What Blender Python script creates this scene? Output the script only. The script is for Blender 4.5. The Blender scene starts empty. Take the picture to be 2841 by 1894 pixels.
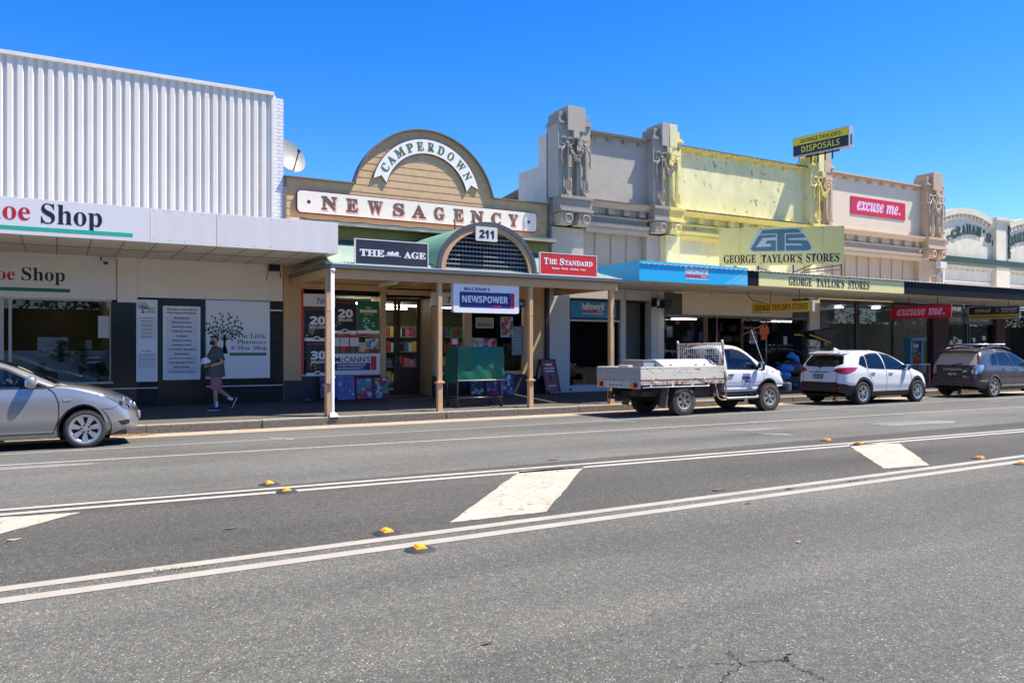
import bpy, bmesh, math, random
import numpy as np
from mathutils import Vector, Matrix
R=math.radians; PI=math.pi
SC=bpy.context.scene; COL=SC.collection
random.seed(7)
# ------------------------------------------------------------------ camera
YAW=R(29.87); CS,SN=math.cos(YAW),math.sin(YAW)
FPX,CXP,HZ,CAMH=2200.0,1420.5,965.0,1.65
cam=bpy.data.cameras.new('camera'); CAM=bpy.data.objects.new('camera',cam); COL.objects.link(CAM)
cam.sensor_width=36; cam.lens=FPX/2841*36; cam.shift_y=(HZ-947)/2841
cam.clip_start=.05; cam.clip_end=2000
CAM.location=(0,0,CAMH); CAM.rotation_euler=(PI/2,0,-YAW); SC.camera=CAM
# ------------------------------------------------------------------ sky, sun, exposure
SUNV=Vector((.50,-.255,1)).normalized()
el=math.asin(SUNV.z); az=math.atan2(SUNV.x,SUNV.y)
W=bpy.data.worlds.new('World'); SC.world=W; W.use_nodes=True
nt=W.node_tree; bg=nt.nodes['Background']
sky=nt.nodes.new('ShaderNodeTexSky'); sky.sky_type='NISHITA'; sky.sun_disc=False
sky.sun_elevation=el; sky.sun_rotation=az; sky.air_density=.9; sky.dust_density=.25; sky.ozone_density=5.5; sky.altitude=200
hs=nt.nodes.new('ShaderNodeHueSaturation'); hs.inputs['Saturation'].default_value=1.34; hs.inputs['Value'].default_value=1.0; hs.inputs['Hue'].default_value=.511
nt.links.new(sky.outputs[0],hs.inputs['Color']); nt.links.new(hs.outputs[0],bg.inputs['Color'])
bg.inputs['Strength'].default_value=.135
sl=bpy.data.lights.new('sun','SUN'); sl.energy=5.0; sl.angle=R(.5); sl.color=(1,.90,.74)
SUN=bpy.data.objects.new('sun',sl); COL.objects.link(SUN); SUN.location=(20,-10,30)
SUN.rotation_euler=SUNV.to_track_quat('Z','Y').to_euler()
vs=SC.view_settings; vs.view_transform='Standard'; vs.look='None'; vs.exposure=.9; vs.gamma=1; vs.use_curve_mapping=False
SC.cycles.max_bounces=8; SC.cycles.transparent_max_bounces=12
# ------------------------------------------------------------------ measuring helpers: photo pixel -> place on a real plane
def PX(u,Y):
    t=(u-CXP)/FPX; return Y*(CS*t+SN)/(CS-SN*t)
def PZ(u,v,Y):
    t=(u-CXP)/FPX; return CAMH-(v-HZ)*(Y/(CS-SN*t))/FPX
def gz(Y):                      # road camber, kerb, footpath
    if Y<9.5: return 0.0
    if Y<17.8: return -.012*(Y-9.5)
    return .066+.047*(Y-17.8)
def PG(u,v):
    t=(u-CXP)/FPX; f=CS-SN*t; Y=12.
    for _ in range(60): Y=f*FPX/(v-HZ)*(CAMH-(0 if Y<9.5 else -.012*(Y-9.5)))
    return (Y*(CS*t+SN)/f, Y)
def PGF(u,v):                   # on the footpath
    t=(u-CXP)/FPX; f=CS-SN*t; k=(v-HZ)/FPX/f
    Y=(CAMH-.066+.047*17.8)/(k+.047); return (Y*(CS*t+SN)/f, Y)
# ------------------------------------------------------------------ materials
MATS={}
def s2l(c):
    return tuple(((x/255)/12.92 if x/255<=.04045 else ((x/255+.055)/1.055)**2.4) for x in c)
def mat(name,col,rough=.55,metal=0,var=0,vs=5,bump=0,bs=60,coat=0,spec=.5,dirt=0,dcol=(.06,.045,.03),dscale=3,dthr=.55,stretch=None,backdark=False,hue=None):
    if name in MATS: return MATS[name]
    m=bpy.data.materials.new(name); m.use_nodes=True; MATS[name]=m
    n=m.node_tree.nodes; l=m.node_tree.links; p=n['Principled BSDF']
    p.inputs['Base Color'].default_value=(*col,1); p.inputs['Roughness'].default_value=rough
    p.inputs['Metallic'].default_value=metal; p.inputs['Specular IOR Level'].default_value=spec
    if coat: p.inputs['Coat Weight'].default_value=coat; p.inputs['Coat Roughness'].default_value=.03
    out=None
    tc=n.new('ShaderNodeTexCoord'); vec=tc.outputs['Object']
    if stretch:
        mp=n.new('ShaderNodeMapping'); mp.inputs['Scale'].default_value=stretch; l.new(vec,mp.inputs[0]); vec=mp.outputs[0]
    if var:
        t=n.new('ShaderNodeTexNoise'); t.inputs['Scale'].default_value=vs; t.inputs['Detail'].default_value=6; t.inputs['Roughness'].default_value=.65; l.new(vec,t.inputs[0])
        r=n.new('ShaderNodeMapRange'); r.inputs[1].default_value=.3; r.inputs[2].default_value=.7; r.inputs[3].default_value=1-var; r.inputs[4].default_value=1+var*.6
        l.new(t.outputs[0],r.inputs[0])
        mx=n.new('ShaderNodeMix'); mx.data_type='RGBA'; mx.blend_type='MULTIPLY'; mx.inputs[0].default_value=1
        mx.inputs[6].default_value=(*col,1); l.new(r.outputs[0],mx.inputs[7]); out=mx.outputs[2]
    if dirt:
        t=n.new('ShaderNodeTexNoise'); t.inputs['Scale'].default_value=dscale; t.inputs['Detail'].default_value=9; t.inputs['Roughness'].default_value=.7; l.new(vec,t.inputs[0])
        r=n.new('ShaderNodeMapRange'); r.inputs[1].default_value=dthr; r.inputs[2].default_value=dthr+.08; r.inputs[3].default_value=0; r.inputs[4].default_value=dirt
        l.new(t.outputs[0],r.inputs[0])
        mx=n.new('ShaderNodeMix'); mx.data_type='RGBA'; l.new(r.outputs[0],mx.inputs[0])
        if out: l.new(out,mx.inputs[6])
        else: mx.inputs[6].default_value=(*col,1)
        mx.inputs[7].default_value=(*dcol,1); out=mx.outputs[2]
    if backdark:
        g=n.new('ShaderNodeNewGeometry'); mx=n.new('ShaderNodeMix'); mx.data_type='RGBA'; l.new(g.outputs['Backfacing'],mx.inputs[0])
        if out: l.new(out,mx.inputs[6])
        else: mx.inputs[6].default_value=(*col,1)
        mx.inputs[7].default_value=(.012,.012,.014,1); out=mx.outputs[2]
    if out: l.new(out,p.inputs['Base Color'])
    if bump:
        t=n.new('ShaderNodeTexNoise'); t.inputs['Scale'].default_value=bs; t.inputs['Detail'].default_value=4; l.new(vec,t.inputs[0])
        b=n.new('ShaderNodeBump'); b.inputs['Strength'].default_value=bump; b.inputs['Distance'].default_value=.01; l.new(t.outputs[0],b.inputs['Height']); l.new(b.outputs[0],p.inputs['Normal'])
    return m
def emis(name,col,s):
    if name in MATS: return MATS[name]
    m=mat(name,col); p=m.node_tree.nodes['Principled BSDF']; p.inputs['Emission Color'].default_value=(*col,1); p.inputs['Emission Strength'].default_value=s
    return m
def glass(name,tint=(.8,.85,.85),ior=1.5,rough=0,dust=0,dcol=(.35,.3,.25)):
    if name in MATS: return MATS[name]
    m=bpy.data.materials.new(name); m.use_nodes=True; MATS[name]=m
    n=m.node_tree.nodes; l=m.node_tree.links; n.remove(n['Principled BSDF']); o=n['Material Output']
    tr=n.new('ShaderNodeBsdfTransparent'); tr.inputs[0].default_value=(*tint,1)
    gl=n.new('ShaderNodeBsdfGlossy'); gl.inputs['Roughness'].default_value=rough; gl.inputs[0].default_value=(.95,.97,1,1)
    fr=n.new('ShaderNodeFresnel'); fr.inputs[0].default_value=ior
    mx=n.new('ShaderNodeMixShader'); l.new(fr.outputs[0],mx.inputs[0]); l.new(tr.outputs[0],mx.inputs[1]); l.new(gl.outputs[0],mx.inputs[2])
    last=mx.outputs[0]
    if dust:
        df=n.new('ShaderNodeBsdfDiffuse'); df.inputs[0].default_value=(*dcol,1)
        m2=n.new('ShaderNodeMixShader'); m2.inputs[0].default_value=dust; l.new(last,m2.inputs[1]); l.new(df.outputs[0],m2.inputs[2]); last=m2.outputs[0]
    l.new(last,o.inputs[0]); return m
def asphalt(name,base,speck,scale=150,warm=(1,1,1),bl=.5):
    m=bpy.data.materials.new(name); m.use_nodes=True; MATS[name]=m
    n=m.node_tree.nodes; l=m.node_tree.links; p=n['Principled BSDF']; p.inputs['Roughness'].default_value=.85; p.inputs['Specular IOR Level'].default_value=.25
    tc=n.new('ShaderNodeTexCoord'); v=tc.outputs['Object']
    vo=n.new('ShaderNodeTexVoronoi'); vo.inputs['Scale'].default_value=scale; l.new(v,vo.inputs[0])
    cr=n.new('ShaderNodeValToRGB'); l.new(vo.outputs['Color'],cr.inputs[0])
    e=cr.color_ramp.elements; e[0].position=.0; e[0].color=(*[b*.45 for b in base],1); e[1].position=1; e[1].color=(*speck,1)
    for pos,k in ((.3,.78),(.62,1.1),(.84,1.6)):
        q=e.new(pos); q.color=(*[b*k for b in base],1)
    n1=n.new('ShaderNodeTexNoise'); n1.inputs['Scale'].default_value=.55; n1.inputs['Detail'].default_value=7; n1.inputs['Roughness'].default_value=.6
    mp=n.new('ShaderNodeMapping'); mp.inputs['Scale'].default_value=(.35,1,1); l.new(v,mp.inputs[0]); l.new(mp.outputs[0],n1.inputs[0])
    r1=n.new('ShaderNodeMapRange'); r1.inputs[1].default_value=.3; r1.inputs[2].default_value=.7; r1.inputs[3].default_value=.8; r1.inputs[4].default_value=1.2; l.new(n1.outputs[0],r1.inputs[0])
    n2=n.new('ShaderNodeTexNoise'); n2.inputs['Scale'].default_value=14; n2.inputs['Detail'].default_value=5; l.new(v,n2.inputs[0])
    r2=n.new('ShaderNodeMapRange'); r2.inputs[1].default_value=.3; r2.inputs[2].default_value=.7; r2.inputs[3].default_value=.86; r2.inputs[4].default_value=1.14; l.new(n2.outputs[0],r2.inputs[0])
    n3=n.new('ShaderNodeTexNoise'); n3.inputs['Scale'].default_value=1; n3.inputs['Detail'].default_value=3; m3=n.new('ShaderNodeMapping'); m3.inputs['Scale'].default_value=(.03,1.1,1); l.new(v,m3.inputs[0]); l.new(m3.outputs[0],n3.inputs[0])
    r3=n.new('ShaderNodeMapRange'); r3.inputs[1].default_value=.35; r3.inputs[2].default_value=.65; r3.inputs[3].default_value=.88; r3.inputs[4].default_value=1.10; l.new(n3.outputs[0],r3.inputs[0])
    n4=n.new('ShaderNodeTexNoise'); n4.inputs['Scale'].default_value=1.3; n4.inputs['Detail'].default_value=8; n4.inputs['Roughness'].default_value=.75; l.new(v,n4.inputs[0])
    r4=n.new('ShaderNodeMapRange'); r4.inputs[1].default_value=.66; r4.inputs[2].default_value=.74; r4.inputs[3].default_value=1; r4.inputs[4].default_value=.72; l.new(n4.outputs[0],r4.inputs[0])
    m4=n.new('ShaderNodeMath'); m4.operation='MULTIPLY'; l.new(r3.outputs[0],m4.inputs[0]); l.new(r4.outputs[0],m4.inputs[1])
    m5=n.new('ShaderNodeMath'); m5.operation='MULTIPLY'; l.new(r1.outputs[0],m5.inputs[0]); l.new(m4.outputs[0],m5.inputs[1]); r1=m5
    mu=n.new('ShaderNodeMath'); mu.operation='MULTIPLY'; l.new(r1.outputs[0],mu.inputs[0]); l.new(r2.outputs[0],mu.inputs[1])
    mx=n.new('ShaderNodeMix'); mx.data_type='RGBA'; mx.blend_type='MULTIPLY'; mx.inputs[0].default_value=1; l.new(cr.outputs[0],mx.inputs[6]); l.new(mu.outputs[0],mx.inputs[7])
    l.new(mx.outputs[2],p.inputs['Base Color'])
    b=n.new('ShaderNodeBump'); b.inputs['Strength'].default_value=bl; b.inputs['Distance'].default_value=.006; l.new(vo.outputs['Color'],b.inputs['Height']); l.new(b.outputs[0],p.inputs['Normal'])
    return m
def worn(name,col,under,thr=.6,scale=9,stretch=(1,1,1),soft=.06,cracks=0):
    """paint over another surface: chips show the surface below"""
    m=bpy.data.materials.new(name); m.use_nodes=True; MATS[name]=m
    n=m.node_tree.nodes; l=m.node_tree.links; p=n['Principled BSDF']; p.inputs['Roughness'].default_value=.7; p.inputs['Specular IOR Level'].default_value=.3
    tc=n.new('ShaderNodeTexCoord'); mp=n.new('ShaderNodeMapping'); mp.inputs['Scale'].default_value=stretch; l.new(tc.outputs['Object'],mp.inputs[0])
    t=n.new('ShaderNodeTexNoise'); t.inputs['Scale'].default_value=scale; t.inputs['Detail'].default_value=10; t.inputs['Roughness'].default_value=.72; l.new(mp.outputs[0],t.inputs[0])
    r=n.new('ShaderNodeMapRange'); r.inputs[1].default_value=thr; r.inputs[2].default_value=thr+soft; l.new(t.outputs[0],r.inputs[0]); fac=r.outputs[0]
    if cracks:
        vo=n.new('ShaderNodeTexVoronoi'); vo.feature='DISTANCE_TO_EDGE'; vo.inputs['Scale'].default_value=cracks; 
        t3=n.new('ShaderNodeTexNoise'); t3.inputs['Scale'].default_value=3; l.new(mp.outputs[0],t3.inputs[0])
        mm=n.new('ShaderNodeMix'); mm.data_type='RGBA'; mm.inputs[0].default_value=.25; l.new(mp.outputs[0],mm.inputs[6]); l.new(t3.outputs['Color'],mm.inputs[7]); l.new(mm.outputs[2],vo.inputs[0])
        r3=n.new('ShaderNodeMapRange'); r3.inputs[1].default_value=.008; r3.inputs[2].default_value=.018; r3.inputs[3].default_value=.65; r3.inputs[4].default_value=0; l.new(vo.outputs[0],r3.inputs[0])
        ma=n.new('ShaderNodeMath'); ma.operation='MAXIMUM'; l.new(fac,ma.inputs[0]); l.new(r3.outputs[0],ma.inputs[1]); fac=ma.outputs[0]
    t2=n.new('ShaderNodeTexNoise'); t2.inputs['Scale'].default_value=2.2; t2.inputs['Detail'].default_value=6; l.new(mp.outputs[0],t2.inputs[0])
    r2=n.new('ShaderNodeMapRange'); r2.inputs[1].default_value=.3; r2.inputs[2].default_value=.7; r2.inputs[3].default_value=.88; r2.inputs[4].default_value=1.08; l.new(t2.outputs[0],r2.inputs[0])
    c=n.new('ShaderNodeMix'); c.data_type='RGBA'; c.blend_type='MULTIPLY'; c.inputs[0].default_value=1; c.inputs[6].default_value=(*col,1); l.new(r2.outputs[0],c.inputs[7])
    mx=n.new('ShaderNodeMix'); mx.data_type='RGBA'; l.new(fac,mx.inputs[0]); l.new(c.outputs[2],mx.inputs[6]); mx.inputs[7].default_value=(*under,1)
    l.new(mx.outputs[2],p.inputs['Base Color'])
    b=n.new('ShaderNodeBump'); b.inputs['Strength'].default_value=.35; b.inputs['Distance'].default_value=.004; b.invert=True; l.new(fac,b.inputs['Height']); l.new(b.outputs[0],p.inputs['Normal'])
    return m
def brick(name,c1,c2,mortar,w=.23,h=.086,mort=.01,plane='XZ'):
    m=bpy.data.materials.new(name); m.use_nodes=True; MATS[name]=m
    n=m.node_tree.nodes; l=m.node_tree.links; p=n['Principled BSDF']; p.inputs['Roughness'].default_value=.85
    tc=n.new('ShaderNodeTexCoord'); sx=n.new('ShaderNodeSeparateXYZ'); l.new(tc.outputs['Object'],sx.inputs[0])
    ad=n.new('ShaderNodeMath'); l.new(sx.outputs[0],ad.inputs[0]); l.new(sx.outputs[1],ad.inputs[1])
    cb=n.new('ShaderNodeCombineXYZ'); l.new(ad.outputs[0],cb.inputs[0]); l.new(sx.outputs[2],cb.inputs[1])
    b=n.new('ShaderNodeTexBrick'); b.inputs['Scale'].default_value=1; b.inputs['Brick Width'].default_value=w; b.inputs['Row Height'].default_value=h; b.inputs['Mortar Size'].default_value=mort
    b.inputs['Color1'].default_value=(*c1,1); b.inputs['Color2'].default_value=(*c2,1); b.inputs['Mortar'].default_value=(*mortar,1); l.new(cb.outputs[0],b.inputs[0])
    l.new(b.outputs['Color'],p.inputs['Base Color'])
    bu=n.new('ShaderNodeBump'); bu.invert=True; bu.inputs['Strength'].default_value=.7; bu.inputs['Distance'].default_value=.01; l.new(b.outputs['Fac'],bu.inputs['Height']); l.new(bu.outputs[0],p.inputs['Normal'])
    return m
# ------------------------------------------------------------------ objects
def wl(o):
    v=Vector((0,0,0))
    while o is not None: v+=Vector(o.location); o=o.parent
    return v
def tag(o,label,cat,group=None):
    o['label']=label; o['category']=cat
    if group: o['group']=group
    return o
def T(name,label,cat,loc=(0,0,0),group=None):
    o=bpy.data.objects.new(name,None); o.empty_display_size=.2; COL.objects.link(o); o.location=loc
    return tag(o,label,cat,group)
class Fr:
    """a drawing frame on a plane: origin, right, up, outward normal"""
    def __init__(s,O,Rv=(1,0,0),U=(0,0,1),w=1,h=1):
        s.O=Vector(O); s.R=Vector(Rv).normalized(); s.U=Vector(U).normalized(); s.N=s.R.cross(s.U); s.w=w; s.h=h
    def p(s,a,b,n=0): return s.O+s.R*a+s.U*b+s.N*n
    def sub(s,a,b,w,h,n=0): return Fr(s.p(a,b,n),s.R,s.U,w,h)
def FP(u0,u1,v0,v1,Y):
    """frame on a facade-parallel plane Y from pixels: left u0, right u1, top v0 and bottom v1 read at u0"""
    x0,x1=PX(u0,Y),PX(u1,Y); z1,z0=PZ(u0,v0,Y),PZ(u0,v1,Y)
    return Fr((x0,Y,z0),w=x1-x0,h=z1-z0)
SERIF=(0x1D400,0x1D41A,0x1D7CE); SANSB=(0x1D5D4,0x1D5EE,0x1D7EC); SCRIPT=(0x1D4D0,0x1D4EA,0); SANSI=(0x1D63C,0x1D656,0); SERIFI=(0x1D468,0x1D482,0)
def mapt(s,st):
    if st is None: return s
    A,a,d=st; r=''
    for ch in s:
        if 'A'<=ch<='Z': r+=chr(A+ord(ch)-65)
        elif 'a'<=ch<='z': r+=chr(a+ord(ch)-97)
        elif ch.isdigit() and d: r+=chr(d+ord(ch)-48)
        else: r+=ch
    return r
_tc={}
def glyphs(s,st,off):
    k=(s,st,off)
    if k in _tc: return _tc[k]
    cu=bpy.data.curves.new('t','FONT'); cu.body=mapt(s,st); cu.resolution_u=3; cu.offset=off
    o=bpy.data.objects.new('t',cu); m=o.to_mesh()
    V=np.array([v.co[:2] for v in m.vertices]) if len(m.vertices) else np.zeros((1,2)); F=[tuple(p.vertices) for p in m.polygons]
    o.to_mesh_clear(); bpy.data.objects.remove(o); bpy.data.curves.remove(cu)
    _tc[k]=(V,F); return V,F
class MB:
    def __init__(s): s.v=[]; s.f=[]; s.m=[]; s.sm=[]; s.c=0; s.smooth=False
    def face(s,pts,c=None):
        i=len(s.v); s.v+= [Vector(p) for p in pts]; s.f.append(tuple(range(i,i+len(pts)))); s.m.append(s.c if c is None else c); s.sm.append(s.smooth)
    def raw(s,V,F,c=None,smooth=None):
        i=len(s.v); s.v+=[Vector(p) for p in V]
        for f in F: s.f.append(tuple(i+k for k in f)); s.m.append(s.c if c is None else c); s.sm.append(s.smooth if smooth is None else smooth)
    def box(s,x0,x1,y0,y1,z0,z1,c=None):
        if x0>x1:x0,x1=x1,x0
        if y0>y1:y0,y1=y1,y0
        if z0>z1:z0,z1=z1,z0
        V=[(x,y,z) for z in (z0,z1) for y in (y0,y1) for x in (x0,x1)]
        s.raw(V,[(0,2,3,1),(4,5,7,6),(0,1,5,4),(2,6,7,3),(0,4,6,2),(1,3,7,5)],c,False)
    def fbox(s,fr,a0,a1,b0,b1,n0,n1,c=None):
        V=[fr.p(a,b,n) for b in (b0,b1) for n in (n0,n1) for a in (a0,a1)]
        s.raw(V,[(0,1,3,2),(4,6,7,5),(0,4,5,1),(2,3,7,6),(0,2,6,4),(1,5,7,3)],c,False)
    def fprism(s,fr,pts,n0,n1,c=None):
        k=len(pts); V=[fr.p(a,b,n0) for a,b in pts]+[fr.p(a,b,n1) for a,b in pts]
        s.raw(V,[tuple(range(k)),tuple(range(2*k-1,k-1,-1))]+[(i,i+k,(i+1)%k+k,(i+1)%k) for i in range(k)],c,False)
    def prismx(s,pts,x0,x1,c=None):      # pts (y,z)
        k=len(pts); V=[(x0,y,z) for y,z in pts]+[(x1,y,z) for y,z in pts]
        s.raw(V,[tuple(range(k)),tuple(range(2*k-1,k-1,-1))]+[(i,i+k,(i+1)%k+k,(i+1)%k) for i in range(k)],c,False)
    def prismy(s,pts,y0,y1,c=None):      # pts (x,z)
        k=len(pts); V=[(x,y0,z) for x,z in pts]+[(x,y1,z) for x,z in pts]
        s.raw(V,[tuple(range(k)),tuple(range(2*k-1,k-1,-1))]+[(i,i+k,(i+1)%k+k,(i+1)%k) for i in range(k)],c,False)
    def tube(s,pts,r,n=8,c=None,cap=True,smooth=True,flat=1):
        pts=[Vector(p) for p in pts]; K=len(pts); rr=r if isinstance(r,(list,tuple)) else [r]*K
        V=[]; prev=None
        for i,p in enumerate(pts):
            d=(pts[min(i+1,K-1)]-pts[max(i-1,0)]).normalized()
            if prev is None: a=d.orthogonal().normalized()
            else:
                a=prev-d*prev.dot(d); a=a.normalized() if a.length>1e-6 else d.orthogonal().normalized()
            prev=a; b=d.cross(a)
            for k in range(n):
                th=2*PI*k/n; V.append(p+a*math.cos(th)*rr[i]+b*math.sin(th)*rr[i]*flat)
        F=[(i*n+k,i*n+(k+1)%n,(i+1)*n+(k+1)%n,(i+1)*n+k) for i in range(K-1) for k in range(n)]
        s.raw(V,F,c,smooth)
        if cap:
            i=len(s.v)-len(V); s.f+= [tuple(range(i+n-1,i-1,-1)),tuple(range(i+(K-1)*n,i+K*n))]; s.m+=[s.c if c is None else c]*2; s.sm+=[False]*2
    def lathe(s,prof,O=(0,0,0),axis='y',n=24,c=None,smooth=True,close=False):
        O=Vector(O); V=[]
        for r,h in prof:
            for k in range(n):
                a=2*PI*k/n; ca,sa=r*math.cos(a),r*math.sin(a)
                V.append(O+(Vector((ca,h,sa)) if axis=='y' else Vector((ca,sa,h)) if axis=='z' else Vector((h,ca,sa))))
        K=len(prof); F=[(i*n+k,i*n+(k+1)%n,(i+1)*n+(k+1)%n,(i+1)*n+k) for i in range(K-1) for k in range(n)]
        if prof[0][0]>1e-5 and close: F.append(tuple(range(n)))
        if prof[-1][0]>1e-5 and close: F.append(tuple(range((K-1)*n,K*n)))
        s.raw(V,F,c,smooth)
    def ell(s,O,r,nu=12,nv=8,c=None,M=None,smooth=True,pw=1):
        O=Vector(O); V=[]
        def sp(x): return math.copysign(abs(x)**pw,x)
        for j in range(nv+1):
            b=-PI/2+PI*j/nv
            for i in range(nu):
                a=2*PI*i/nu; q=Vector((r[0]*sp(math.cos(b))*sp(math.cos(a)),r[1]*sp(math.cos(b))*sp(math.sin(a)),r[2]*sp(math.sin(b))))
                V.append(O+(M@q if M else q))
        s.raw(V,[(j*nu+i,j*nu+(i+1)%nu,(j+1)*nu+(i+1)%nu,(j+1)*nu+i) for j in range(nv) for i in range(nu)],c,smooth)
    def text(s,txt,fr,ca,cb,w=None,h=None,st=None,off=0,n=.004,c=None,depth=0,shear=0):
        """centre (ca,cb) in frame, fitted to width w and/or height h"""
        V,F=glyphs(txt,st,off); lo,hi=V.min(0),V.max(0); sx=sz=1
        if w and h: sx=w/(hi[0]-lo[0]); sz=h/(hi[1]-lo[1])
        elif w: sx=sz=w/(hi[0]-lo[0])
        elif h: sx=sz=h/(hi[1]-lo[1])
        mid=(lo+hi)/2; P=[fr.p(ca+(x-mid[0])*sx+shear*(y-mid[1])*sz,cb+(y-mid[1])*sz,n) for x,y in V]
        s.raw(P,F,c,False)
        if depth:
            s.raw([p-fr.N*depth for p in P],[f[::-1] for f in F],c,False)
            ed={}
            for f in F:
                for a,b in zip(f,f[1:]+f[:1]):
                    k=(min(a,b),max(a,b)); ed[k]=None if k in ed else (a,b)
            for e in ed.values():
                if e: s.face([P[e[0]],P[e[1]],P[e[1]]-fr.N*depth,P[e[0]]-fr.N*depth],c)
    def rect(s,fr,a0,a1,b0,b1,n=.004,c=None): s.face([fr.p(a0,b0,n),fr.p(a1,b0,n),fr.p(a1,b1,n),fr.p(a0,b1,n)],c)
    def poly(s,fr,pts,n=.004,c=None): s.face([fr.p(a,b,n) for a,b in pts],c)
    def stroke(s,fr,pts,w,n=.004,c=None):
        for (a,b),(d,e) in zip(pts,pts[1:]):
            t=Vector((d-a,e-b)); 
            if t.length<1e-6: continue
            t.normalize(); q=Vector((-t.y,t.x))*w/2; t=t*w*.3
            s.face([fr.p(a-q.x-t.x,b-q.y-t.y,n),fr.p(d-q.x+t.x,e-q.y+t.y,n),fr.p(d+q.x+t.x,e+q.y+t.y,n),fr.p(a+q.x-t.x,b+q.y-t.y,n)],c)
    def build(s,name,mats,parent=None,bevel=0,recalc=True,auto=None,local=False):
        me=bpy.data.meshes.new(name); o=bpy.data.objects.new(name,me); COL.objects.link(o)
        if parent is not None: o.parent=parent
        off=Vector((0,0,0))
        if not local:
            if parent is not None: off=wl(parent)
            else:
                a=np.array([p[:] for p in s.v]); off=Vector(((a[:,0].min()+a[:,0].max())/2,(a[:,1].min()+a[:,1].max())/2,a[:,2].min())); o.location=off
        me.from_pydata([(p-off)[:] for p in s.v],[],s.f)
        if not isinstance(mats,(list,tuple)): mats=[mats]
        for m in mats: me.materials.append(m)
        me.polygons.foreach_set('material_index',s.m); me.polygons.foreach_set('use_smooth',s.sm)
        if recalc:
            b=bmesh.new(); b.from_mesh(me); bmesh.ops.remove_doubles(b,verts=b.verts,dist=1e-5); bmesh.ops.recalc_face_normals(b,faces=b.faces); b.to_mesh(me); b.free()
        if auto: me.set_sharp_from_angle(angle=R(auto))
        if bevel:
            md=o.modifiers.new('bevel','BEVEL'); md.width=bevel; md.segments=2; md.limit_method='ANGLE'; md.angle_limit=R(40)
        me.update(); return o
def arc(cx,cz,r,a0,a1,n): return [(cx+r*math.cos(R(a0+(a1-a0)*i/n)),cz+r*math.sin(R(a0+(a1-a0)*i/n))) for i in range(n+1)]
def rrect(w,h,r,n=4):
    P=[]
    for cx,cz,a in ((w-r,h-r,0),(r,h-r,90),(r,r,180),(w-r,r,270)): P+=arc(cx,cz,r,a,a+90,n)
    return P
def struct(o,label,cat): tag(o,label,cat); o['kind']='structure'; return o
# common colours
WHITE=mat('white_paint',(.8,.8,.8),.4); OFFW=mat('off_white',(.62,.61,.58),.5,var=.08); BLACK=mat('black_paint',(.012,.012,.013),.4); DGREY=mat('dark_grey',(.05,.05,.052),.5)
NAVY=mat('navy_print',(.015,.025,.16),.4); RED=mat('red_print',(.55,.02,.03),.4); GREENP=mat('green_print',(.01,.16,.06),.4); STEEL=mat('bare_steel',(.45,.45,.46),.35,.9); ALU=mat('aluminium',(.62,.63,.64),.35,.8)
CREAMP=mat('cream_print',(.85,.8,.66),.5); YELP=mat('yellow_print',(.75,.55,.02),.45); CHROME=mat('chrome',(.8,.8,.82),.12,1.0); GREYP=mat('grey_print',(.35,.36,.38),.5)
TAN=mat('tan_paint',(.57,.36,.18),.55,var=.1,vs=3); TAND=mat('tan_board',(.55,.365,.195),.6,var=.14,vs=4,bump=.15,bs=25,dirt=.35,dcol=(.55,.46,.33),dscale=9,dthr=.64)
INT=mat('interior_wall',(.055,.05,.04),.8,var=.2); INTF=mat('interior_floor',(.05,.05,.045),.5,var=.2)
SGL=glass('shop_glass',(.78,.84,.82))
LAMPW=emis('lit_tube',(1,.97,.9),12)
# ------------------------------------------------------------------ ground
A_NEAR=asphalt('asphalt_near',(.108,.107,.094),(.50,.49,.45),125); A_MED=asphalt('asphalt_median',(.080,.078,.069),(.46,.45,.41),130)
A_FAR=asphalt('asphalt_far',(.124,.124,.111),(.42,.415,.38),135,bl=.4); A_PARK=asphalt('asphalt_parking',(.117,.117,.108),(.29,.28,.26),140,bl=.3)
X0,X1=-45.,150.
def strip(name,y0,y1,m,label,cat,dz=0,ny=1):
    b=MB(); n=60
    for j in range(ny):
        a,c=y0+(y1-y0)*j/ny,y0+(y1-y0)*(j+1)/ny
        for i in range(n):
            xa,xb=X0+(X1-X0)*i/n,X0+(X1-X0)*(i+1)/n
            b.face([(xa,a,gz(a)+dz),(xb,a,gz(a)+dz),(xb,c,gz(c-1e-6)+dz),(xa,c,gz(c-1e-6)+dz)])
    return struct(b.build(name,m),label,cat)
strip('near_lane',-9,6.55,A_NEAR,'coarse grey asphalt traffic lane in the foreground','road')
strip('median_strip',6.55,9.68,A_MED,'darker asphalt median between the two pairs of white lines','road')
strip('far_lane',9.68,13.15,A_FAR,'pale grey asphalt traffic lane beyond the median','road',ny=2)
strip('parking_lane',13.15,16.85,A_PARK,'smooth grey asphalt parking lane beside the gutter','road',ny=2)
GUT=mat('gutter_concrete',(.40,.335,.265),.85,var=.25,vs=7,bump=.5,bs=50,dirt=.5,dcol=(.2,.15,.1),dscale=5,dthr=.6)
b=MB()
for i in range(89):
    xa=X0+i*2.2; xb=xa+2.192
    b.face([(xa,16.85,gz(16.85)+.004),(xb,16.85,gz(16.85)+.004),(xb,17.79,gz(17.79)-.012),(xa,17.79,gz(17.79)-.012)])
    b.face([(xb,16.85,gz(16.85)),(xb+.008,16.85,gz(16.85)),(xb+.008,17.79,gz(17.79)-.02),(xb,17.79,gz(17.79)-.02)],1)
struct(b.build('gutter',[GUT,DGREY]),'pale pinkish concrete gutter along the kerb','gutter')
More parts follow.
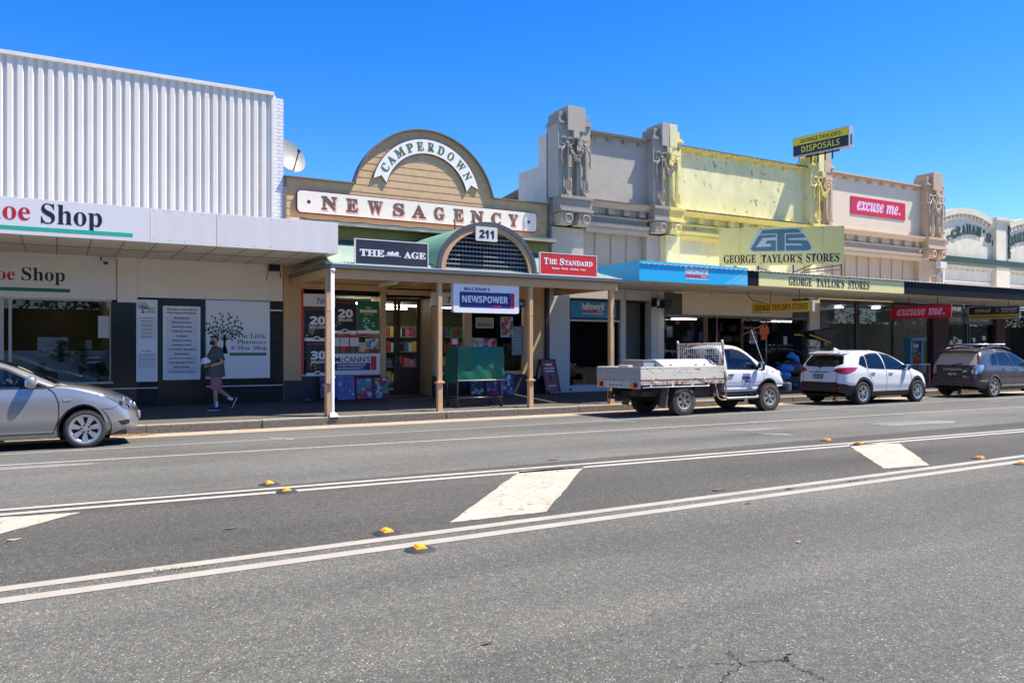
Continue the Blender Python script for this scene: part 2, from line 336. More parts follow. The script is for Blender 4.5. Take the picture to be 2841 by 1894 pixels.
# kerb
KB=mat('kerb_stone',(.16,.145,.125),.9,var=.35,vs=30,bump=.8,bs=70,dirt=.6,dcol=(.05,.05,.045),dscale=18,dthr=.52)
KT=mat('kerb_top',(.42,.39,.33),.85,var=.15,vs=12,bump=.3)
b=MB(); x=X0; i=0
while x<X1:
    L=1.9+.5*random.random(); dy=random.uniform(-.012,.012); e=gz(17.79)-.03; t=.066+random.uniform(-.006,.006)
    b.prismx([(17.79+dy,e),(17.79+dy,t-.02),(17.81+dy,t),(17.95,t+.004),(17.95,e)],x,x+L-.012,0)
    b.face([(x,17.812+dy,t+.0035),(x+L-.012,17.812+dy,t+.0035),(x+L-.012,17.945,t+.0075),(x,17.945,t+.0075)],1); x+=L
struct(b.build('kerb',[KB,KT]),'rough stone kerb with dark joints at the footpath edge','kerb')
FPM=asphalt('footpath_asphalt',(.100,.092,.082),(.18,.17,.15),160,bl=.25)
b=MB()
for i in range(60):
    xa,xb=X0+(X1-X0)*i/60,X0+(X1-X0)*(i+1)/60
    b.face([(xa,17.95,gz(17.95)),(xb,17.95,gz(17.95)),(xb,24,gz(24)),(xa,24,gz(24))])
struct(b.build('footpath',FPM),'grey asphalt footpath under the shop verandahs','footpath')
b=MB(); b.face([(-400,-400,-.6),(500,-400,-.6),(500,600,-.6),(-400,600,-.6)])
struct(b.build('ground',mat('earth',(.16,.14,.09),.9,var=.2,vs=.3)),'flat ground spreading beyond the street','ground')
# painted lines
LW=worn('line_paint',(.37,.345,.295),(.16,.15,.13),.60,11,soft=.14); LB=worn('line_paint_bright',(.44,.42,.37),(.16,.15,.13),.60,11,soft=.12)
LH=worn('hatch_paint',(.45,.405,.33),(.13,.12,.11),.60,7,(1,1,1),.04,cracks=4.5); LO=worn('thin_line_paint',(.48,.46,.42),(.17,.16,.15),.55,12,soft=.12)
def line(name,pa,pb,w,m,label,dz=.004):
    """a painted line from road point pa to pb, w wide on the far side"""
    (xa,ya),(xb,yb)=pa,pb; n=40; b=MB(); rr=random.Random(name)
    def e(i,k):
        x=xa+(xb-xa)*i/n; y=ya+(yb-ya)*i/n+k*w+rr.uniform(-.006,.006); return (x,y,gz(min(y,17.7))+dz)
    lo=[e(i,0) for i in range(n+1)]; hi=[e(i,1) for i in range(n+1)]
    for i in range(n): b.face([lo[i],lo[i+1],hi[i+1],hi[i]])
    return struct(b.build(name,m),label,'road marking')
def ext(pa,pb,xa,xb):
    k=(pb[1]-pa[1])/(pb[0]-pa[0]); return (xa,pa[1]+k*(xa-pa[0])),(xb,pa[1]+k*(xb-pa[0]))
def LN(name,p0,p1,w,m,label): 
    a,c=ext(PG(*p0),PG(*p1),-25,90); line(name,a,c,w,m,label)
LN('double_line',(0,1676),(2641,1310),.145,LW,'wide white line nearest to the viewer')
LN('double_line',(0,1642),(2641,1294),.135,LW,'white line just beyond the nearest one, edging the median')
LN('double_line',(0,1431),(2641,1214.5),.12,LB,'white line edging the far side of the median')
LN('double_line',(0,1417.5),(2641,1208),.11,LB,'outer white line of the far pair beyond the median')
LN('edge_line',(0,1292),(1400,1211.5),.085,LB,'thin white line between far lane and parking lane')
line('bay_line',PG(0,1257),PG(2900,1098),.06,LO,'faint worn white line marking the parking bays','road marking') if False else LN('bay_line',(400,1239),(2841,1102),.055,LO,'faint worn white line along the parking bays')
for k,(p,q) in enumerate([((745,1214),(812,1219.5)),((1643,1166),(1762,1171)),((2300,1133),(2410,1139)),((2745,1113),(2800,1111))]):
    a,c=PG(*p),PG(*q); b=MB(); w=.05
    d=Vector((c[0]-a[0],c[1]-a[1])).normalized(); nn=Vector((-d.y,d.x))*w
    b.face([(a[0],a[1],gz(a[1])+.006),(c[0],c[1],gz(c[1])+.006),(c[0]+nn.x,c[1]+nn.y,gz(c[1])+.006),(a[0]+nn.x,a[1]+nn.y,gz(a[1])+.006)])
    struct(b.build('bay_tick',LO),['short white bay tick right of the silver car','short white bay tick behind the white ute','short white bay tick beside the white wagon','short white bay tick near the dark wagon'][k],'road marking')
def hatch(pts,label):
    b=MB(); P=[PG(*p) for p in pts]; Q=[]
    rr=random.Random(3)
    for i,p in enumerate(P):
        q=P[(i+1)%len(P)]
        for k in range(14):
            t=k/14; Q.append((p[0]+(q[0]-p[0])*t+rr.uniform(-.012,.012)*(k>0),p[1]+(q[1]-p[1])*t+rr.uniform(-.012,.012)*(k>0)))
    b.face([(x,y,gz(y)+.004) for x,y in Q]); struct(b.build('hatch_bar',LH),label,'road marking')
k_=2841/2352
hatch([(1033*k_,1200*k_),(1255*k_,1175*k_),(1340*k_,1072*k_),(1195*k_,1082*k_)],'big white slanted bar in the middle of the median')
hatch([(2030*k_,1076*k_),(2135*k_,1068*k_),(2065*k_,1018*k_),(1945*k_,1020*k_)],'white slanted bar in the median at the right')
hatch([(-120,1520),(0,1481),(225,1421),(0,1436),(-120,1446)],'white pointed bar in the median at the left edge')
# pale patches and cracks in the far lane
PM=asphalt('patch_asphalt',(.2,.198,.19),(.4,.4,.38),130,bl=.3)
for lab,pts in (('long pale asphalt patch below the white wagon',[(2410,1177),(2480,1182),(2560,1176),(2650,1173),(2650,1168),(2560,1165),(2440,1172)]),
    ('narrow pale asphalt patch below the white ute',[(1990,1196),(2100,1194),(2190,1186),(2060,1189)]),
    ('small pale asphalt patch in the far lane',[(2090,1200),(2130,1206),(2205,1208),(2180,1203)]),
    ('pale asphalt patch at the left edge of the far lane',[(-60,1306),(0,1305),(250,1289),(285,1284),(150,1287),(0,1296),(-60,1299)])):
    b=MB(); b.face([(x,y,gz(y)+.005) for x,y in (PG(*p) for p in pts)]); struct(b.build('asphalt_patch',PM),lab,'road patch')
CRK=mat('crack_tar',(.02,.019,.018),.9)
def crack(pts,w,label):
    b=MB(); P=[]; rr=random.Random(label)
    Q=[PG(*p) for p in pts]
    for p,q in zip(Q,Q[1:]):
        for k in range(9):
            t=k/9; P.append(Vector((p[0]+(q[0]-p[0])*t+rr.uniform(-.02,.02),p[1]+(q[1]-p[1])*t+rr.uniform(-.02,.02))))
    for i in range(len(P)-1):
        d=(P[i+1]-P[i]); n=Vector((-d.y,d.x)).normalized()*w*rr.uniform(.3,1.4)/2
        b.face([(*(P[i]-n),gz(P[i].y)+.003),(*(P[i+1]-n),gz(P[i].y)+.003),(*(P[i+1]+n),gz(P[i].y)+.003),(*(P[i]+n),gz(P[i].y)+.003)])
    struct(b.build('road_crack',CRK),label,'crack')
crack([(1990,1892),(2060,1842),(2120,1835),(2180,1833),(2230,1860),(2300,1892)],.0048,'dark forking crack at the bottom edge of the road')
crack([(1880,1850),(1970,1842),(2060,1842)],.003,'thin crack running left from the forking crack')
crack([(2060,1842),(2030,1818),(2020,1805)],.004,'thin crack rising from the forking crack')
crack([(2180,1833),(2175,1822),(2200,1812)],.006,'short hairline crack right of the forking crack')
crack([(2730,1153),(2780,1153),(2830,1148)],.03,'dark crack in the far lane at the right edge')
crack([(2020,1205),(2100,1203),(2230,1196)],.012,'hairline crack beside the small pale patch')
# raised road markers
YM=mat('marker_yellow',(.82,.42,.01),.45,var=.1,vs=20); AM=mat('marker_amber',(.75,.3,.02),.2); TAR=mat('marker_bitumen',(.035,.035,.037),.6,var=.3,vs=30)
def marker():
    r=T('road_marker','','road marker',(0,0,0),'yellow raised markers along the median lines')
    b=MB(); b.lathe([(.0,.022),(.075,.02),(.115,.008),(.13,.0)],axis='z',n=20); b.build('bitumen_pad',TAR,r,local=True)
    b=MB(); V=[(-.05,-.055,.02),(.05,-.055,.02),(.05,.055,.02),(-.05,.055,.02),(-.022,-.045,.045),(.022,-.045,.045),(.022,.045,.045),(-.022,.045,.045)]
    b.raw(V,[(0,1,5,4),(1,2,6,5),(2,3,7,6),(3,0,4,7),(4,5,6,7)]); b.build('marker_body',YM,r,local=True,bevel=.004)
    b=MB(); b.raw([(-.0475,-.042,.024),(-.0475,.042,.024),(-.0265,.038,.043),(-.0265,-.038,.043)],[(0,1,2,3)]); b.raw([(.0475,-.042,.024),(.0475,.042,.024),(.0265,.038,.043),(.0265,-.038,.043)],[(3,2,1,0)])
    for v in b.v: v.x*=1.04; v.z+=.001
    b.build('reflector',AM,r,local=True); return r
m0=marker()
ML=[(747,1342,'yellow marker left of centre just beyond the far double line'),(795,1362,'yellow marker left of centre just inside the far double line'),(1073,1477,'yellow marker on the median near the middle, behind the near double line'),
 (1165,1523,'nearest yellow marker, on its dark pad in front of the near double line'),(2295,1221,'yellow marker beyond the far double line at the right'),(2385,1230,'yellow marker touching the right slanted bar'),
 (2718,1271,'yellow marker inside the near double line at the far right'),(2838,1287,'yellow marker cut by the right edge of the photo')]
for i,(u,v,lab) in enumerate(ML):
    r=m0 if i==0 else m0.copy()
    if i:
        COL.objects.link(r)
        for ch in list(m0.children): c=ch.copy(); COL.objects.link(c); c.parent=r
    x,y=PG(u,v+2); r.location=(x,y,gz(y)+.001); r['label']=lab; r.rotation_euler=(0,0,.08*(-1)**i)
# weeds and leaf litter
GRS=mat('weed_green',(.09,.14,.03),.7,var=.3,vs=30); DRY=mat('dry_leaf',(.35,.2,.09),.8,var=.4,vs=40); BRK=mat('dark_leaf',(.05,.04,.03),.8)
def tuft(name,u,v,n,sp,h,m,label,cat,foot=False):
    x0,y0=PG(u,v); rr=random.Random(u); b=MB()
    for k in range(n):
        x=x0+rr.gauss(0,sp); y=y0+rr.gauss(0,sp*.18); a=rr.uniform(0,2*PI); d=Vector((math.cos(a),math.sin(a),0)); z=gz(min(y,17.7)); hh=h*rr.uniform(.4,1); p=Vector((x,y,z)); q=Vector((-d.y,d.x,0))*.006
        t=p+d*hh*.7+Vector((0,0,hh)); b.face([p-q,p+q,t+q*.4]); b.face([p+q,p-q,t-q*.4])
    o=b.build(name,m,recalc=False); tag(o,label,cat); o['kind']='stuff'
tuft('weeds',490,1579,45,.10,.018,GRS,'small green weeds growing between the near double lines at left','weeds')
tuft('weeds',2375,1334,30,.08,.022,GRS,'green weeds between the near double lines at right','weeds')
tuft('weeds',2185,1358,20,.05,.025,GRS,'tiny weed sprig on the near double line at right','weeds')
tuft('weeds',1735,1150,40,.05,.06,GRS,'green weeds at the kerb behind the white ute','weeds')
def litter(name,cx,cy,sx,sy,n,label):
    rr=random.Random(n); b=MB()
    for k in range(n):
        x=rr.gauss(cx,sx); y=min(rr.gauss(cy,sy),17.75); a=rr.uniform(0,PI); z=gz(y)+.008; L=rr.uniform(.015,.045); w=L*.4; ca,sa=math.cos(a),math.sin(a)
        P=[(-L,0,0),(0,-w,.006),(L,0,rr.uniform(0,.02)),(0,w,.006)]
        b.face([(x+ca*p-sa*q,y+sa*p+ca*q,z+r) for p,q,r in P],rr.choice([0,0,1]))
    o=b.build(name,[DRY,BRK],recalc=False); tag(o,label,'leaf litter'); o['kind']='stuff'
gx,gy=PG(370,1210); litter('leaf_litter',gx,17.5,.22,.12,170,'dry brown leaves piled in the gutter by the silver car')
litter('leaf_litter',9,17.66,9,.06,260,'scattered dry leaves along the gutter')
LF=mat('fallen_leaf',(.1,.09,.075),.8)
for u,v,s,lab in ((40,1499,.06,'curled pale dry leaf on the median at left'),(642,1467,.06,'dark dead leaf on the median left of centre'),(1995,1360,.10,'flat dark leaf on the median right of centre'),(2075,1397,.05,'small dark leaf just in front of the near double line'),
  (1353,1787,.035,'dark blob of tar or leaf low in the foreground'),(2215,1505,.035,'pale twig lying in the near lane at right'),(885,1398,.03,'small brown leaf near the left of the median'),(1535,1276,.10,'dark scrap on the far double line')):
    x,y=PG(u,v); b=MB(); a=random.uniform(-.3,.3); ca,sa=math.cos(a),math.sin(a); n=8
    P=[(math.cos(2*PI*k/n)*s,math.sin(2*PI*k/n)*s*.38*(1+.4*math.sin(5*k))) for k in range(n)]
    top=[(x+ca*p-sa*q,y+sa*p+ca*q,gz(y)+.006+.012*abs(p)/s) for p,q in P]
    b.face(top); b.face([(p[0],p[1],p[2]-.002) for p in top][::-1])
    tag(b.build('fallen_leaf',mat('pale_leaf',(.4,.32,.22),.8) if 'pale' in lab else LF),lab,'leaf')
YF=21.2
ZF=gz(YF)+.002
def room(b,x0,x1,z0,z1,y1=26.5):
    b.face([(x0,YF+.1,z0),(x1,YF+.1,z0),(x1,y1,z0),(x0,y1,z0)],1)
    b.face([(x0,y1,z0),(x1,y1,z0),(x1,y1,z1),(x0,y1,z1)]); b.face([(x0,YF+.1,z0),(x0,y1,z0),(x0,y1,z1),(x0,YF+.1,z1)]); b.face([(x1,YF+.1,z0),(x1,y1,z0),(x1,y1,z1),(x1,YF+.1,z1)])
    b.face([(x0,YF+.1,z1),(x1,YF+.1,z1),(x1,y1,z1),(x0,y1,z1)])
def pane(parent,x0,x1,z0,z1,y=YF+.05,m=None,name='glass_pane'):
    b=MB(); b.face([(x0,y,z0),(x1,y,z0),(x1,y,z1),(x0,y,z1)]); return b.build(name,m or SGL,parent,recalc=False)
def sign(name,label,cat,fr,th,face,edge=None,bord=0,bordm=None,texts=(),extra=None,group=None,bev=.004,round=0,parts=True):
    """a flat sign board: frame fr is its front plane; texts = (string, ca, cb, w, h, style, off, material) in fractions of w/h"""
    t=T(name,label,cat,fr.p(fr.w/2,0,0),group)
    b=MB()
    if round: b.fprism(fr,rrect(fr.w,fr.h,round),-th,0)
    else: b.fbox(fr,0,fr.w,0,fr.h,-th,0)
    b.build('board',[face],t,bevel=0 if round else bev)
    if bord:
        b=MB(); w=bord
        for a0,a1,c0,c1 in ((-w*.2,fr.w+w*.2,-w*.2,w*.8),(-w*.2,fr.w+w*.2,fr.h-w*.8,fr.h+w*.2),(-w*.2,w*.8,w*.8,fr.h-w*.8),(fr.w-w*.8,fr.w+w*.2,w*.8,fr.h-w*.8)): b.fbox(fr,a0,a1,c0,c1,-th-.004,.006)
        b.build('frame',bordm or STEEL,t)
    if texts:
        ms=[]; b=MB()
        for s,ca,cb,w,h,st,off,m in texts:
            if m not in ms: ms.append(m)
            b.text(s,fr,ca*fr.w,cb*fr.h,w*fr.w if w else None,h*fr.h if h else None,st,off,.006,ms.index(m))
        b.build('lettering',ms,t,recalc=False)
    if extra: extra(t,fr)
    return t
LINE=mat('print_line',(.16,.16,.16),.6)
# ================================================================== pharmacy
xL=-9.0; xR=PX(786,YF)
ph=T('shop_building','long white pharmacy and shoe shop with ribbed metal upper front and deep flat canopy','building',((xL+xR)/2,YF,ZF))
CLAD=mat('ribbed_white',(.73,.685,.615),.42,var=.06,vs=2,stretch=(1,1,.3)); FAS=mat('fascia_white',(.72,.69,.655),.35,var=.07,vs=2,dirt=.5,dcol=(.3,.28,.25),dscale=4,dthr=.66,stretch=(3,1,.6))
zt=8.28; xc=PX(753,YF)
b=MB(); x=xL; p=.2; yb=YF; yf=YF-.055
prof=[(0,0),(.035,1),(.125,1),(.16,0),(.2,0)]
while x<xc-.05:
    for (a,k),(c,m) in zip(prof,prof[1:]):
        b.face([(x+a,yb+(yf-yb)*k,4.4),(x+c,yb+(yf-yb)*m,4.4),(x+c,yb+(yf-yb)*m,zt),(x+a,yb+(yf-yb)*k,zt)])
    x+=p
b.build('ribbed_cladding',CLAD,ph,recalc=False)
b=MB(); b.box(xL,xc+.05,yf-.05,YF+.3,zt-.03,zt+.06); b.box(xc-.02,xc+.06,yf-.02,YF+.05,4.2,zt-.03); b.build('coping',mat('coping_white',(.72,.68,.64),.5,var=.1),ph,bevel=.006)
b=MB(); b.box(xc+.06,xR,YF-.02,YF+.35,4.0,PZ(770,274,YF)); b.box(xL,xR,YF+.1,YF+.35,3.8,8.0)
b.build('brick_wall',brick('white_brick',(.74,.74,.75),(.68,.68,.70),(.42,.41,.41),.24,.092,.008),ph)
b=MB(); b.box(xL,xR,YF+6.5,YF+6.8,0,7.8); b.box(xL,xL+.2,YF+.35,YF+6.5,0,7.8); b.box(xR-.2,xR-.01,YF+.4,YF+6.5,0,7.6); b.box(xL,xR,YF+.35,YF+6.5,7.4,7.5); b.build('side_wall',mat('render_wall',(.5,.49,.47),.8,var=.1),ph)
# canopy
cy0,cz0,cz1=17.72,3.80,4.50; cx1=5.58
b=MB(); b.box(xL,cx1-.01,cy0+.03,YF-.002,cz0+.02,cz0+.3)
SOF=mat('soffit_board',(.62,.57,.48),.7,var=.12,vs=3,dirt=.35,dcol=(.2,.17,.12),dscale=3,dthr=.6); b.build('soffit',[SOF],ph)
b=MB(); x=xL
while x<cx1:
    b.box(x,x+.012,cy0+.06,YF-.03,cz0+.012,cz0+.02); x+=.6
b.box(xL,cx1-.02,19.4,19.415,cz0+.011,cz0+.019); b.build('soffit_joint',mat('joint_dark',(.12,.10,.075),.8),ph)
b=MB(); b.box(xL,PX(416,cy0),cy0-.03,cy0+.03,cz0,cz1); b.box(PX(416,cy0)+.008,PX(601,cy0)-.008,cy0-.02,cy0+.03,cz0,cz1); b.box(PX(601,cy0),cx1,cy0-.02,cy0+.03,cz0,cz1)
b.box(cx1-.03,cx1,cy0+.03,YF-.05,cz0,cz1); b.build('fascia_panel',FAS,ph,bevel=.004)
b=MB()
for u in (425,470,512,560,608,660,705,752,800,860,925):
    for zz in (cz0+.06,cz1-.05): b.ell((PX(u,cy0),cy0-.022,zz),(.008,.004,.008),6,4)
b.build('rivet',mat('rust_dot',(.12,.07,.04),.8),ph)
b=MB(); b.box(xL,cx1-.04,cy0+.1,YF-.1,cz1-.12,cz1-.08); b.build('canopy_roof',mat('zinc',(.4,.41,.42),.5,.4,var=.15),ph)
# fascia lettering sign
def bigsign(t,fr):
    b=MB(); b.fbox(fr,0,fr.w-.32,.085,.155,.001,.005,0); b.build('green_stripe',mat('teal_stripe',(.02,.42,.28),.4),t)
fr=Fr((xL,cy0-.0305,cz0+.005),w=PX(416,cy0)-xL,h=cz1-cz0-.01)
def tx(u0,u1,Y,fr): return ((PX(u0,Y)+PX(u1,Y))/2-fr.O.x)/fr.w,(PX(u1,Y)-PX(u0,Y))/fr.w
c1,w1=tx(114,283,cy0,fr); c2,w2=tx(-90,84,cy0,fr)
t=T('shop_sign','long white fascia sign reading Shoe Shop with a teal stripe on the canopy edge','sign',fr.p(fr.w/2,0,0))
b=MB(); b.fbox(fr,0,fr.w,0,fr.h,0,.012); b.build('board',mat('sign_white',(.72,.70,.69),.3),t)
f2=fr.sub(0,0,fr.w,fr.h,.012)
b=MB()
BK=mat('sign_black',(.012,.012,.018),.4); RD=mat('sign_red',(.5,.01,.025),.4)
b.text('Shop',f2,c1*fr.w,.375,w1*fr.w,.50,SERIF,0,.004,0); b.text('Shoe',f2,c2*fr.w,.445,w2*fr.w,.36,SERIF,0,.004,1); b.build('lettering',[BK,RD],t,recalc=False)
bigsign(t,f2)
# wall parts below the canopy
zH=2.80; PAN=mat('panel_grey',(.74,.70,.66),.5,var=.05,vs=2); PANC=mat('panel_cream',(.80,.73,.65),.6,var=.06,vs=2); TILE=mat('black_tile',(.018,.018,.020),.18,var=.2,vs=6)
TILEB=brick('black_tile_wall',(.02,.018,.015),(.03,.026,.02),(.05,.048,.04),.3,.15,.006)
xw0=xL; xw1=PX(308,YF); xp0,xp1=PX(325,YF),PX(380,YF); xd0,xd1=PX(438,YF),PX(570,YF)
b=MB(); b.box(xL,PX(323,YF),YF-.03,YF+.1,zH,cz0+.02); b.build('upper_panel',PAN,ph)
b=MB(); b.box(xp0,xp1,YF-.10,YF+.1,PZ(350,839,YF),cz0+.02); b.build('pillar',PANC,ph,bevel=.008)
b=MB(); b.box(xp1+.004,xR-.02,YF-.03,YF+.1,2.88,cz0+.02); b.build('upper_panel',PANC,ph)
b=MB(); b.box(xw1,xp1,YF-.04,YF+.1,ZF,PZ(350,839,YF)-.002); b.build('tiled_pillar',TILE,ph)
b=MB(); b.box(xp1+.002,xd0-.002,YF-.02,YF+.1,ZF,2.878); b.box(xd1+.002,xR-.02,YF-.02,YF+.1,ZF,2.878); b.build('tiled_wall',TILEB,ph)
b=MB(); b.box(xL,xw1-.002,YF-.02,YF+.1,ZF,.80); b.build('stall_riser',TILE,ph)
b=MB()
for a,c in ((xL,xp1),(xp1+.01,xd0-.01),(xd1+.01,xR-.03)): b.box(a,c,YF-.06,YF-.041,.665,.69)
b.box(PX(750,YF),xR-.03,YF-.04,YF-.021,PZ(765,863,YF),PZ(765,859,YF)); b.build('trim_strip',mat('trim_white',(.7,.7,.68),.4),ph)
d=MB(); d.box(xd0,xd1,YF-.01,YF+.06,ZF,2.86); d.build('door',mat('door_black',(.012,.011,.011),.35),ph)
b=MB(); b.tube([(xd1-.12,YF-.06,1.05),(xd1-.12,YF-.06,1.3)],.012); b.build('door_handle',STEEL,ph)
# big window
WF=mat('window_frame_cream',(.5,.47,.38),.5)
b=MB(); xm=PX(31,YF); b.box(xm-.05,xm+.01,YF,YF+.08,.83,zH); b.box(xL,xw1+.02,YF-.05,YF+.09,zH-.05,zH); b.box(xL,xw1+.05,YF-.05,YF+.1,.80,.845); b.box(PX(0,YF)-.08,PX(10,YF),YF+.02,YF+.1,.845,zH-.05); b.box(xw1-.03,xw1,YF,YF+.08,.845,zH-.05)
b.build('window_frame',WF,ph,bevel=.004)
pane(ph,xL,xm-.05,.845,zH-.05); pane(ph,xm+.01,xw1-.03,.845,zH-.05)
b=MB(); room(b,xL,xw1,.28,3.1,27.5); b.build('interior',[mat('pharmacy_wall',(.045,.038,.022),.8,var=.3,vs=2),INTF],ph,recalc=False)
b=MB(); xs=PX(345,YF); 
for k in range(7):
    y=22.2+k*.72; x=-.1-k*.02; b.box(x,x+.62,y,y+.16,3.06,3.09)
b.build('ceiling_lamp',emis('warm_tube',(1,.85,.5),3.5),ph)
# things in the pharmacy window
b=MB(); x0,x1=PX(5,22),PX(300,22); b.box(x0,x1,21.95,22.0,.3,PZ(150,972,22)); tag(b.build('display_counter',mat('counter_pale',(.34,.36,.37),.5,var=.1)),'pale low counter wall inside the pharmacy window','counter')
def card(name,u0,u1,v0,v1,Y,m,label,cat,extra=None,texts=()): return sign(name,label,cat,FP(u0,u1,v0,v1,Y),.01,m,texts=texts,extra=extra,bev=0)
card('notice_card',272,303,876,937,YF+.02,mat('card_cream',(.5,.48,.4),.6),'blank cream card stuck on the right of the pharmacy window','notice')
card('notice_card',236,254,944,968,21.9,mat('card_grey',(.42,.42,.42),.6),'small pale card standing on the counter in the pharmacy window','notice')
def photo(t,fr):
    b=MB(); rr=random.Random(5)
    for k in range(26):
        a=rr.uniform(.02,.7)*fr.w; c=rr.uniform(.05,.8)*fr.h; L=rr.uniform(.1,.3)*fr.w; th=rr.uniform(0,PI); d=Vector((math.cos(th),math.sin(th)*.8))*L*.5; q=Vector((-d.y,d.x))*.35
        P=[(a+d.x,c+d.y),(a+q.x,c+q.y),(a-d.x,c-d.y)]; P=[(min(max(x,0.02),fr.w-.02),min(max(y,.02),fr.h-.02)) for x,y in P]
        b.poly(fr,P,.003+.0003*k,k%3)
    b.build('picture',[DGREY,mat('photo_grey',(.2,.19,.18),.5),mat('photo_pale',(.55,.55,.56),.5)],t,recalc=False)
card('display_board',104,188,935,990,21.85,mat('photo_board',(.45,.45,.47),.5),'black and white picture board in the pharmacy window','poster',photo)
b=MB(); b.box(PX(95,21.7),PX(160,21.7),21.6,21.75,.85,1.12); b.box(PX(100,21.7),PX(125,21.7),21.62,21.73,1.12,1.3); tag(b.build('display_box',BLACK,bevel=.01),'black display boxes below the picture board','box')
for u,v0,v1,lab in ((228,950,1040,'tall dark leafy plant in the pharmacy window'),(278,1005,1058,'small green plant at the right of the pharmacy window'),(170,945,1000,'thin leafy sprig in a dark vase in the pharmacy window')):
    t=T('potted_plant',lab,'plant',(PX(u,21.7),21.7,.84),'plants in the pharmacy window')
    h0=PZ(u,v1,21.7); h1=PZ(u,v0,21.7); c=Vector((PX(u,21.7),21.7,h0)); b=MB(); rr=random.Random(u)
    for k in range(110):
        a=rr.uniform(0,2*PI); hh=rr.uniform(.15,1)*(h1-h0); r=.16*(1.1-hh/(h1-h0))+.04; p=c+Vector((math.cos(a)*r*rr.random()*1.5,math.sin(a)*r*rr.random(),hh)); q=Vector((rr.gauss(0,1),rr.gauss(0,1),rr.gauss(0,.6))).normalized()*.07; s=q.orthogonal().normalized()*.018
        b.face([p-q,p+s,p+q,p-s])
    b.build('foliage',mat('pot_leaf',(.03,.075,.025),.6,var=.3),t,recalc=False)
    b=MB(); b.lathe([(.05,-.02),(.075,.16),(.065,.16)],c,'z',14,close=True); b.build('pot',DGREY,t)
for k,(v,lab) in enumerate(((994,'upper pair of folded white papers on a shelf in the pharmacy window'),(1006,'lower pair of folded white papers on a shelf in the pharmacy window'))):
    z=PZ(258,v,21.65); x=PX(258,21.65); b=MB(); b.prismy([(x-.15,z),(x+.15,z+.01),(x+.17,z+.035),(x-.1,z+.02)],21.6,21.8); tag(b.build('white_paper',WHITE),lab,'paper')
# shop name band above window
fr=FP(-420,323,735,820,YF-.031); c1,w1=tx(60,180,YF,fr); c2,w2=tx(-62,41,YF,fr); fr=Fr((xL,YF-.032,zH+.05),w=PX(300,YF)-xL,h=.9)
t=T('shop_sign','shaded sign under the canopy reading Shoe Shop with a dark green stripe','sign',fr.p(fr.w/2,0,0))
b=MB(); b.fbox(fr,0,fr.w,0,fr.h,0,.006); b.build('board',PAN,t)
def tx2(u0,u1): return (PX(u0,YF)+PX(u1,YF))/2-xL,PX(u1,YF)-PX(u0,YF)
b=MB(); a,w=tx2(60,180); z0=PZ(120,790,YF)-fr.O.z; z1=PZ(120,743,YF)-fr.O.z; b.text('Shop',fr,a,(z0+z1)/2,w,z1-z0,SERIF,0,.01,0); a,w=tx2(-70,41); z0=PZ(20,777,YF)-fr.O.z; z1=PZ(20,742,YF)-fr.O.z; b.text('Shoe',fr,a,(z0+z1)/2,w,z1-z0,SERIF,0,.01,1); b.build('lettering',[BK,RD],t,recalc=False)
b=MB(); b.fbox(fr,0,PX(195,YF)-xL,PZ(100,809,YF)-fr.O.z,PZ(100,799,YF)-fr.O.z,.007,.011); b.build('green_stripe',GREENP,t)
# tree logo
LEAFG=mat('logo_green',(.02,.17,.035),.5); LEAFD=mat('logo_dark',(.012,.02,.012),.5)
def treelogo(fr,cx,cy,s,b,n=.006):
    rr=random.Random(11)
    b.stroke(fr,[(cx,cy-.5*s),(cx,cy-.05*s)],.06*s,n,0); b.poly(fr,[(cx-.09*s,cy-.52*s),(cx+.09*s,cy-.52*s),(cx+.025*s,cy-.3*s),(cx-.025*s,cy-.3*s)],n,0)
    for k,(ang,L) in enumerate(((165,.42),(145,.48),(120,.5),(98,.5),(75,.5),(52,.5),(30,.46),(12,.42))):
        a=R(ang); p0=(cx,cy-.2*s+.02*s*k%3); P=[]
        for i in range(6):
            t=i/5; P.append((cx+math.cos(a)*L*s*t,cy-.18*s+(math.sin(a)*L*t+.16*t*t)*s))
        b.stroke(fr,P,.016*s,n,0)
        for i in range(8):
            t=.35+.65*i/7; side=1 if i%2 else -1; aa=a+side*rr.uniform(.5,1.0); x=cx+math.cos(a)*L*s*t+math.cos(aa)*.055*s; y=cy-.18*s+(math.sin(a)*L*t+.16*t*t)*s+math.sin(aa)*.055*s
            l=rr.uniform(.04,.06)*s; d=(math.cos(aa)*l,math.sin(aa)*l); q=(-d[1]*.45,d[0]*.45)
            b.poly(fr,[(x-d[0],y-d[1]),(x+q[0],y+q[1]),(x+d[0],y+d[1]),(x-q[0],y-q[1])],n+.0005+.0002*i,0 if rr.random()<.4 else 1)
SW=mat('poster_white',(.74,.75,.77),.35)
def logo(t,fr):
    b=MB(); treelogo(fr,(PX(622,YF)-fr.O.x),PZ(622,925,YF)-fr.O.z,.98,b); b.build('tree_emblem',[LEAFD,LEAFG],t,recalc=False)
    b=MB(); 
    for s,u0,u1,v0,v1 in (('The Little',657,736,925,938),('Pharmacy',657,738,942,957),('& Shoe Shop',640,738,958,974)):
        z0,z1=PZ(690,v1,YF)-fr.O.z,PZ(690,v0,YF)-fr.O.z; b.text(s,fr,(PX(u0,YF)+PX(u1,YF))/2-fr.O.x,(z0+z1)/2,PX(u1,YF)-PX(u0,YF),z1-z0,SERIF if 0 else SERIF,-.012,.006)
    b.build('lettering',BK,t,recalc=False)
    b=MB(); b.rect(fr,PX(636,YF)-fr.O.x,PX(738,YF)-fr.O.x,PZ(690,986,YF)-fr.O.z,PZ(690,978,YF)-fr.O.z,.006); b.build('green_stripe',GREENP,t,recalc=False)
fr=FP(571.5,748,836,1050,YF-.05); fr.h=PZ(571,836,YF)-PZ(571,1053,YF)
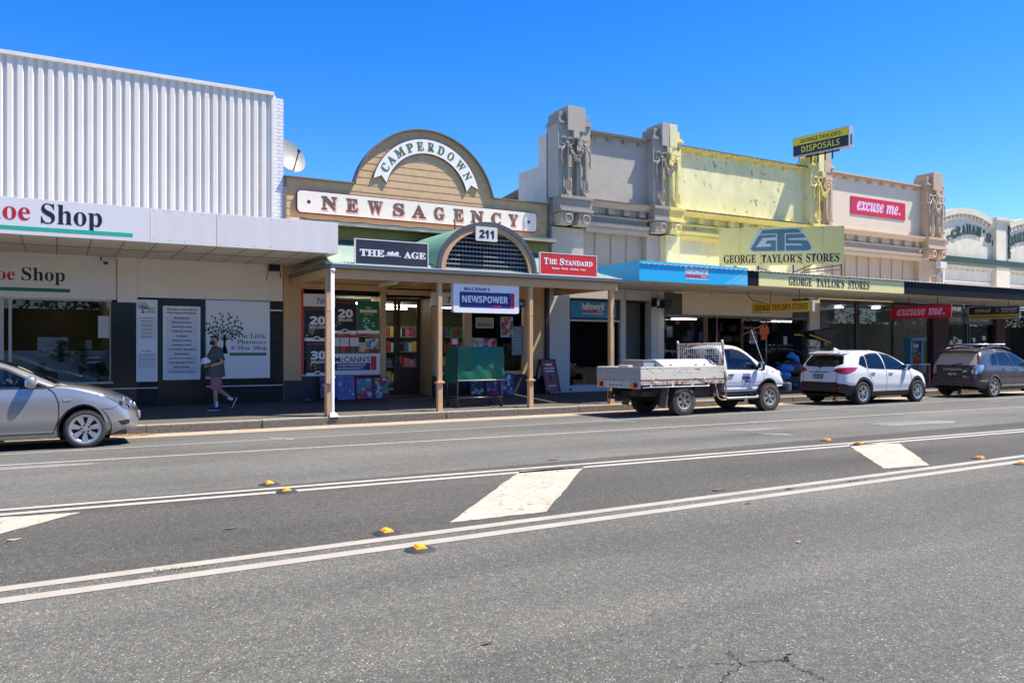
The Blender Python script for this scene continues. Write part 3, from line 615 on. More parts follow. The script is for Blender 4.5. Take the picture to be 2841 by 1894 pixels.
t=sign('wall_sign','large white panel with leafy tree emblem reading The Little Pharmacy & Shoe Shop','sign',fr,.03,SW,bord=.035,bordm=ALU,extra=logo)
ROWS=['Wheelchairs','Wheely Walkers','Walking Frames','Walking Sticks','Crutches','Shower Chairs','Commode Chairs','Circulation Boosters','Nebulisers','Blood Pressure Machines','Therapeutic Chairs','Bed Cradles','CPAP Machines & Masks']
def hire(t,fr):
    b=MB(); b.text('We hire & sell aids to',fr,fr.w*.51,fr.h*.955,fr.w*.8,None,SANSI,0,.006); b.text('daily living including:-',fr,fr.w*.51,fr.h*.905,fr.w*.82,None,SANSI,0,.006)
    for i,s in enumerate(ROWS): b.text(s,fr,fr.w*.5,fr.h*(.838-.0605*i),min(fr.w*.7,len(s)*.034),None,SANSB,0,.006)
    b.build('lettering',BK,t,recalc=False)
    for i in range(13):
        b=MB(); y=fr.h*(.838-.0605*i); a0,a1,h=fr.w*.1,fr.w*.9,fr.h*.02
        for q in ((a0,a1,y-h,y-h+.008),(a0,a1,y+h-.008,y+h),(a0,a0+.008,y-h,y+h),(a1-.008,a1,y-h,y+h)): b.rect(fr,*q,.005)
        b.build('row_box',GREYP,t,recalc=False)
sign('wall_sign','tall white sign on the black door listing aids We hire & sell','sign',FP(452,556,848,1054,YF-.02),.01,SW,extra=hire,round=.03)
R2=['Murray Fry','Sarah Baker','Irwin Lowe','Sarah Venn','Abbey Dixon']
def pharm(t,fr):
    b=MB(); b.text('Your Pharmacists:-',fr,fr.w*.5,fr.h*.78,fr.w*.85,None,SANSB,0,.006)
    for i,s in enumerate(R2): b.text(s,fr,fr.w*.5,fr.h*(.735-.047*i),fr.w*.055*len(s),None,SANSB,0,.006)
    b.text('We Offer:-',fr,fr.w*.5,fr.h*.375,fr.w*.5,None,SANSB,0,.006)
    for i,s in enumerate(['Dose Admin Services','In-store Podiatrist','In-store Massage Therapist','Blood Pressure Monitoring']): b.text(s,fr,fr.w*.5,fr.h*(.325-.047*i),fr.w*.74,None,SANSB,0,.006)
    for i,s in enumerate(['The Little','Pharmacy','& Shoe Shop']): b.text(s,fr,fr.w*.7,fr.h*(.905-.02*i),fr.w*.42,None,SERIF,-.01,.006)
    b.rect(fr,fr.w*.2,fr.w*.92,fr.h*.845,fr.h*.852,.006); b.build('lettering',BK,t,recalc=False)
    for y in [.735-.047*i for i in range(5)]+[.325-.047*i for i in range(4)]:
        b=MB(); y*=fr.h; a0,a1,h=fr.w*.08,fr.w*.92,fr.h*.018
        for q in ((a0,a1,y-h,y-h+.007),(a0,a1,y+h-.007,y+h),(a0,a0+.007,y-h,y+h),(a1-.007,a1,y-h,y+h)): b.rect(fr,*q,.005)
        b.build('row_box',GREYP,t,recalc=False)
    b=MB(); treelogo(fr,fr.w*.3,fr.h*.905,.26,b); b.build('tree_emblem',[LEAFD,LEAFG],t,recalc=False)
sign('wall_sign','narrow white panel with small tree emblem listing Your Pharmacists','sign',FP(379,436,831,1058,YF-.05),.02,SW,bord=.03,bordm=ALU,extra=pharm)
# alarm siren box, black floodlight
t=T('alarm_box','small white alarm box with blue lamp under the canopy','alarm box',(PX(292,YF),YF-.04,PZ(292,735,YF)))
f=FP(282,303,712,726,YF-.04); b=MB(); b.box(f.O.x,f.O.x+f.w,YF-.16,YF-.031,f.O.z,f.O.z+f.h); b.build('housing',OFFW,t,bevel=.015)
b=MB(); b.ell((f.O.x+f.w*.5,YF-.1,f.O.z-.02),(.055,.045,.05)); b.build('blue_lamp',mat('blue_lens',(.01,.04,.4),.2),t)
b=MB(); b.box(f.O.x-.03,f.O.x,YF-.08,YF-.031,f.O.z+.03,f.O.z+f.h-.02); b.build('bracket',DGREY,t)
t=T('floodlight','black floodlight box on the cream panel beside the newsagency','light',(PX(758,YF),YF-.1,PZ(758,745,YF)))
f=FP(744,772,733,752,YF-.12); b=MB(); b.box(f.O.x,f.O.x+f.w,YF-.3,YF-.08,f.O.z,f.O.z+f.h); b.build('housing',BLACK,t,bevel=.01)
b=MB(); b.tube([(f.O.x+.03,YF-.1,f.O.z),(f.O.x-.02,YF-.06,f.O.z-.1),(f.O.x-.02,YF-.04,f.O.z-.24)],.008); b.tube([(f.O.x+f.w+.04,YF-.08,f.O.z+f.h),(f.O.x+f.w+.08,YF-.05,f.O.z-.16)],.012); b.build('cable',BLACK,t)
# satellite dish beside the parapet
t=T('satellite_dish','grey satellite dish on an arm beside the newsagency parapet','satellite dish',(PX(790,22.0),22.0,PZ(790,480,22.0)))
c=Vector((PX(797,22.),22.,PZ(797,441,22.))); rd=PZ(792,395,22.)-c.z
ax=Vector((.28,-.80,.36)).normalized(); M=ax.to_track_quat('Z','Y').to_matrix()
b=MB(); n=28
for k in range(6):
    for i in range(n):
        P=[]
        for kk,ii in ((k,i),(k,i+1),(k+1,i+1),(k+1,i)):
            r=rd*1.05*kk/6; a=2*PI*ii/n; P.append(c+M@Vector((r*math.cos(a),r*math.sin(a)*1.08,.28*r*r/rd)))
        b.face(P)
b.smooth=True; o=b.build('dish',mat('dish_grey',(.30,.305,.31),.5),t); md=o.modifiers.new('thick','SOLIDIFY'); md.thickness=.015
b=MB(); tip=c+M@Vector((0,-.1,rd*1.25)); b.tube([c+M@Vector((0,-rd*1.02,.26*rd)),tip],.018); b.ell(tip,(.05,.05,.06)); b.build('feed_arm',DGREY,t)
b=MB(); b.tube([c-ax*.05,c-ax*.3+Vector((-.1,.05,-.2)),Vector((xR-.1,22.1,c.z-.6))],.03); b.build('mount',DGREY,t)
# ================================================================== newsagency
nx0,nx1=xR,PX(1521,YF)
na=T('shop_building','tan weatherboard newsagency with round arched parapet','building',((nx0+nx1)/2,YF,ZF))
zs=6.17; ax_,ar=9.30,2.20; ac=zs+1.75-ar    # arch centre height
a0=math.degrees(math.asin((zs-ac)/ar))
out=[(nx0,4.5),(nx1,4.5),(nx1,zs)]+arc(ax_,ac,ar,a0,180-a0,40)+[(nx0,zs)]
b=MB(); b.prismy(out,YF,YF+.2); b.build('parapet_core',TAN,na)
# weatherboards: each course leans out at its lower edge
b=MB(); hb=.205; z=4.55; rr=random.Random(2)
def halfw(z):
    if z<zs: return nx0+.01,nx1-.01
    s=ar*ar-(z-ac)**2
    return (ax_-math.sqrt(s),ax_+math.sqrt(s)) if s>.02 else None
while z<zs+1.75:
    n=4; 
    for k in range(n):
        za,zb=z+hb*k/n,z+hb*(k+1)/n; h0,h1=halfw(za),halfw(min(zb,zs+1.74))
        if za<zs<zb: h1=h0
        if not h0 or not h1: continue
        ya,yb=YF-.005-.009*(1-k/n),YF-.005-.009*(1-(k+1)/n)
        b.face([(h0[0],ya,za),(h0[1],ya,za),(h1[1],yb,zb),(h1[0],yb,zb)])
    h0=halfw(z)
    if h0: b.face([(h0[0],YF-.001,z),(h0[1],YF-.001,z),(h0[1],YF-.014,z),(h0[0],YF-.014,z)])
    z+=hb
b.build('weatherboard',TAND,na,recalc=False)
# capping
CAP=mat('cap_metal',(.16,.155,.15),.5,var=.2); b=MB()
pts=[(nx1,zs)]+arc(ax_,ac,ar,a0,180-a0,48)+[(nx0,zs)]
for (xa,za),(xb,zb) in zip(pts,pts[1:]):
    d=Vector((xb-xa,zb-za)).normalized(); nn=Vector((d.y,-d.x))*.03
    V=[(x+k*nn.x,y,zq+k*nn.y) for (x,zq) in ((xa,za),(xb,zb)) for k in (0,1) for y in (YF-.13,YF+.22)]
    b.raw(V,[(0,1,5,4),(2,6,7,3),(0,4,6,2),(1,3,7,5)])
b.box(nx1-.06,nx1+.0,YF-.06,YF-.022,4.6,zs-.01); b.box(nx0,nx0+.07,YF-.06,YF-.022,4.6,zs-.01); b.build('capping',CAP,na,recalc=True)
# eave box
EAV=mat('eave_cream',(.72,.58,.42),.55,var=.08); b=MB(); b.box(nx0+.02,nx1-.02,YF-.52,YF-.022,4.93,5.03); b.build('eave',EAV,na,bevel=.01); b=MB(); b.box(nx0+.03,nx1-.03,YF-.50,YF-.1,4.915,4.929); b.build('eave_soffit',mat('soffit_olive',(.085,.075,.02),.7),na)
b=MB(); b.box(nx0+.04,nx1-.04,YF-.10,YF-.022,4.6,4.92); b.build('eave_box',mat('olive_board',(.16,.15,.05),.6),na)
b=MB(); b.box(nx0+.03,nx1-.03,YF-.05,YF,4.2,4.6); b.build('frieze_board',mat('dark_green_board',(.02,.07,.05),.5),na)
b=MB(); P=[(nx0+.3+ (nx1-nx0-.5)*i/40,YF-.53,5.05-.03*abs(math.sin(i*.7))) for i in range(41)]; b.tube(P,.014,6); b.build('cable',BLACK,na)
b=MB(); b.box(nx0,nx1,YF+6,YF+6.2,0,5.5); b.box(nx1-.2,nx1,YF+.2,YF+6,0,5.5); b.face([(nx0,YF+.2,6.0),(nx1,YF+.2,6.0),(nx1,YF+6,4.8),(nx0,YF+6,4.8)]); b.build('rear_body',mat('tin_roof',(.45,.45,.46),.5,var=.1),na)
# side piers at street level, shopfront
b=MB(); xa,xb=PX(836,YF),PX(1459,YF); b.box(nx0,xa,YF-.02,YF+.2,ZF,4.2); b.box(xb,nx1-.16,YF-.02,YF+.2,ZF,4.2); zh=PZ(940,803,YF); b.box(xa,xb,YF-.02,YF+.15,zh,4.2); b.build('shopfront_wall',TAN,na)
b=MB(); b.box(xa-.05,PX(1072,YF),YF-.07,YF-.02,zh-.02,zh+.14); b.box(PX(1072,YF),xb+.05,YF-.05,YF-.02,zh-.10,zh+.06); b.build('window_head',TAN,na,bevel=.01)
zb=PZ(950,1042,YF); BASE=mat('base_dark',(.035,.033,.03),.5,var=.2)
jx=[PX(u,YF) for u in (1055,1070,1203,1222,1287,1308,1452)]
b=MB(); b.box(xa,jx[1],YF-.01,YF+.12,ZF,zb); b.box(jx[2],xb,YF-.01,YF+.12,ZF,zb-.05); b.box(nx0+.01,xa,YF-.035,YF-.021,ZF,zb-.1); b.box(xb,nx1-.17,YF-.035,YF-.021,ZF,zb-.1); b.build('stall_riser',BASE,na)
b=MB(); b.box(jx[0],jx[1],YF-.04,YF+.12,ZF,zh-.02); b.box(jx[2],jx[3],YF-.03,YF+.12,zb-.05,zh-.1); b.box(jx[4],jx[5],YF-.03,YF+.1,zb-.05,zh-.1); b.box(jx[6],xb,YF-.03,YF+.12,zb-.05,zh-.1); b.box(xa-.02,jx[0],YF-.03,YF+.1,zb,zb+.06); b.box(jx[3],jx[6],YF-.04,YF+.1,zb-.05,zb+.06); b.build('window_frame',TAN,na,bevel=.006)
b=MB(); b.box(xa-.0,xa+.06,YF-.05,YF,zb+.06,zh-.02); b.box(xa+.06,PX(930,YF),YF-.05,YF-.01,PZ(880,850,YF),PZ(880,846,YF)); b.build('red_trim',RED,na)
pane(na,xa+.06,jx[0],zb+.06,zh-.02); pane(na,jx[3],jx[4],zb+.06,zh-.1); pane(na,jx[5],jx[6],zb+.06,zh-.1)
# recessed entrance with double glazed doors
yd=YF+1.0
b=MB(); b.box(jx[1]-.06,jx[1],YF+.12,yd,ZF,zh); b.box(jx[2]-.02,jx[2]+.04,YF+.12,yd,ZF,zh); b.box(jx[1],jx[2],YF-.02,yd+.1,zh-.02,zh+.1); b.build('porch_lining',mat('porch_tan',(.45,.28,.14),.6),na)
b=MB(); b.face([(jx[1],YF-.05,ZF),(jx[2],YF-.05,ZF),(jx[2],yd,ZF+.02),(jx[1],yd,ZF+.02)]); b.build('porch_floor',DGREY,na)
DB=mat('door_brown',(.07,.045,.025),.5); xm=(jx[1]+jx[2])/2
for k,(a,c) in enumerate(((jx[1],xm-.01),(xm+.01,jx[2]-.02))):
    b=MB(); z0,z1=ZF+.03,zh-.12
    for q in ((a,a+.09,z0,z1),(c-.09,c,z0,z1),(a+.09,c-.09,z1-.1,z1),(a+.09,c-.09,z0,z0+.75) if k else (a+.09,c-.09,z0,z0+.15)): b.box(q[0],q[1],yd-.03,yd+.02,q[2],q[3])
    d=b.build('entrance_door',DB,na,bevel=.006); bb=MB(); bb.face([(a+.09,yd,z0+.15),(c-.09,yd,z0+.15),(c-.09,yd,z1-.1),(a+.09,yd,z1-.1)]); bb.build('door_glass',SGL,d,recalc=False)
    bb=MB(); xx=c-.05 if k==0 else a+.05; bb.tube([(xx,yd-.05,1.15),(xx,yd-.09,1.2),(xx,yd-.09,1.4),(xx,yd-.05,1.45)],.012); bb.build('door_handle',STEEL,d)
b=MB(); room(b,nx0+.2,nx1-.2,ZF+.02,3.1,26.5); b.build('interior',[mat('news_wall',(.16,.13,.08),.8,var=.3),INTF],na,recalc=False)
b=MB()
for x,y in ((7.0,22.2),(8.7,22.8),(10.2,23.0),(8.9,24.6),(12,22.6)): b.box(x,x+1.2,y,y+.05,2.92,2.97)
b.build('ceiling_lamp',LAMPW,na)
rr=random.Random(9); GOODS=[mat('goods%d'%i if 0 else 'goods_'+n,c,.5) for i,(n,c) in enumerate((('red',(.35,.03,.03)),('white',(.5,.5,.48)),('blue',(.05,.12,.35)),('yellow',(.5,.35,.05)),('green',(.06,.25,.1)),('pink',(.5,.12,.25)),('black',(.02,.02,.02))))]
for k,(xa_,xb_,y) in enumerate(((nx0+.5,nx0+4,24.6),(nx0+4.4,nx1-.6,25.2))):
    t=T('display_shelf','stocked shelves of papers and cards deep inside the newsagency on the '+('left' if k==0 else 'right'),'shelf',((xa_+xb_)/2,y,ZF+.02),'shelves inside the newsagency')
    b=MB()
    for z in (.5,1.,1.5,2.0): b.box(xa_,xb_,y,y+.35,z,z+.03)
    b.box(xa_,xb_,y+.35,y+.38,ZF+.02,2.4); b.build('rack',mat('shelf_grey',(.2,.2,.19),.6),t)
    b=MB()
    for z in (.53,1.03,1.53,2.03):
        x=xa_+.03
        while x<xb_-.25:
            w=rr.uniform(.12,.24); b.box(x,x+w-.02,y+.02+rr.random()*.05,y+.2,z,z+rr.uniform(.2,.36),rr.randrange(7)); x+=w
    o=b.build('stock',GOODS,t); o['kind']='stuff'
# dark downpipe at the party wall, white downpipe at the corner post
b=MB(); x=nx1-.09; b.box(x-.05,x+.05,YF-.1,YF-.02,ZF,4.6); b.build('downpipe',mat('downpipe_dark',(.03,.028,.026),.5),na)
# ---------------------------------------------------------------- parapet signs
fr=FP(823,1490,523.5,589,YF-.10); fr.h=PZ(828,523.5,YF-.1)-PZ(828,588,YF-.1)
MAR=mat('maroon_edge',(.13,.012,.02),.4); SC_=mat('sign_cream',(.80,.74,.64),.5,var=.05)
t=T('name_board','long cream board with maroon edge reading NEWSAGENCY','sign',fr.p(fr.w/2,0,0))
b=MB(); b.fprism(fr,rrect(fr.w,fr.h,.12),-.07,-.012); b.build('edge',MAR,t)
f2=fr.sub(.022,.022,fr.w-.044,fr.h-.044); b=MB(); b.fprism(f2,rrect(f2.w,f2.h,.10),-.012,0); b.build('board',SC_,t)
b=MB(); lets='NEWSAGENCY'; cs=[(892+935)/2,(960+994)/2,(1016+1066)/2,(1087+1125)/2,(1141+1183)/2,(1201+1236)/2,(1256+1288)/2,(1306+1341)/2,(1360+1393)/2,(1407+1441)/2]
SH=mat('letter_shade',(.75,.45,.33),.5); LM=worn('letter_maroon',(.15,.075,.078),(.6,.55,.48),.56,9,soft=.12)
for ch,u in zip(lets,cs):
    ww=(fr.h*.62)*(1.15 if ch in 'NWA' else .9); a=PX(u,YF-.1)-fr.O.x
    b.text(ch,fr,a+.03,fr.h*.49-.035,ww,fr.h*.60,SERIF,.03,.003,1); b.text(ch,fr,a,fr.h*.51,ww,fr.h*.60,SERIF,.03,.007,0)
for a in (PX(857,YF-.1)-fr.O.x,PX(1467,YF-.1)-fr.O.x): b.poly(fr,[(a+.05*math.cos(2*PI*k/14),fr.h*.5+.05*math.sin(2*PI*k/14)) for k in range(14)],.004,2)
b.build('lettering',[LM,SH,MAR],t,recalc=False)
b=MB(); b.rect(fr,fr.w*.535,fr.w*.5362,.03,fr.h-.03,.003); b.build('panel_joint',GREYP,t,recalc=False)
# ribbon CAMPERDOWN
cx,cz,ro,ri=9.32,5.97,1.70,1.30; Y=YF-.06
t=T('ribbon_sign','white arched ribbon board reading CAMPERDOWN in green','sign',(cx,Y,cz+1.3))
def rib(g):
    A=arc(cx,cz,ro+g,159.5,20.5,36); B=arc(cx,cz,ri-g,20.5-0,159.5+0,36)
    tail_r=[(cx+math.cos(R(24))*(ro+ri)/2,cz+math.sin(R(24))*(ro+ri)/2)]; tail_l=[(cx+math.cos(R(156))*(ro+ri)/2,cz+math.sin(R(156))*(ro+ri)/2)]
    return A,tail_r,B,tail_l
for g,y0,y1,m,nm in ((.02,Y-.01,Y+.05,MAR,'edge'),(0,Y-.016,Y-.010,mat('ribbon_white',(.80,.79,.76),.5,var=.04),'board')):
    A,tr,B,tl=rib(g); b=MB(); n=len(A)-1
    for i in range(n):
        o1,o2=A[i],A[i+1]; i1,i2=B[n-i],B[n-i-1]
        V=[(o1[0],y0,o1[1]),(o2[0],y0,o2[1]),(i2[0],y0,i2[1]),(i1[0],y0,i1[1])]
        b.face(V); b.face([(x,y1,z) for x,_,z in V][::-1])
        b.face([(o1[0],y0,o1[1]),(o1[0],y1,o1[1]),(o2[0],y1,o2[1]),(o2[0],y0,o2[1])]); b.face([(i1[0],y0,i1[1]),(i2[0],y0,i2[1]),(i2[0],y1,i2[1]),(i1[0],y1,i1[1])])
    for e,s in ((A[0],1),(A[-1],-1)):     # swallow tails
        i_=B[-1] if s==1 else B[0]; th=R(159.5+6*1) if s==1 else R(20.5-6)
        p1=(cx+math.cos(th)*(ro+g),cz+math.sin(th)*(ro+g)); p2=(cx+math.cos(th)*(ri-g),cz+math.sin(th)*(ri-g)); mid=((e[0]+i_[0])/2,(e[1]+i_[1])/2)
        for tri in ((e,p1,mid),(mid,p2,i_)):
            b.prismy([tri[0],tri[1],tri[2]],y0,y1)
    b.build(nm,m,t,recalc=False)
b=MB(); LG=mat('letter_green',(.09,.13,.035),.5); angs=[150,138.5,125,111.5,99,86,73.5,60.5,45.5,31.5]
for ch,a in zip('CAMPERDOWN',angs):
    a=R(a); c=Vector((cx+math.cos(a)*1.5,Y-.019,cz+math.sin(a)*1.5)); f=Fr(c,(math.sin(a),0,-math.cos(a)),(math.cos(a),0,math.sin(a)))
    b.text(ch,f,0,0,.21 if ch not in 'MW' else .29,.25,SERIF,.02,.003)
b.build('lettering',LG,t,recalc=False)
# ---------------------------------------------------------------- verandah
YV=18.0; vx0,vx1=PX(900,YV),PX(1712,YV)
ve=T('verandah','timber post verandah with green corrugated roof and barrel vault over the newsagency door','verandah',((vx0+vx1)/2,YV,gz(YV)))
zg=3.56; GR=mat('roof_green',(.33,.44,.37),.5,var=.16,vs=3,dirt=.5,dcol=(.12,.15,.13),dscale=5,dthr=.6); 
# corrugated skillion with hipped ends
b=MB(); nco=int((vx1-vx0)/.019); ztop=4.45; yb_=YF-.06
def roofz(x,y): 
    k=(y-YV+.12)/(yb_-YV+.12); z=zg+.05+(ztop-zg)*k
    e=min(x-vx0+.02,vx1+.02-x)/.95
    return min(z,zg+.05+(ztop-zg)*max(e,0))
for i in range(nco):
    xa,xb=vx0+(vx1-vx0)*i/nco,vx0+(vx1-vx0)*(i+1)/nco
    za,zb=.009*math.sin(2*PI*xa/.076),.009*math.sin(2*PI*xb/.076)
    n=8
    for j in range(n):
        ya,yc=YV-.12+(yb_-YV+.12)*j/n,YV-.12+(yb_-YV+.12)*(j+1)/n
        b.face([(xa,ya,roofz(xa,ya)+za),(xb,ya,roofz(xb,ya)+zb),(xb,yc,roofz(xb,yc)+zb),(xa,yc,roofz(xa,yc)+za)])
b.smooth=True; b.build('corrugated_roof',GR,ve,recalc=False)
b=MB(); b.face([(vx0+.05,YV,zg+.0),(vx1-.05,YV,zg),(vx1-.05,yb_,3.9),(vx0+.05,yb_,3.9)]); b.build('ceiling_lining',mat('lining_tan',(.52,.36,.2),.6,var=.1),ve,recalc=False)
b=MB(); b.box(vx0-.03,vx1+.03,YV-.20,YV-.06,zg-.075,zg+.035); b.box(vx0-.03,vx0+.05,YV-.06,yb_,zg-.06,zg+.03); b.box(vx1-.05,vx1+.03,YV-.06,yb_,zg-.06,zg+.03); b.build('gutter',mat('gutter_grey',(.10,.115,.125),.4),ve,bevel=.012)
b=MB(); b.box(vx0-.03,vx1+.03,YV-.204,YV-.2,zg+.02,zg+.038); b.build('gutter_bead',mat('bead_white',(.7,.7,.7),.4),ve)
b=MB(); b.box(vx0+.02,vx1-.02,YV-.05,YV+.06,zg-.29,zg-.075); b.box(vx0+.02,vx0+.1,YV+.06,yb_,zg-.26,zg-.075); b.box(vx1-.1,vx1-.02,YV+.06,yb_,zg-.26,zg-.075); b.build('beam',TAN,ve,bevel=.008)
zgv=gz(YV)
for i,u in enumerate((909.5,1219,1471,1695)):
    x=PX(u,YV); b=MB(); w=.055 if i<3 else .065
    b.box(x-w,x+w,YV-w,YV+w,zgv+.75,zg-.29); b.box(x-w*1.15,x+w*1.15,YV-w*1.15,YV+w*1.15,zgv,zgv+.68)
    for z,k in ((.68,1.45),(.705,1.95),(.73,1.6)): b.box(x-w*k,x+w*k,YV-w*k,YV+w*k,zgv+z,zgv+z+.025)
    b.box(x-w*1.1,x+w*1.1,YV-w*1.1,YV+w*1.1,zg-1.05,zg-1.02); b.build('post',TAN,ve,bevel=.008)
b=MB(); x=PX(1471,YV)
for s,xx in ((1,x),(1,PX(1695,YV)-.55)):
    pass
b.prismy([(x+.24,zg-.29),(x+.42,zg-.29),(x+.30,zg-.75),(x+.24,zg-.85)],YF-.6,YF-.5); b.build('bracket',TAN,ve)
for k in range(3):
    b=MB(); x=PX((1219,1471,1340)[k],YV); b.box(x-.04,x+.04,YV+.06,yb_,zg-.24,zg-.1); b.build('rafter',TAN,ve)
# white downpipe
b=MB(); x=PX(921.5,YV-.14); b.tube([(x,YV-.16,zg-.09),(x,YV-.16,zgv+.06),(x+.0,YV-.17,zgv+.02)],.045,14); b.tube([(x,YV-.16,zg-.09),(x,YV-.16,zg-.17)],.062,14); b.box(x-.075,x+.075,YV-.18,YV-.10,zgv+.9,zgv+.915)
b.raw([(x-.06,YV-.2,zgv+.1),(x+.06,YV-.2,zgv+.1),(x+.14,YV-.26,zgv),(x-.08,YV-.26,zgv),(x-.06,YV-.1,zgv+.1),(x+.06,YV-.1,zgv+.1),(x+.14,YV-.08,zgv),(x-.08,YV-.08,zgv)],[(0,1,2,3),(4,7,6,5),(0,4,5,1),(1,5,6,2),(0,3,7,4)])
b.build('downpipe',mat('pipe_white',(.72,.74,.78),.3),ve)
# barrel vault
vcx=(PX(1210,YV)+PX(1479,YV))/2; vr=(PX(1479,YV)-PX(1210,YV))/2; vz=zg+.03; vh=PZ(1352,622,YV)-vz
def va(r,h,a0=0,a1=180,n=36): return [(vcx+r*math.cos(R(a0+(a1-a0)*i/n)),vz+h*math.sin(R(a0+(a1-a0)*i/n))) for i in range(n+1)]
b=MB(); P=va(vr,vh,0,180,44); nL=14
for (xa,za),(xb,zb) in zip(P,P[1:]): b.face([(xa,YV-.05,za),(xb,YV-.05,zb),(xb,YF-.1,zb),(xa,YF-.1,za)])
b.smooth=True; o=b.build('vault_roof',worn('vault_green',(.15,.33,.235),(.13,.14,.12),.57,4,(1,1,1),.12),ve,recalc=False); md=o.modifiers.new('thick','SOLIDIFY'); md.thickness=.02; md.offset=1
def ring(b,r1,h1,r2,h2,y0,y1):
    A,B=va(r1,h1),va(r2,h2)
    for i in range(36):
        q=[A[i],A[i+1],B[i+1],B[i]]
        b.face([(x,y0,z) for x,z in q]); b.face([(x,y1,z) for x,z in q][::-1])
        for e,f in ((0,1),(2,3)): b.face([(q[e][0],y0,q[e][1]),(q[e][0],y1,q[e][1]),(q[f][0],y1,q[f][1]),(q[f][0],y0,q[f][1])])
b=MB(); ring(b,vr+.03,vh+.03,vr-.07,vh-.07,YV-.16,YV-.06); b.build('vault_edge',mat('edge_slate',(.075,.085,.095),.5),ve)
b=MB(); ring(b,vr-.07,vh-.07,vr-.2,vh-.2,YV-.13,YV-.05); b.build('vault_arch',TAN,ve)
b=MB(); A=va(vr+.035,vh+.035,30,150)
for (xa,za),(xb,zb) in zip(A,A[1:]): b.face([(xa,YF-.24,za),(xb,YF-.24,zb),(xb,YF-.1,zb),(xa,YF-.1,za)]); b.face([(xa,YF-.24,za),(xb,YF-.24,zb),(xb,YF-.24,zb-.06),(xa,YF-.24,za-.06)])
b.build('vault_flashing',mat('flash_maroon',(.16,.03,.03),.5),ve,recalc=False)
b=MB(); ri_,hi_=vr-.19,vh-.19; z=vz+.05
while z<vz+hi_-.03:
    x=ri_*math.sqrt(max(0,1-((z-vz)/hi_)**2)); b.box(vcx-x,vcx+x,YV+.0,YV+.03,z,z+.03,0); z+=.112
x=-ri_+.05
while x<ri_-.02:
    h=hi_*math.sqrt(max(0,1-(x/ri_)**2)); b.box(vcx+x,vcx+x+.03,YV+.034,YV+.05,vz,vz+h,1); x+=.1
b.build('lattice',[mat('lattice_slate',(.30,.31,.33),.5),mat('lattice_brown',(.10,.085,.075),.6)],ve)
b=MB()
for u in (1262,1316): 
    xx=PX(u,YV+1.2); b.tube([(xx,YV+1.2,vz+vh*.85),(xx,YV+1.2,PZ(u,592 if u>1300 else 608,YV+1.2))],.022,8)
b.build('vent_pipe',mat('pipe_brown',(.05,.03,.025),.6),ve)
sign('number_plate','small cream plate with black 211 on top of the vault arch','number plate',FP(1320,1380,627,667,YV-.18),.03,mat('plate_cream',(.68,.66,.62),.5),round=.03,texts=[('211',.5,.5,.68,.58,SANSB,.03,BK)])
b=MB(); x=PX(1080,19.2); 
t=T('strip_light','white batten strip light under the verandah roof','light',(x,19.2,3.35)); b.box(x-.0,x+.09,18.7,20.1,3.30,3.36); b.build('housing',OFFW,t,bevel=.01); b=MB(); b.tube([(x+.045,18.75,3.28),(x+.045,20.05,3.28)],.014,8); b.build('tube_lamp',WHITE,t)
# ---------------------------------------------------------------- signs on and under the verandah
def crest(t,fr):
    b=MB(); rr=random.Random(4); c=fr.w*.50; 
    for k in range(90):
        a=c+rr.uniform(-.075,.075)*fr.w; q=fr.h*(.43+abs(rr.gauss(0,.06))); s=.028*rr.uniform(.5,1.3); b.poly(fr,[(a-s,q),(a,q-s*.6),(a+s,q),(a,q+s*.8)],.006+.00005*k)
    b.rect(fr,c-.12*fr.w,c+.12*fr.w,fr.h*.385,fr.h*.405,.006); b.build('crest',WHITE,t,recalc=False)
fr=FP(985,1188,661,734,YV-.1); fr.O.z=zg+.05; fr.h=PZ(985,661,YV-.1)-fr.O.z
DK=mat('age_charcoal',(.035,.038,.048),.35,var=.35,vs=2.2,stretch=(1,1,.4))
sign('roof_sign','charcoal board on the verandah roof reading THE AGE','sign',fr,.05,DK,bord=.022,bordm=mat('edge_white',(.7,.7,.7),.4),extra=crest,texts=[('THE',.225,.47,.33,.27,SERIF,.025,WHITE),('AGE',.81,.47,.31,.27,SERIF,.025,WHITE)])
fr=FP(1498,1656,699,762,YV-.1); fr.O.z=zg+.05; fr.h=PZ(1498,699,YV-.1)-fr.O.z
SR=mat('standard_red',(.62,.025,.02),.35)
sign('roof_sign','red board on the verandah roof reading THE STANDARD','sign',fr,.05,SR,bord=.02,bordm=mat('edge_white',(.7,.7,.7),.4),texts=[('T',.105,.62,.075,.30,SERIF,.02,WHITE),('HE',.225,.60,.135,.235,SERIF,.02,WHITE),('S',.375,.62,.075,.31,SERIF,.02,WHITE),('TANDARD',.67,.59,.50,.235,SERIF,.02,WHITE),('News . Print . Online . You',.5,.31,.58,.10,SANSB,.01,WHITE)])
def npow(t,fr):
    b=MB(); b.rect(fr,fr.w*.09,fr.w*.87,fr.h*.18,fr.h*.70,.004,0); b.rect(fr,fr.w*.872,fr.w*.925,fr.h*.18,fr.h*.70,.004,1); b.rect(fr,fr.w*.59,fr.w*.725,fr.h*.215,fr.h*.255,.006,1); b.build('blue_panel',[NAVY,RED],t,recalc=False)
fr=FP(1258,1440,783,866,YV-.0)
sg=sign('hanging_sign','white rounded sign under the verandah reading McCANN\'S NEWSPOWER','sign',fr,.14,mat('lightbox_white',(.80,.81,.84),.3),round=.06,extra=npow,texts=[('McCANN\'S',.35,.80,.40,.11,SANSI,.0,BK),('NEWSPOWER',.475,.46,.70,.24,SANSB,.02,WHITE)])
b=MB(); 
for k in (.2,.8): b.tube([fr.p(fr.w*k,fr.h,-.07),fr.p(fr.w*k,fr.h+.12,-.07)],.01,6)
b.build('hanger',STEEL,sg)
TB=mat('tatts_blue',(.02,.16,.5),.4)
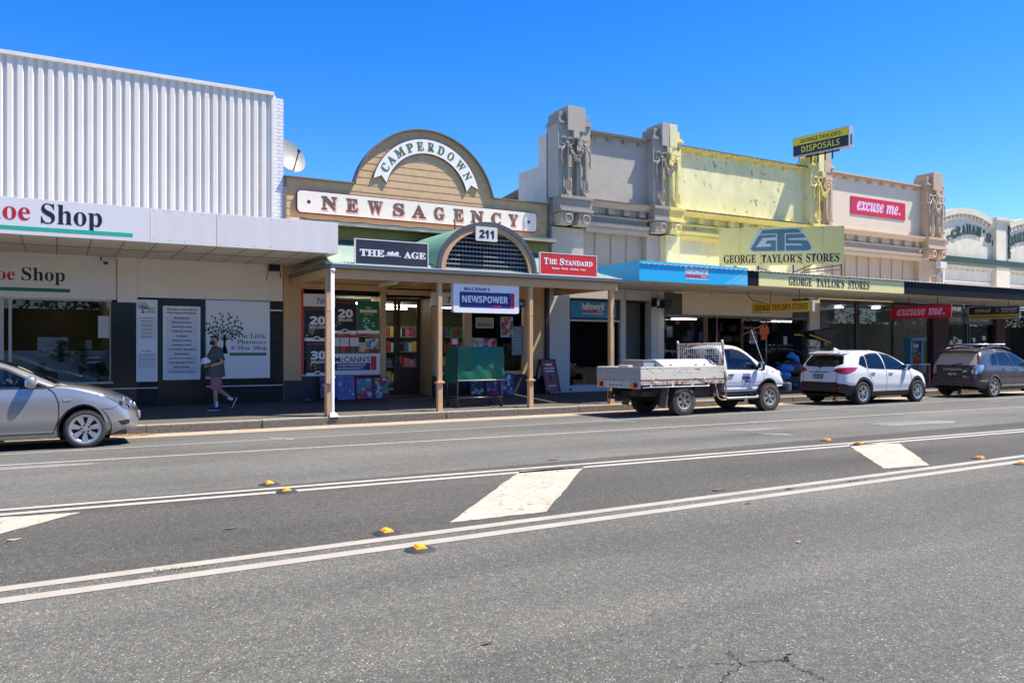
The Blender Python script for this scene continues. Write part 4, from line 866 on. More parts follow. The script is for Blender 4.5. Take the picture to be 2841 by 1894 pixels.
def tatface(t,fr):
    b=MB(); s=fr.h; cx,cy=.17*fr.w,.5*fr.h
    hat=[(cx-.3*s,cy+.1*s),(cx-.18*s,cy+.13*s),(cx-.12*s,cy+.36*s),(cx+.1*s,cy+.38*s),(cx+.16*s,cy+.14*s),(cx+.3*s,cy+.1*s)]; b.stroke(fr,hat+[hat[0]],.03*s,.006)
    b.stroke(fr,[(cx+.22*s,cy+.08*s),(cx+.2*s,cy-.15*s),(cx+.05*s,cy-.32*s),(cx-.12*s,cy-.22*s),(cx-.2*s,cy+.08*s)],.025*s,.006); b.stroke(fr,[(cx-.08*s,cy-.14*s),(cx+.05*s,cy-.17*s),(cx+.14*s,cy-.1*s)],.025*s,.006)
    b.build('emblem',LINE,t,recalc=False)
sign('window_sign','white sign reading Tatts in blue at the top of the left newsagency window','sign',FP(842,930,814,849,YF-.06),.02,SW,extra=None,texts=[('Tatts',.66,.45,.50,.46,SANSI,.01,TB)])
sign('projecting_sign','white box sign reading Tatts with blue base behind the middle verandah post','sign',Fr((PX(1196,YF-.4),YF-.4,PZ(1196,851,YF-.4)),(1,-.25,0),w=1.1,h=.42),.08,SW,texts=[('Tatts',.68,.5,.5,.4,SANSI,.01,TB)],extra=lambda t,fr:(lambda b:(b.rect(fr,0,fr.w,0,fr.h*.1,.005),b.build('blue_base',TB,t,recalc=False)))(MB()))
sign('window_sign','navy sign reading Herald high in the right newsagency window','sign',FP(1415,1457,831,850,YF-.04),.02,NAVY,texts=[('Herald',.42,.5,.95,.55,SERIF,0,WHITE)])
def lotto(num,sub,col,gold=False,green=False):
    def f(t,fr):
        b=MB(); rr=random.Random(num+sub); b.rect(fr,.02*fr.w,.98*fr.w,.945*fr.h,.97*fr.h,.003,1)
        for k in range(30):
            a=rr.uniform(.05,.95)*fr.w; c=rr.uniform(.16,.5)*fr.h; s=rr.uniform(.02,.07)*fr.w
            if num=='20' and a>.45*fr.w: continue
            b.poly(fr,[(a-s,c),(a,c-s),(a+s*1.2,c+s*.4),(a,c+s)],.003+.0001*k,2 if rr.random()<.5 else 3)
        b.rect(fr,.0,fr.w,.0,.095*fr.h,.004,0)
        b.poly(fr,[(fr.w*(.5+.16*math.cos(PI*k/12)),fr.h*(.05+.10*math.sin(PI*k/12))) for k in range(13)],.005,0); b.poly(fr,[(fr.w*(.5+.11*math.cos(PI*k/12)),fr.h*(.05+.065*math.sin(PI*k/12))) for k in range(13)],.006,4)
        b.build('artwork',[WHITE,RED,mat('art_gold',(.45,.28,.1),.5),mat('art_brown',(.13,.05,.03),.5),DGREY],t,recalc=False)
    return f
PB=mat('poster_black',(.012,.009,.009),.3); PNV=mat('poster_midnight',(.012,.014,.022),.3)
def tw(n,m=WHITE): return [(n,.52,.62,.66,.26,SANSB,.03,m),('MILLION',.52,.42,.62,.085,SANSB,.02,m)]
sign('lottery_poster','black and red 20 MILLION poster left of the white downpipe','poster',FP(845,913,853,946,YF-.04),.012,PB,extra=lotto('20','a',0),texts=tw('20'),group='lottery posters on the newsagency window')
sign('lottery_poster','dark 30 MILLION poster under the Tatts panel','poster',FP(849,913,950,1043,YF-.04),.012,PNV,extra=lotto('30','b',0),texts=tw('30'),group='lottery posters on the newsagency window')
sign('lottery_poster','black and red 20 MILLION poster right of the white downpipe','poster',FP(925,988,834,925,YF-.04),.012,PB,extra=lotto('20','c',0),texts=tw('20'),group='lottery posters on the newsagency window')
def oz(t,fr):
    b=MB()
    for i in range(5): b.rect(fr,fr.w*(.12+.155*i),fr.w*(.255+.155*i),fr.h*.64,fr.h*.735,.004,0)
    rr=random.Random(8)
    for i in range(40):
        a,c=rr.uniform(.25,.75)*fr.w,rr.uniform(.16,.5)*fr.h; s=.03*fr.w; b.poly(fr,[(a-s,c-s*.5),(a+s,c-s),(a+s,c+s*.5),(a-s,c+s)],.004+.0001*i,1 if i%3 else 0)
    b.rect(fr,0,fr.w,0,.1*fr.h,.005,2); b.poly(fr,[(fr.w*(.5+.16*math.cos(PI*k/12)),fr.h*(.05+.10*math.sin(PI*k/12))) for k in range(13)],.006,2)
    b.build('artwork',[CREAMP,mat('oz_pale',(.1,.4,.2),.5),WHITE],t,recalc=False)
sign('lottery_poster','bright green lottery poster with a row of cream tiles','poster',FP(991,1053,834,925,YF-.04),.012,mat('oz_green',(.012,.14,.045),.35),extra=oz,texts=[('Your',.5,.80,.25,.06,SANSB,0,WHITE),('could win',.5,.59,.45,.04,SANSB,0,WHITE)],group='lottery posters on the newsagency window')
def notice(red=True):
    def f(t,fr):
        b=MB(); 
        if red: b.rect(fr,0,fr.w,.78*fr.h,fr.h,.003,0); b.rect(fr,0,fr.w,0,.1*fr.h,.003,0)
        for k in range(5): b.rect(fr,.15*fr.w,.85*fr.w,(.65-.11*k)*fr.h,(.68-.11*k)*fr.h,.003,1)
        b.build('print',[RED,GREYP],t,recalc=False)
    return f
for i,(u0,u1,v0,v1) in enumerate(((927,942,929,963),(944.5,968,929,963),(971.5,995,929,963))):
    sign('price_notice',['white and red notice right beside the white downpipe','middle white and red notice of the three below the 20 MILLION poster','right white and red notice of the three below the 20 MILLION poster'][i],'notice',FP(u0,u1,v0,v1,YF-.04),.008,SW,extra=notice(),group='small notices in the left window')
def colr(seed,cols):
    def f(t,fr):
        b=MB(); rr=random.Random(seed)
        for k in range(34):
            a,c=rr.uniform(.06,.94)*fr.w,rr.uniform(.06,.94)*fr.h; s=rr.uniform(.06,.16)*min(fr.w,fr.h); q=rr.uniform(.6,1.8)
            b.poly(fr,[(max(.02*fr.w,a-s*q),max(.02*fr.h,c-s)),(min(.98*fr.w,a+s*q),max(.02*fr.h,c-s)),(min(.98*fr.w,a+s*q),min(.98*fr.h,c+s)),(max(.02*fr.w,a-s*q),min(.98*fr.h,c+s))],.003+.00012*k,rr.randrange(len(cols)))
        b.build('print',cols,t,recalc=False)
    return f
CW=[mat('c_teal',(.05,.3,.32),.5),mat('c_pale',(.5,.52,.55),.5),mat('c_pink',(.5,.08,.2),.5),mat('c_dark',(.05,.05,.06),.5),mat('c_blue',(.1,.15,.5),.5),mat('c_gold',(.4,.28,.08),.5)]
sign('colour_notice','white bordered colour notice above the McCANN\'S window sign','notice',FP(1014,1050,939,967,YF-.04),.008,SW,extra=colr(3,[CW[1],CW[4],CW[5],CW[1]]))
def mcc(t,fr):
    b=MB(); b.rect(fr,0,fr.w*.78,fr.h*.22,fr.h*.55,.004,0); b.rect(fr,fr.w*.79,fr.w*.91,fr.h*.22,fr.h*.86,.004,1); b.build('blue_panel',[mat('mc_navy',(.02,.03,.14),.4),RED],t,recalc=False)
fr=FP(925,1055.5,983,1041,YF-.05); fr.h=PZ(925,983,YF-.05)-PZ(925,1044,YF-.05)
sign('window_sign','grey white panel reading McCANN\'S CAMPERDOWN NEWSAGENCY under the left window','sign',fr,.02,SW,bord=.018,bordm=mat('frame_grey',(.3,.3,.31),.4),extra=mcc,texts=[('McCANN\'S',.40,.72,.74,.26,None,.012,BK),('CAMPERDOWN',.38,.46,.58,.09,SANSB,0,WHITE),('NEWSAGENCY',.36,.32,.54,.09,SANSB,0,WHITE)])
def pap(t,fr):
    b=MB(); rr=random.Random(2)
    for k in range(14):
        y=fr.h*(.93-.062*k); w=rr.uniform(.3,.8)*fr.w; b.rect(fr,fr.w/2-w/2,fr.w/2+w/2,y-fr.h*.010,y+fr.h*.012,.003,1 if 6<k<13 else 0)
    b.build('print',[LINE,mat('print_red',(.35,.08,.07),.6)],t,recalc=False)
sign('door_notice','tall white notice on the newsagency door','notice',FP(1165,1212,883,962,yd-.04),.006,SW,extra=pap)
sign('door_notice','small blue notice below the tall white door notice','notice',FP(1175,1200,971,980,yd-.04),.006,mat('fb_blue',(.03,.07,.25),.4),texts=[('facebook',.5,.5,.8,.6,SANSB,0,WHITE)])
sign('window_sign','pale yellow green sign reading FRESH MILK in the right window','sign',FP(1320,1370,880,910,YF+.0),.01,mat('milk_cream',(.42,.42,.25),.5),texts=[('FRESH MILK',.5,.32,.8,.32,SANSB,.01,BK),('all natural',.5,.75,.6,.14,SERIFI,0,LINE)])
sign('window_poster','pale blue and red poster at the right of the right newsagency window','poster',FP(1389,1423,878,935,YF-.0),.008,mat('post_sky',(.35,.5,.55),.4),extra=colr(21,[CW[1],mat('c_red',(.5,.04,.04),.5),CW[5],CW[3]]))
sign('window_poster','red and white poster behind the green covered stand','poster',FP(1343,1378,938,962,YF-.0),.008,mat('post_red',(.4,.05,.05),.4),extra=colr(22,[CW[1],RED,CW[3]]))
sign('window_poster','pale poster behind the green covered stand, left of the red one','poster',FP(1310,1342,937,962,YF-.0),.008,mat('post_pale',(.33,.42,.45),.4),extra=colr(23,[CW[1],CW[1],CW[5]]))
sign('window_poster','red framed small poster low in the narrow window pane','poster',FP(1250,1273,937,957,YF-.0),.006,mat('post_red',(.4,.05,.05),.4),extra=lambda t,fr:(lambda b:(b.rect(fr,fr.w*.15,fr.w*.85,fr.h*.12,fr.h*.88,.003),b.build('print',SW,t,recalc=False)))(MB()))
sign('window_poster','large grey blue sheet at the right edge of the right newsagency window','poster',FP(1420,1452,905,985,YF+.02),.006,mat('post_grey',(.2,.25,.3),.4),extra=notice(False))
# ================================================================== things on the footpath
def leanboard(label,u0,u1,v0,v1,cols,edge,seed,tilt=.16,Y=YF-.30,cat='magazine board',grid=False):
    x0,x1=PX(u0,Y),PX(u1,Y); z0,z1=PZ(u0,v1,Y),PZ(u0,v0,Y)
    z0=max(z0,gz(Y)+.01); fr=Fr((x0,Y,z0),(1,0,0),(0,tilt,1),x1-x0,z1-z0)
    def ex(t,f):
        colr(seed,cols)(t,f)
        if grid:
            b=MB()
            for k in range(1,5): b.rect(f,f.w*k/5-.006,f.w*k/5+.006,.02,f.h-.02,.009)
            for k in range(1,7): b.rect(f,.02,f.w-.02,f.h*k/7-.006,f.h*k/7+.006,.0095)
            b.build('wire_grid',LINE,t,recalc=False)
    return sign('magazine_board',label,cat,fr,.03,edge,extra=ex,group='magazine boards leaning at the shopfront',bord=.02,bordm=edge)
PUR=mat('b_purple',(.12,.07,.25),.5); BLU=mat('b_blue',(.16,.2,.5),.5); MAG=mat('b_magenta',(.5,.04,.24),.5); BRN=mat('b_brown',(.13,.05,.05),.5)
leanboard('purple wire fronted magazine board behind the corner post',890,938,1045,1103,[CW[3],PUR,CW[4]],PUR,31,grid=True)
leanboard('lavender blue wire fronted magazine board right of the white downpipe',938,985,1042,1109,[CW[4],BLU,CW[1]],BLU,32,grid=True)
leanboard('magenta edged magazine board with teal and red cover',990,1033,1049,1106,[CW[0],CW[0],mat('c_red',(.5,.04,.04),.5),CW[1]],MAG,33)
leanboard('dark red edged magazine board with crowded puzzle cover',1035,1081,1047,1108,[CW[0],CW[5],CW[1],CW[3],mat('c_red',(.5,.04,.04),.5)],BRN,34)
leanboard('grey patterned magazine board under the green covered stand',1307,1346,1056,1095,[CW[3],CW[1],mat('c_olive',(.1,.13,.08),.5)],DGREY,35,Y=YF-.5)
leanboard('magenta edged magazine board under the green covered stand',1352,1384,1057,1096,[CW[1],CW[3],CW[2],CW[4]],MAG,36,Y=YF-.5)
leanboard('blue and red poster board with white figure right of the green covered stand',1392,1427,1036,1096,[CW[1],CW[4],mat('c_red',(.5,.04,.04),.5),CW[3],CW[1]],mat('b_navy',(.03,.06,.16),.5),37,Y=YF-1.1)
def aframe(label,Rv,base,w,h,face,extra,texts=(),spread=.55,frm=BLACK,back=WHITE):
    """folding footpath sign: two boards hinged at the top"""
    Rv=Vector(Rv).normalized(); N=Rv.cross(Vector((0,0,1))); base=Vector(base); t=T('a_frame_sign',label,'footpath sign',base)
    for s in (1,-1):
        O=base+N*spread/2*s-Rv*w/2*1; U=Vector((0,0,h))-N*spread/2*s*.92; 
        fr=Fr(O if s==1 else O+Rv*w,Rv*s,U,w,U.length)
        b=MB(); b.fbox(fr,.03,w-.03,.12,fr.h-.03,-.012,.0); b.build('board',[face if s==1 else back],t)
        b=MB()
        for q in ((0,.035,0,fr.h),(w-.035,w,0,fr.h),(.035,w-.035,fr.h-.035,fr.h),(.035,w-.035,.09,.125)): b.fbox(fr,*q,-.022,.012)
        b.build('frame',frm,t)
        if s==1:
            f2=fr.sub(.04,.13,w-.08,fr.h-.17,.001)
            if extra: extra(t,f2)
            if texts:
                b=MB(); ms=[]
                for sx,ca,cb,ww,hh,st,off,m in texts:
                    if m not in ms: ms.append(m)
                    b.text(sx,f2,ca*f2.w,cb*f2.h,ww*f2.w,hh*f2.h,st,off,.006,ms.index(m))
                b.build('lettering',ms,t,recalc=False)
    b=MB(); b.tube([base+N*spread*.27+Rv*w*.48+Vector((0,0,h*.45)),base-N*spread*.27+Rv*w*.48+Vector((0,0,h*.45))],.008,6); b.build('stay',STEEL,t); return t
ARED=mat('aframe_red',(.30,.02,.025),.4)
def ared(t,fr):
    b=MB(); b.rect(fr,fr.w*.38,fr.w*.62,fr.h*.30,fr.h*.50,.003,0); b.rect(fr,fr.w*.1,fr.w*.9,fr.h*.72,fr.h*.75,.003,1); b.rect(fr,fr.w*.2,fr.w*.8,fr.h*.13,fr.h*.16,.003,1); b.rect(fr,fr.w*.15,fr.w*.85,fr.h*.62,fr.h*.66,.003,1); b.rect(fr,fr.w*.25,fr.w*.75,fr.h*.83,fr.h*.89,.003,1); b.build('print',[BLACK,SW],t,recalc=False)
x,y=PGF(1520,1092); aframe('red and black A-frame sign standing beside the grey travel shop','(1,0,0)' and (1,.18,0),(x,y+.05,gz(y)),.62,1.08,ARED,ared,spread=.62)
def adark(t,fr):
    b=MB(); b.rect(fr,fr.w*.2,fr.w*.8,fr.h*.1,fr.h*.2,.003,0); b.poly(fr,[(fr.w*.45,fr.h*.1),(fr.w*.8,fr.h*.14),(fr.w*.7,fr.h*.3),(fr.w*.5,fr.h*.22)],.004,1); b.rect(fr,fr.w*.3,fr.w*.7,fr.h*.45,fr.h*.5,.003,2); b.build('print',[SW,RED,mat('aprint',(.09,.06,.06),.5)],t,recalc=False)
x,y=PGF(838,1097); aframe('narrow black A-frame sign under the Tatts panel at the left shop wall',(1,-.9,0),(x,y,gz(y)),.42,1.02,mat('aframe_dark',(.03,.022,.022),.3),adark,spread=.45)
# small things by the left wall
b=MB(); x,y=PGF(852,1116); b.ell((x,y,gz(y)+.06),(.11,.08,.06),14,8); tag(b.build('dog_bowl',mat('bowl_blue',(.05,.06,.2),.3)),'small dark blue object on the footpath under the black A-frame sign','bowl')
# green covered newspaper stand
Y=18.45; x0,x1=PX(1268,Y),PX(1396,Y); zt_=PZ(1330,962,Y); zb_=PZ(1330,1055,Y); zg_=gz(Y); dp=.62
t=T('covered_stand','wheeled newspaper stand under a dark green vinyl cover at the kerb','display stand',((x0+x1)/2,Y+dp/2,zg_))
b=MB()
def shell(nu,nv,fn):
    V=[fn(i/nu,j/nv) for j in range(nv+1) for i in range(nu+1)]; b.raw(V,[(j*(nu+1)+i,j*(nu+1)+i+1,(j+1)*(nu+1)+i+1,(j+1)*(nu+1)+i) for j in range(nv) for i in range(nu)],0,True)
def drape(u,v):
    L=x1-x0; x=x0+L*u; s=v*(zt_-zb_)
    f=.030*math.exp(-((u-.55+ .25*v)/.13)**2)*math.sin(PI*v)+.03*math.exp(-((u-.12-.9*v)/.07)**2)*(1-v)+.03*math.exp(-((1-u-.1-.75*v)/.08)**2)*(1-v)*.9+.012*math.sin(8*u+5*v)*v+.01*math.sin(17*u-9*v)
    sag=.035*math.sin(PI*u)*(1-v)**6
    return (x,Y-.02+(-.05*(1-(1-v)**2)+.0) -f,zt_-s-sag*0+.01*math.sin(PI*u)*v)
shell(36,26,drape)
shell(36,6,lambda u,v:(x0+(x1-x0)*u,Y-.02+(dp+.04)*v,zt_-.035*math.sin(PI*u)*math.sin(PI*v)+.0))
shell(8,20,lambda u,v:(x0-.005-.02*math.sin(3*u+6*v)*v-.05*v,Y-.02+(dp+.1*v)*u,zt_-v*(zt_-zb_+.05)))
shell(8,20,lambda u,v:(x1+.005+.015*math.sin(4*u+5*v)*v+.02*v,Y-.02+(dp+.1*v)*u,zt_-v*(zt_-zb_+.05)))
shell(36,20,lambda u,v:(x0+(x1-x0)*u,Y+dp+.02+.08*v+.012*math.sin(12*u)*v,zt_-v*(zt_-zb_+.05)))
b.build('vinyl_cover',mat('vinyl_green',(.008,.115,.068),.38,spec=.45),t,recalc=False)
b=MB(); b.tube([(x0-.02,Y-.09,zb_+.01),(x1+.02,Y-.09,zb_+.01)],.014,8); b.build('hem_bar',mat('hem_pale',(.4,.5,.46),.4),t)
b=MB()
for xx in (x0+.02,x1-.05):
    for yy in (Y+.01,Y+dp): b.tube([(xx,yy,zt_-.04),(xx,yy,zg_+.13)],.016,8)
    b.tube([(xx,Y,zg_+.2),(xx,Y+dp,zg_+.2)],.014,8)
b.tube([(x0,Y+.01,zg_+.26),(x1,Y+.01,zg_+.26)],.012,8); b.tube([(x0,Y+dp,zg_+.26),(x1,Y+dp,zg_+.26)],.012,8); b.tube([(x0,Y+dp*.5,zg_+.22),(x1,Y+dp*.5,zg_+.22)],.012,8)
b.build('tube_frame',mat('stand_frame',(.16,.16,.165),.35,.6),t)
for xx in (x0+.02,x1-.05):
    for yy in (Y+.01,Y+dp):
        b=MB(); b.lathe([(.0,-.018),(.045,-.018),(.058,-.01),(.058,.01),(.045,.018),(.0,.018)],(xx,yy,zg_+.058),'y',16); b.box(xx-.03,xx+.03,yy-.025,yy+.025,zg_+.115,zg_+.13); b.build('castor',BLACK,t)
# ================================================================== terrace of three painted shops
XP=13.5; PW=1.22          # left edge of the first pier
xA0,xA1=13.52,17.93       # grey
xB1=25.72                 # yellow ends
xC1=33.65                 # beige ends
YP,YW=20.66,20.98         # pier front, bay wall front
Zt,Zc,Zs=8.58,6.40,5.50   # parapet top, cornice top, lower string
GREY=mat('grey_render',(.385,.355,.305),.75,var=.10,vs=2.5,bump=.25,bs=9,dirt=.25,dcol=(.47,.455,.42),dscale=7,dthr=.66); GREYM=mat('grey_moulding',(.28,.252,.215),.7,var=.1,vs=4); GREYL=mat('grey_panel',(.34,.31,.26),.7,var=.08)
YEL=worn('yellow_render',(.71,.68,.385),(.33,.29,.15),.605,3.6,(1,1,.75),.015); YELM=mat('yellow_moulding',(.74,.62,.18),.6,var=.12,vs=4,dirt=.5,dcol=(.13,.11,.05),dscale=7,dthr=.64)
BEI=mat('beige_render',(.70,.595,.46),.7,var=.05,vs=2); BEIM=mat('beige_moulding',(.53,.385,.25),.6,var=.08,vs=4); BEIP=mat('beige_panel',(.50,.375,.25),.65,var=.06)
STAIN=mat('lichen_stain',(.14,.12,.09),.9,var=.5,vs=25)
b0=dict(grey=(xA0,xA1,GREY,GREYM,GREYL,'grey rendered shop with blue awning and garland piers'),yellow=(xA1,xB1,YEL,YELM,YEL,'peeling yellow shop in the middle of the parapet row'),beige=(xB1,xC1,BEI,BEIM,BEIP,'beige shop with brown mouldings and a red wall sign'))
BLD={}
def festoon(par,xc,m,half=None):
    """bow, two leaf drops and a swag across a pier centred on xc (local frame built in world coords)"""
    rr=random.Random(int(xc*10)); Yf=YP-.035
    def drop(x,zt,L):
        n=int(L/.075)
        for i in range(n):
            t=i/n; w=.04+.05*t
            for s in (-1,0,1):
                z=zt-L*t; q=Vector((.35*s,-.25,-1)).normalized(); Mq=q.to_track_quat('Z','Y').to_matrix(); b.ell((x+s*w*.75,Yf-.06-.03*(s==0),z),(.026,.024,.062),6,4,None,Mq)
        for s in (-1,0,1): b.tube([(x+.05*s,Yf-.05,zt-L),(x+.055*s,Yf-.045,zt-L-.14)],[.03,.02],6)
    def bow(x,z):
        for s in (-1,1):
            P=[]
            for k in range(13):
                a=2*PI*k/12; P.append((x+s*(.13-.12*math.cos(a)),Yf-.05-.02*math.sin(a),z+.03+.11*math.sin(a)+.05))
            b.tube(P,.022,6,flat=1)
        b.ell((x,Yf-.075,z),(.05,.045,.05),8,6)
        for s in (-1,1):
            if (half=='l' and x>xc and s>0) or 0: continue
            P=[(x+s*.06,Yf-.05,z-.05),(x+s*.2,Yf-.05,z-.22),(x+s*.24,Yf-.05,z-.42),(x+s*.19,Yf-.06,z-.58),(x+s*.23,Yf-.05,z-.72)]
            b.tube(P,[.02,.03,.026,.032,.01],6)
        P=[(x+.05,Yf-.05,z-1.0),(x+.14,Yf-.05,z-1.2),(x+.12,Yf-.05,z-1.36),(x+.17,Yf-.05,z-1.45)]; b.tube(P,[.012,.026,.02,.028],6)
    xs=(xc-.33,xc+.33)
    for k,x in enumerate(xs):
        b=MB(); bow(x,8.02); drop(x,7.93,1.42); b.build('garland_drop',m[k],par)
    b=MB()
    for i in range(44):
        t=i/43; x=xs[0]+.08+(xs[1]-xs[0]-.16)*t; z=7.92-.36*math.sin(PI*t)**.8; 
        for s in range(3): b.ell((x+rr.gauss(0,.02),Yf-.06-rr.random()*.05+.04*0,z+rr.gauss(0,.035)*(.4+math.sin(PI*t))),(.035,.03,.03),6,4)
    b.build('swag',m[0] if half!='r' else m[1],par)
def wreath(par,x,z,m,rad=.13):
    b=MB(); rr=random.Random(int(x*100))
    for k in range(20):
        a=2*PI*k/20; c=Vector((x+rad*math.cos(a),YP-.16,z+rad*math.sin(a))); Mq=Vector((-math.sin(a),-.2,math.cos(a))).to_track_quat('Z','Y').to_matrix()
        b.ell(c,(.03,.035,.06),6,4,None,Mq)
    b.build('wreath',m,par)
def pier(par,x0,x1,mw,mm,full=True,left=True,right=True):
    """pier face between x0 and x1 (may be one half of a shared pier)"""
    c=(x0+x1)/2
    b=MB(); b.box(x0,x1,YP+.055,YW+.5,Zc,Zt+.02)
    return b
def half_pier(par,xa,xb,xc,mw,mm,outer):
    """the part xa..xb of a pier centred on xc with half width .61"""
    def clip(a,c): return max(a,xa),min(c,xb)
    b=MB()
    def bx(a,c,y0,y1,z0,z1):
        a,c=clip(a,c)
        if c-a>.004: b.box(a,c,y0,y1,z0,z1)
    bx(xc-.61,xc-.10,YP,YW+.35,Zc,Zt+.06); bx(xc+.10,xc+.61,YP,YW+.35,Zc,Zt+.06); bx(xc-.10,xc+.10,YP+.16,YW+.35,Zc,Zt+.06)
    b.build('pier',mw,par)
    b=MB()
    bx(xc-.68,xc+.68,YP-.07,YW+.42,Zt+.06,Zt+.13); bx(xc-.64,xc+.64,YP-.03,YW+.38,Zt+.13,Zt+.20); bx(xc-.57,xc+.57,YP+.02,YW+.32,Zt+.20,Zt+.44)
    b.build('pier_cap',mm,par,bevel=.008)
    b=MB()
    bx(xc-.33,xc+.33,YP-.13,YW+.38,Zt-.14,Zt+.62); bx(xc-.11,xc+.11,YP-.13,YP+.0,Zt-.36,Zt-.14)
    b.build('pier_block',mw,par,bevel=.008)
    # entablature steps under the pier with bracket blocks
    b=MB()
    bx(xc-.68,xc+.68,YP-.16,YW,Zc-.10,Zc); bx(xc-.64,xc+.64,YP-.10,YW,Zc-.42,Zc-.10); bx(xc-.70,xc+.70,YP-.18,YW,Zc-.50,Zc-.42)
    b.build('pier_cornice',mm,par,bevel=.01)
    b=MB()
    for s in (-1,1):
        a,c=clip(xc+s*.33-.22,xc+s*.33+.22)
        if c-a>.1:
            b.prismx([(YP-.13,Zc-.52),(YW,Zc-.52),(YW,Zs+.02),(YP-.02,Zs+.02),(YP-.05,Zs+.10),(YP-.13,Zs+.22)],a,c)
    b.build('pier_bracket',mw,par,bevel=.006)
    for s in (-1,1):
        if xa<xc+s*.33<xb: wreath(par,xc+s*.33,Zc-.72,mm)
    b=MB(); bx(xc-.60,xc+.60,YP+.06 if mw is YEL else YP+.36,YW+.32,4.0,Zs-.02); b.build('pier_base',mw,par)
def bay(par,xa,xb,mw,mm,mp,nbr,nbat,stain=None):
    b=MB(); b.box(xa,xb,YW,YW+.3,Zs,Zt); b.build('parapet_wall',mw,par)
    b=MB(); b.box(xa,xb,YW-.17,YW+.36,Zt,Zt+.06); b.box(xa,xb,YW-.10,YW-.001,Zt-.05,Zt-.001)
    for i in range(nbr): 
        x=xa+(xb-xa)*(i+.5)/nbr; b.box(x-.10,x+.10,YW-.085,YW-.001,Zt-.19,Zt-.051)
    b.build('coping',mm,par,bevel=.006)
    b=MB(); P=[(YW-.001,Zc-.10),(YW-.001,Zc),(YW-.30,Zc),(YW-.30,Zc-.05),(YW-.22,Zc-.09),(YW-.16,Zc-.16),(YW-.16,Zc-.18),(YW-.001,Zc-.18)]
    b.prismx([(YW-.001,Zc-.2),(YW-.001,Zc-.001),(YW-.34,Zc-.001),(YW-.34,Zc-.06),(YW-.26,Zc-.10),(YW-.18,Zc-.2)],xa,xb)
    b.prismx([(YW-.002,Zc-.52),(YW-.002,Zc-.45),(YW-.14,Zc-.45),(YW-.14,Zc-.48),(YW-.07,Zc-.52)],xa,xb)
    for i in range(nbr):
        x=xa+(xb-xa)*(i+.5)/nbr; b.box(x-.12,x+.12,YW-.15,YW-.002,Zc-.40,Zc-.201)
    b.prismx([(YW-.001,Zs-.1),(YW-.001,Zs+.22),(YW-.17,Zs+.22),(YW-.17,Zs+.17),(YW-.10,Zs+.10),(YW-.10,Zs+.02),(YW-.05,Zs-.1)],xa,xb)
    b.build('cornice',mm,par,bevel=.004)
    rc=0 if mp is mw else .25; b=MB(); b.box(xa,xb,YW+.02+rc,YW+.3+rc,3.55,Zs-.002)
    b.build('lower_panel',mp,par)
    b=MB()
    for i in range(1,nbat+1):
        x=xa+(xb-xa)*i/(nbat+1); b.box(x-.05,x+.05,YW-.03+rc,YW+.019+rc,3.9,Zs-.1)
    if nbat: b.build('batten',mp,par)
    if stain:
        b=MB(); rr=random.Random(1); n=int((xb-xa)/.05)
        for i in range(n):
            x=xa+(xb-xa)*i/n; h=.03*rr.random()**2+.006; b.box(x,x+.05,YW-.345,YW-.335+.0,Zc-.03-h,Zc+.004)
        b.build('lichen',stain,par); b=MB()
        for i in range(n):
            x=xa+(xb-xa)*i/n; h=.04*rr.random()**2+.006; b.box(x,x+.05,YW-.172,YW-.168,Zt+.03-h,Zt+.064)
        b.build('lichen',stain,par)
PIERS=[14.13,17.93,25.72,33.02]
def building(key,xa,xb,mw,mm,mp,lab):
    r=T('shop_building',lab,'building',((xa+xb)/2,YF,ZF),); BLD[key]=r
    b=MB(); zr=7.2
    b.box(xa+.0,xb-.01,YF+6,YF+6.3,0,zr); b.face([(xa,YW+.3,zr),(xb,YW+.3,zr),(xb,YF+6,zr-.6),(xa,YF+6,zr-.6)]); b.build('rear_body',mat('tin_roof',(.45,.45,.46),.5,var=.1),r)
    return r
R_=building('grey',*b0['grey']); 
half_pier(R_,xA0,14.75,14.13,GREY,GREYM,1); half_pier(R_,17.0,xA1,17.93,GREY,GREYM,1); bay(R_,14.74,17.32,GREY,GREYM,GREYL,4,3,STAIN); festoon(R_,14.13,(GREYM,GREYM))
R_.children[0]
b=MB(); b.prismx([(YW+.3,4.0),(23.1,4.0),(23.1,PZ(1438,482,23.1)),(21.85,PZ(1438,482,23.1)),(21.85,PZ(1493,378,21.8)),(YW+.3,PZ(1493,378,21.8))],xA0,xA0+.25); b.box(xA0,xA0+.25,23.1,YF+6,0,6.4); b.build('party_wall',mat('party_render',(.64,.60,.50),.8,var=.15,vs=1.5,dirt=.3,dcol=(.25,.24,.22),dscale=3,dthr=.6),R_)
b=MB(); b.box(12.3,13.3,26,27,6.2,7.4); tag(b.build('brick_chimney',brick('old_brick',(.2,.1,.06),(.15,.08,.05),(.25,.22,.18))),'low old brick wall top behind the newsagency parapet at right','chimney')
Y_=building('yellow',*b0['yellow'])
half_pier(Y_,xA1+.002,18.6,17.93,YEL,YELM,1); half_pier(Y_,25.0,xB1,25.72,YEL,YELM,1); bay(Y_,18.54,25.11,YEL,YELM,YEL,9,0,STAIN); festoon(Y_,17.93,(GREYM,YELM),'l')
B_=building('beige',*b0['beige'])
half_pier(B_,xB1+.002,26.4,25.72,BEI and BEIM,BEIM,1); half_pier(B_,32.3,xC1,33.02,BEIM,BEIM,1); bay(B_,26.33,32.41,BEI,BEIM,BEIP,8,7); festoon(B_,25.72,(YELM,mat('beige_relief',(.55,.45,.35),.6)),'l'); festoon(B_,33.02,(MATS['beige_relief'],MATS['beige_relief']))
b=MB(); x=PX(2602,YP); b.box(x-.2,x+.25,YP-.25,YP-.02,PZ(2602,745,YP),PZ(2602,728,YP)); b.build('junction_box',OFFW,B_,bevel=.02)
b=MB(); zj=PZ(2602,745,YP)
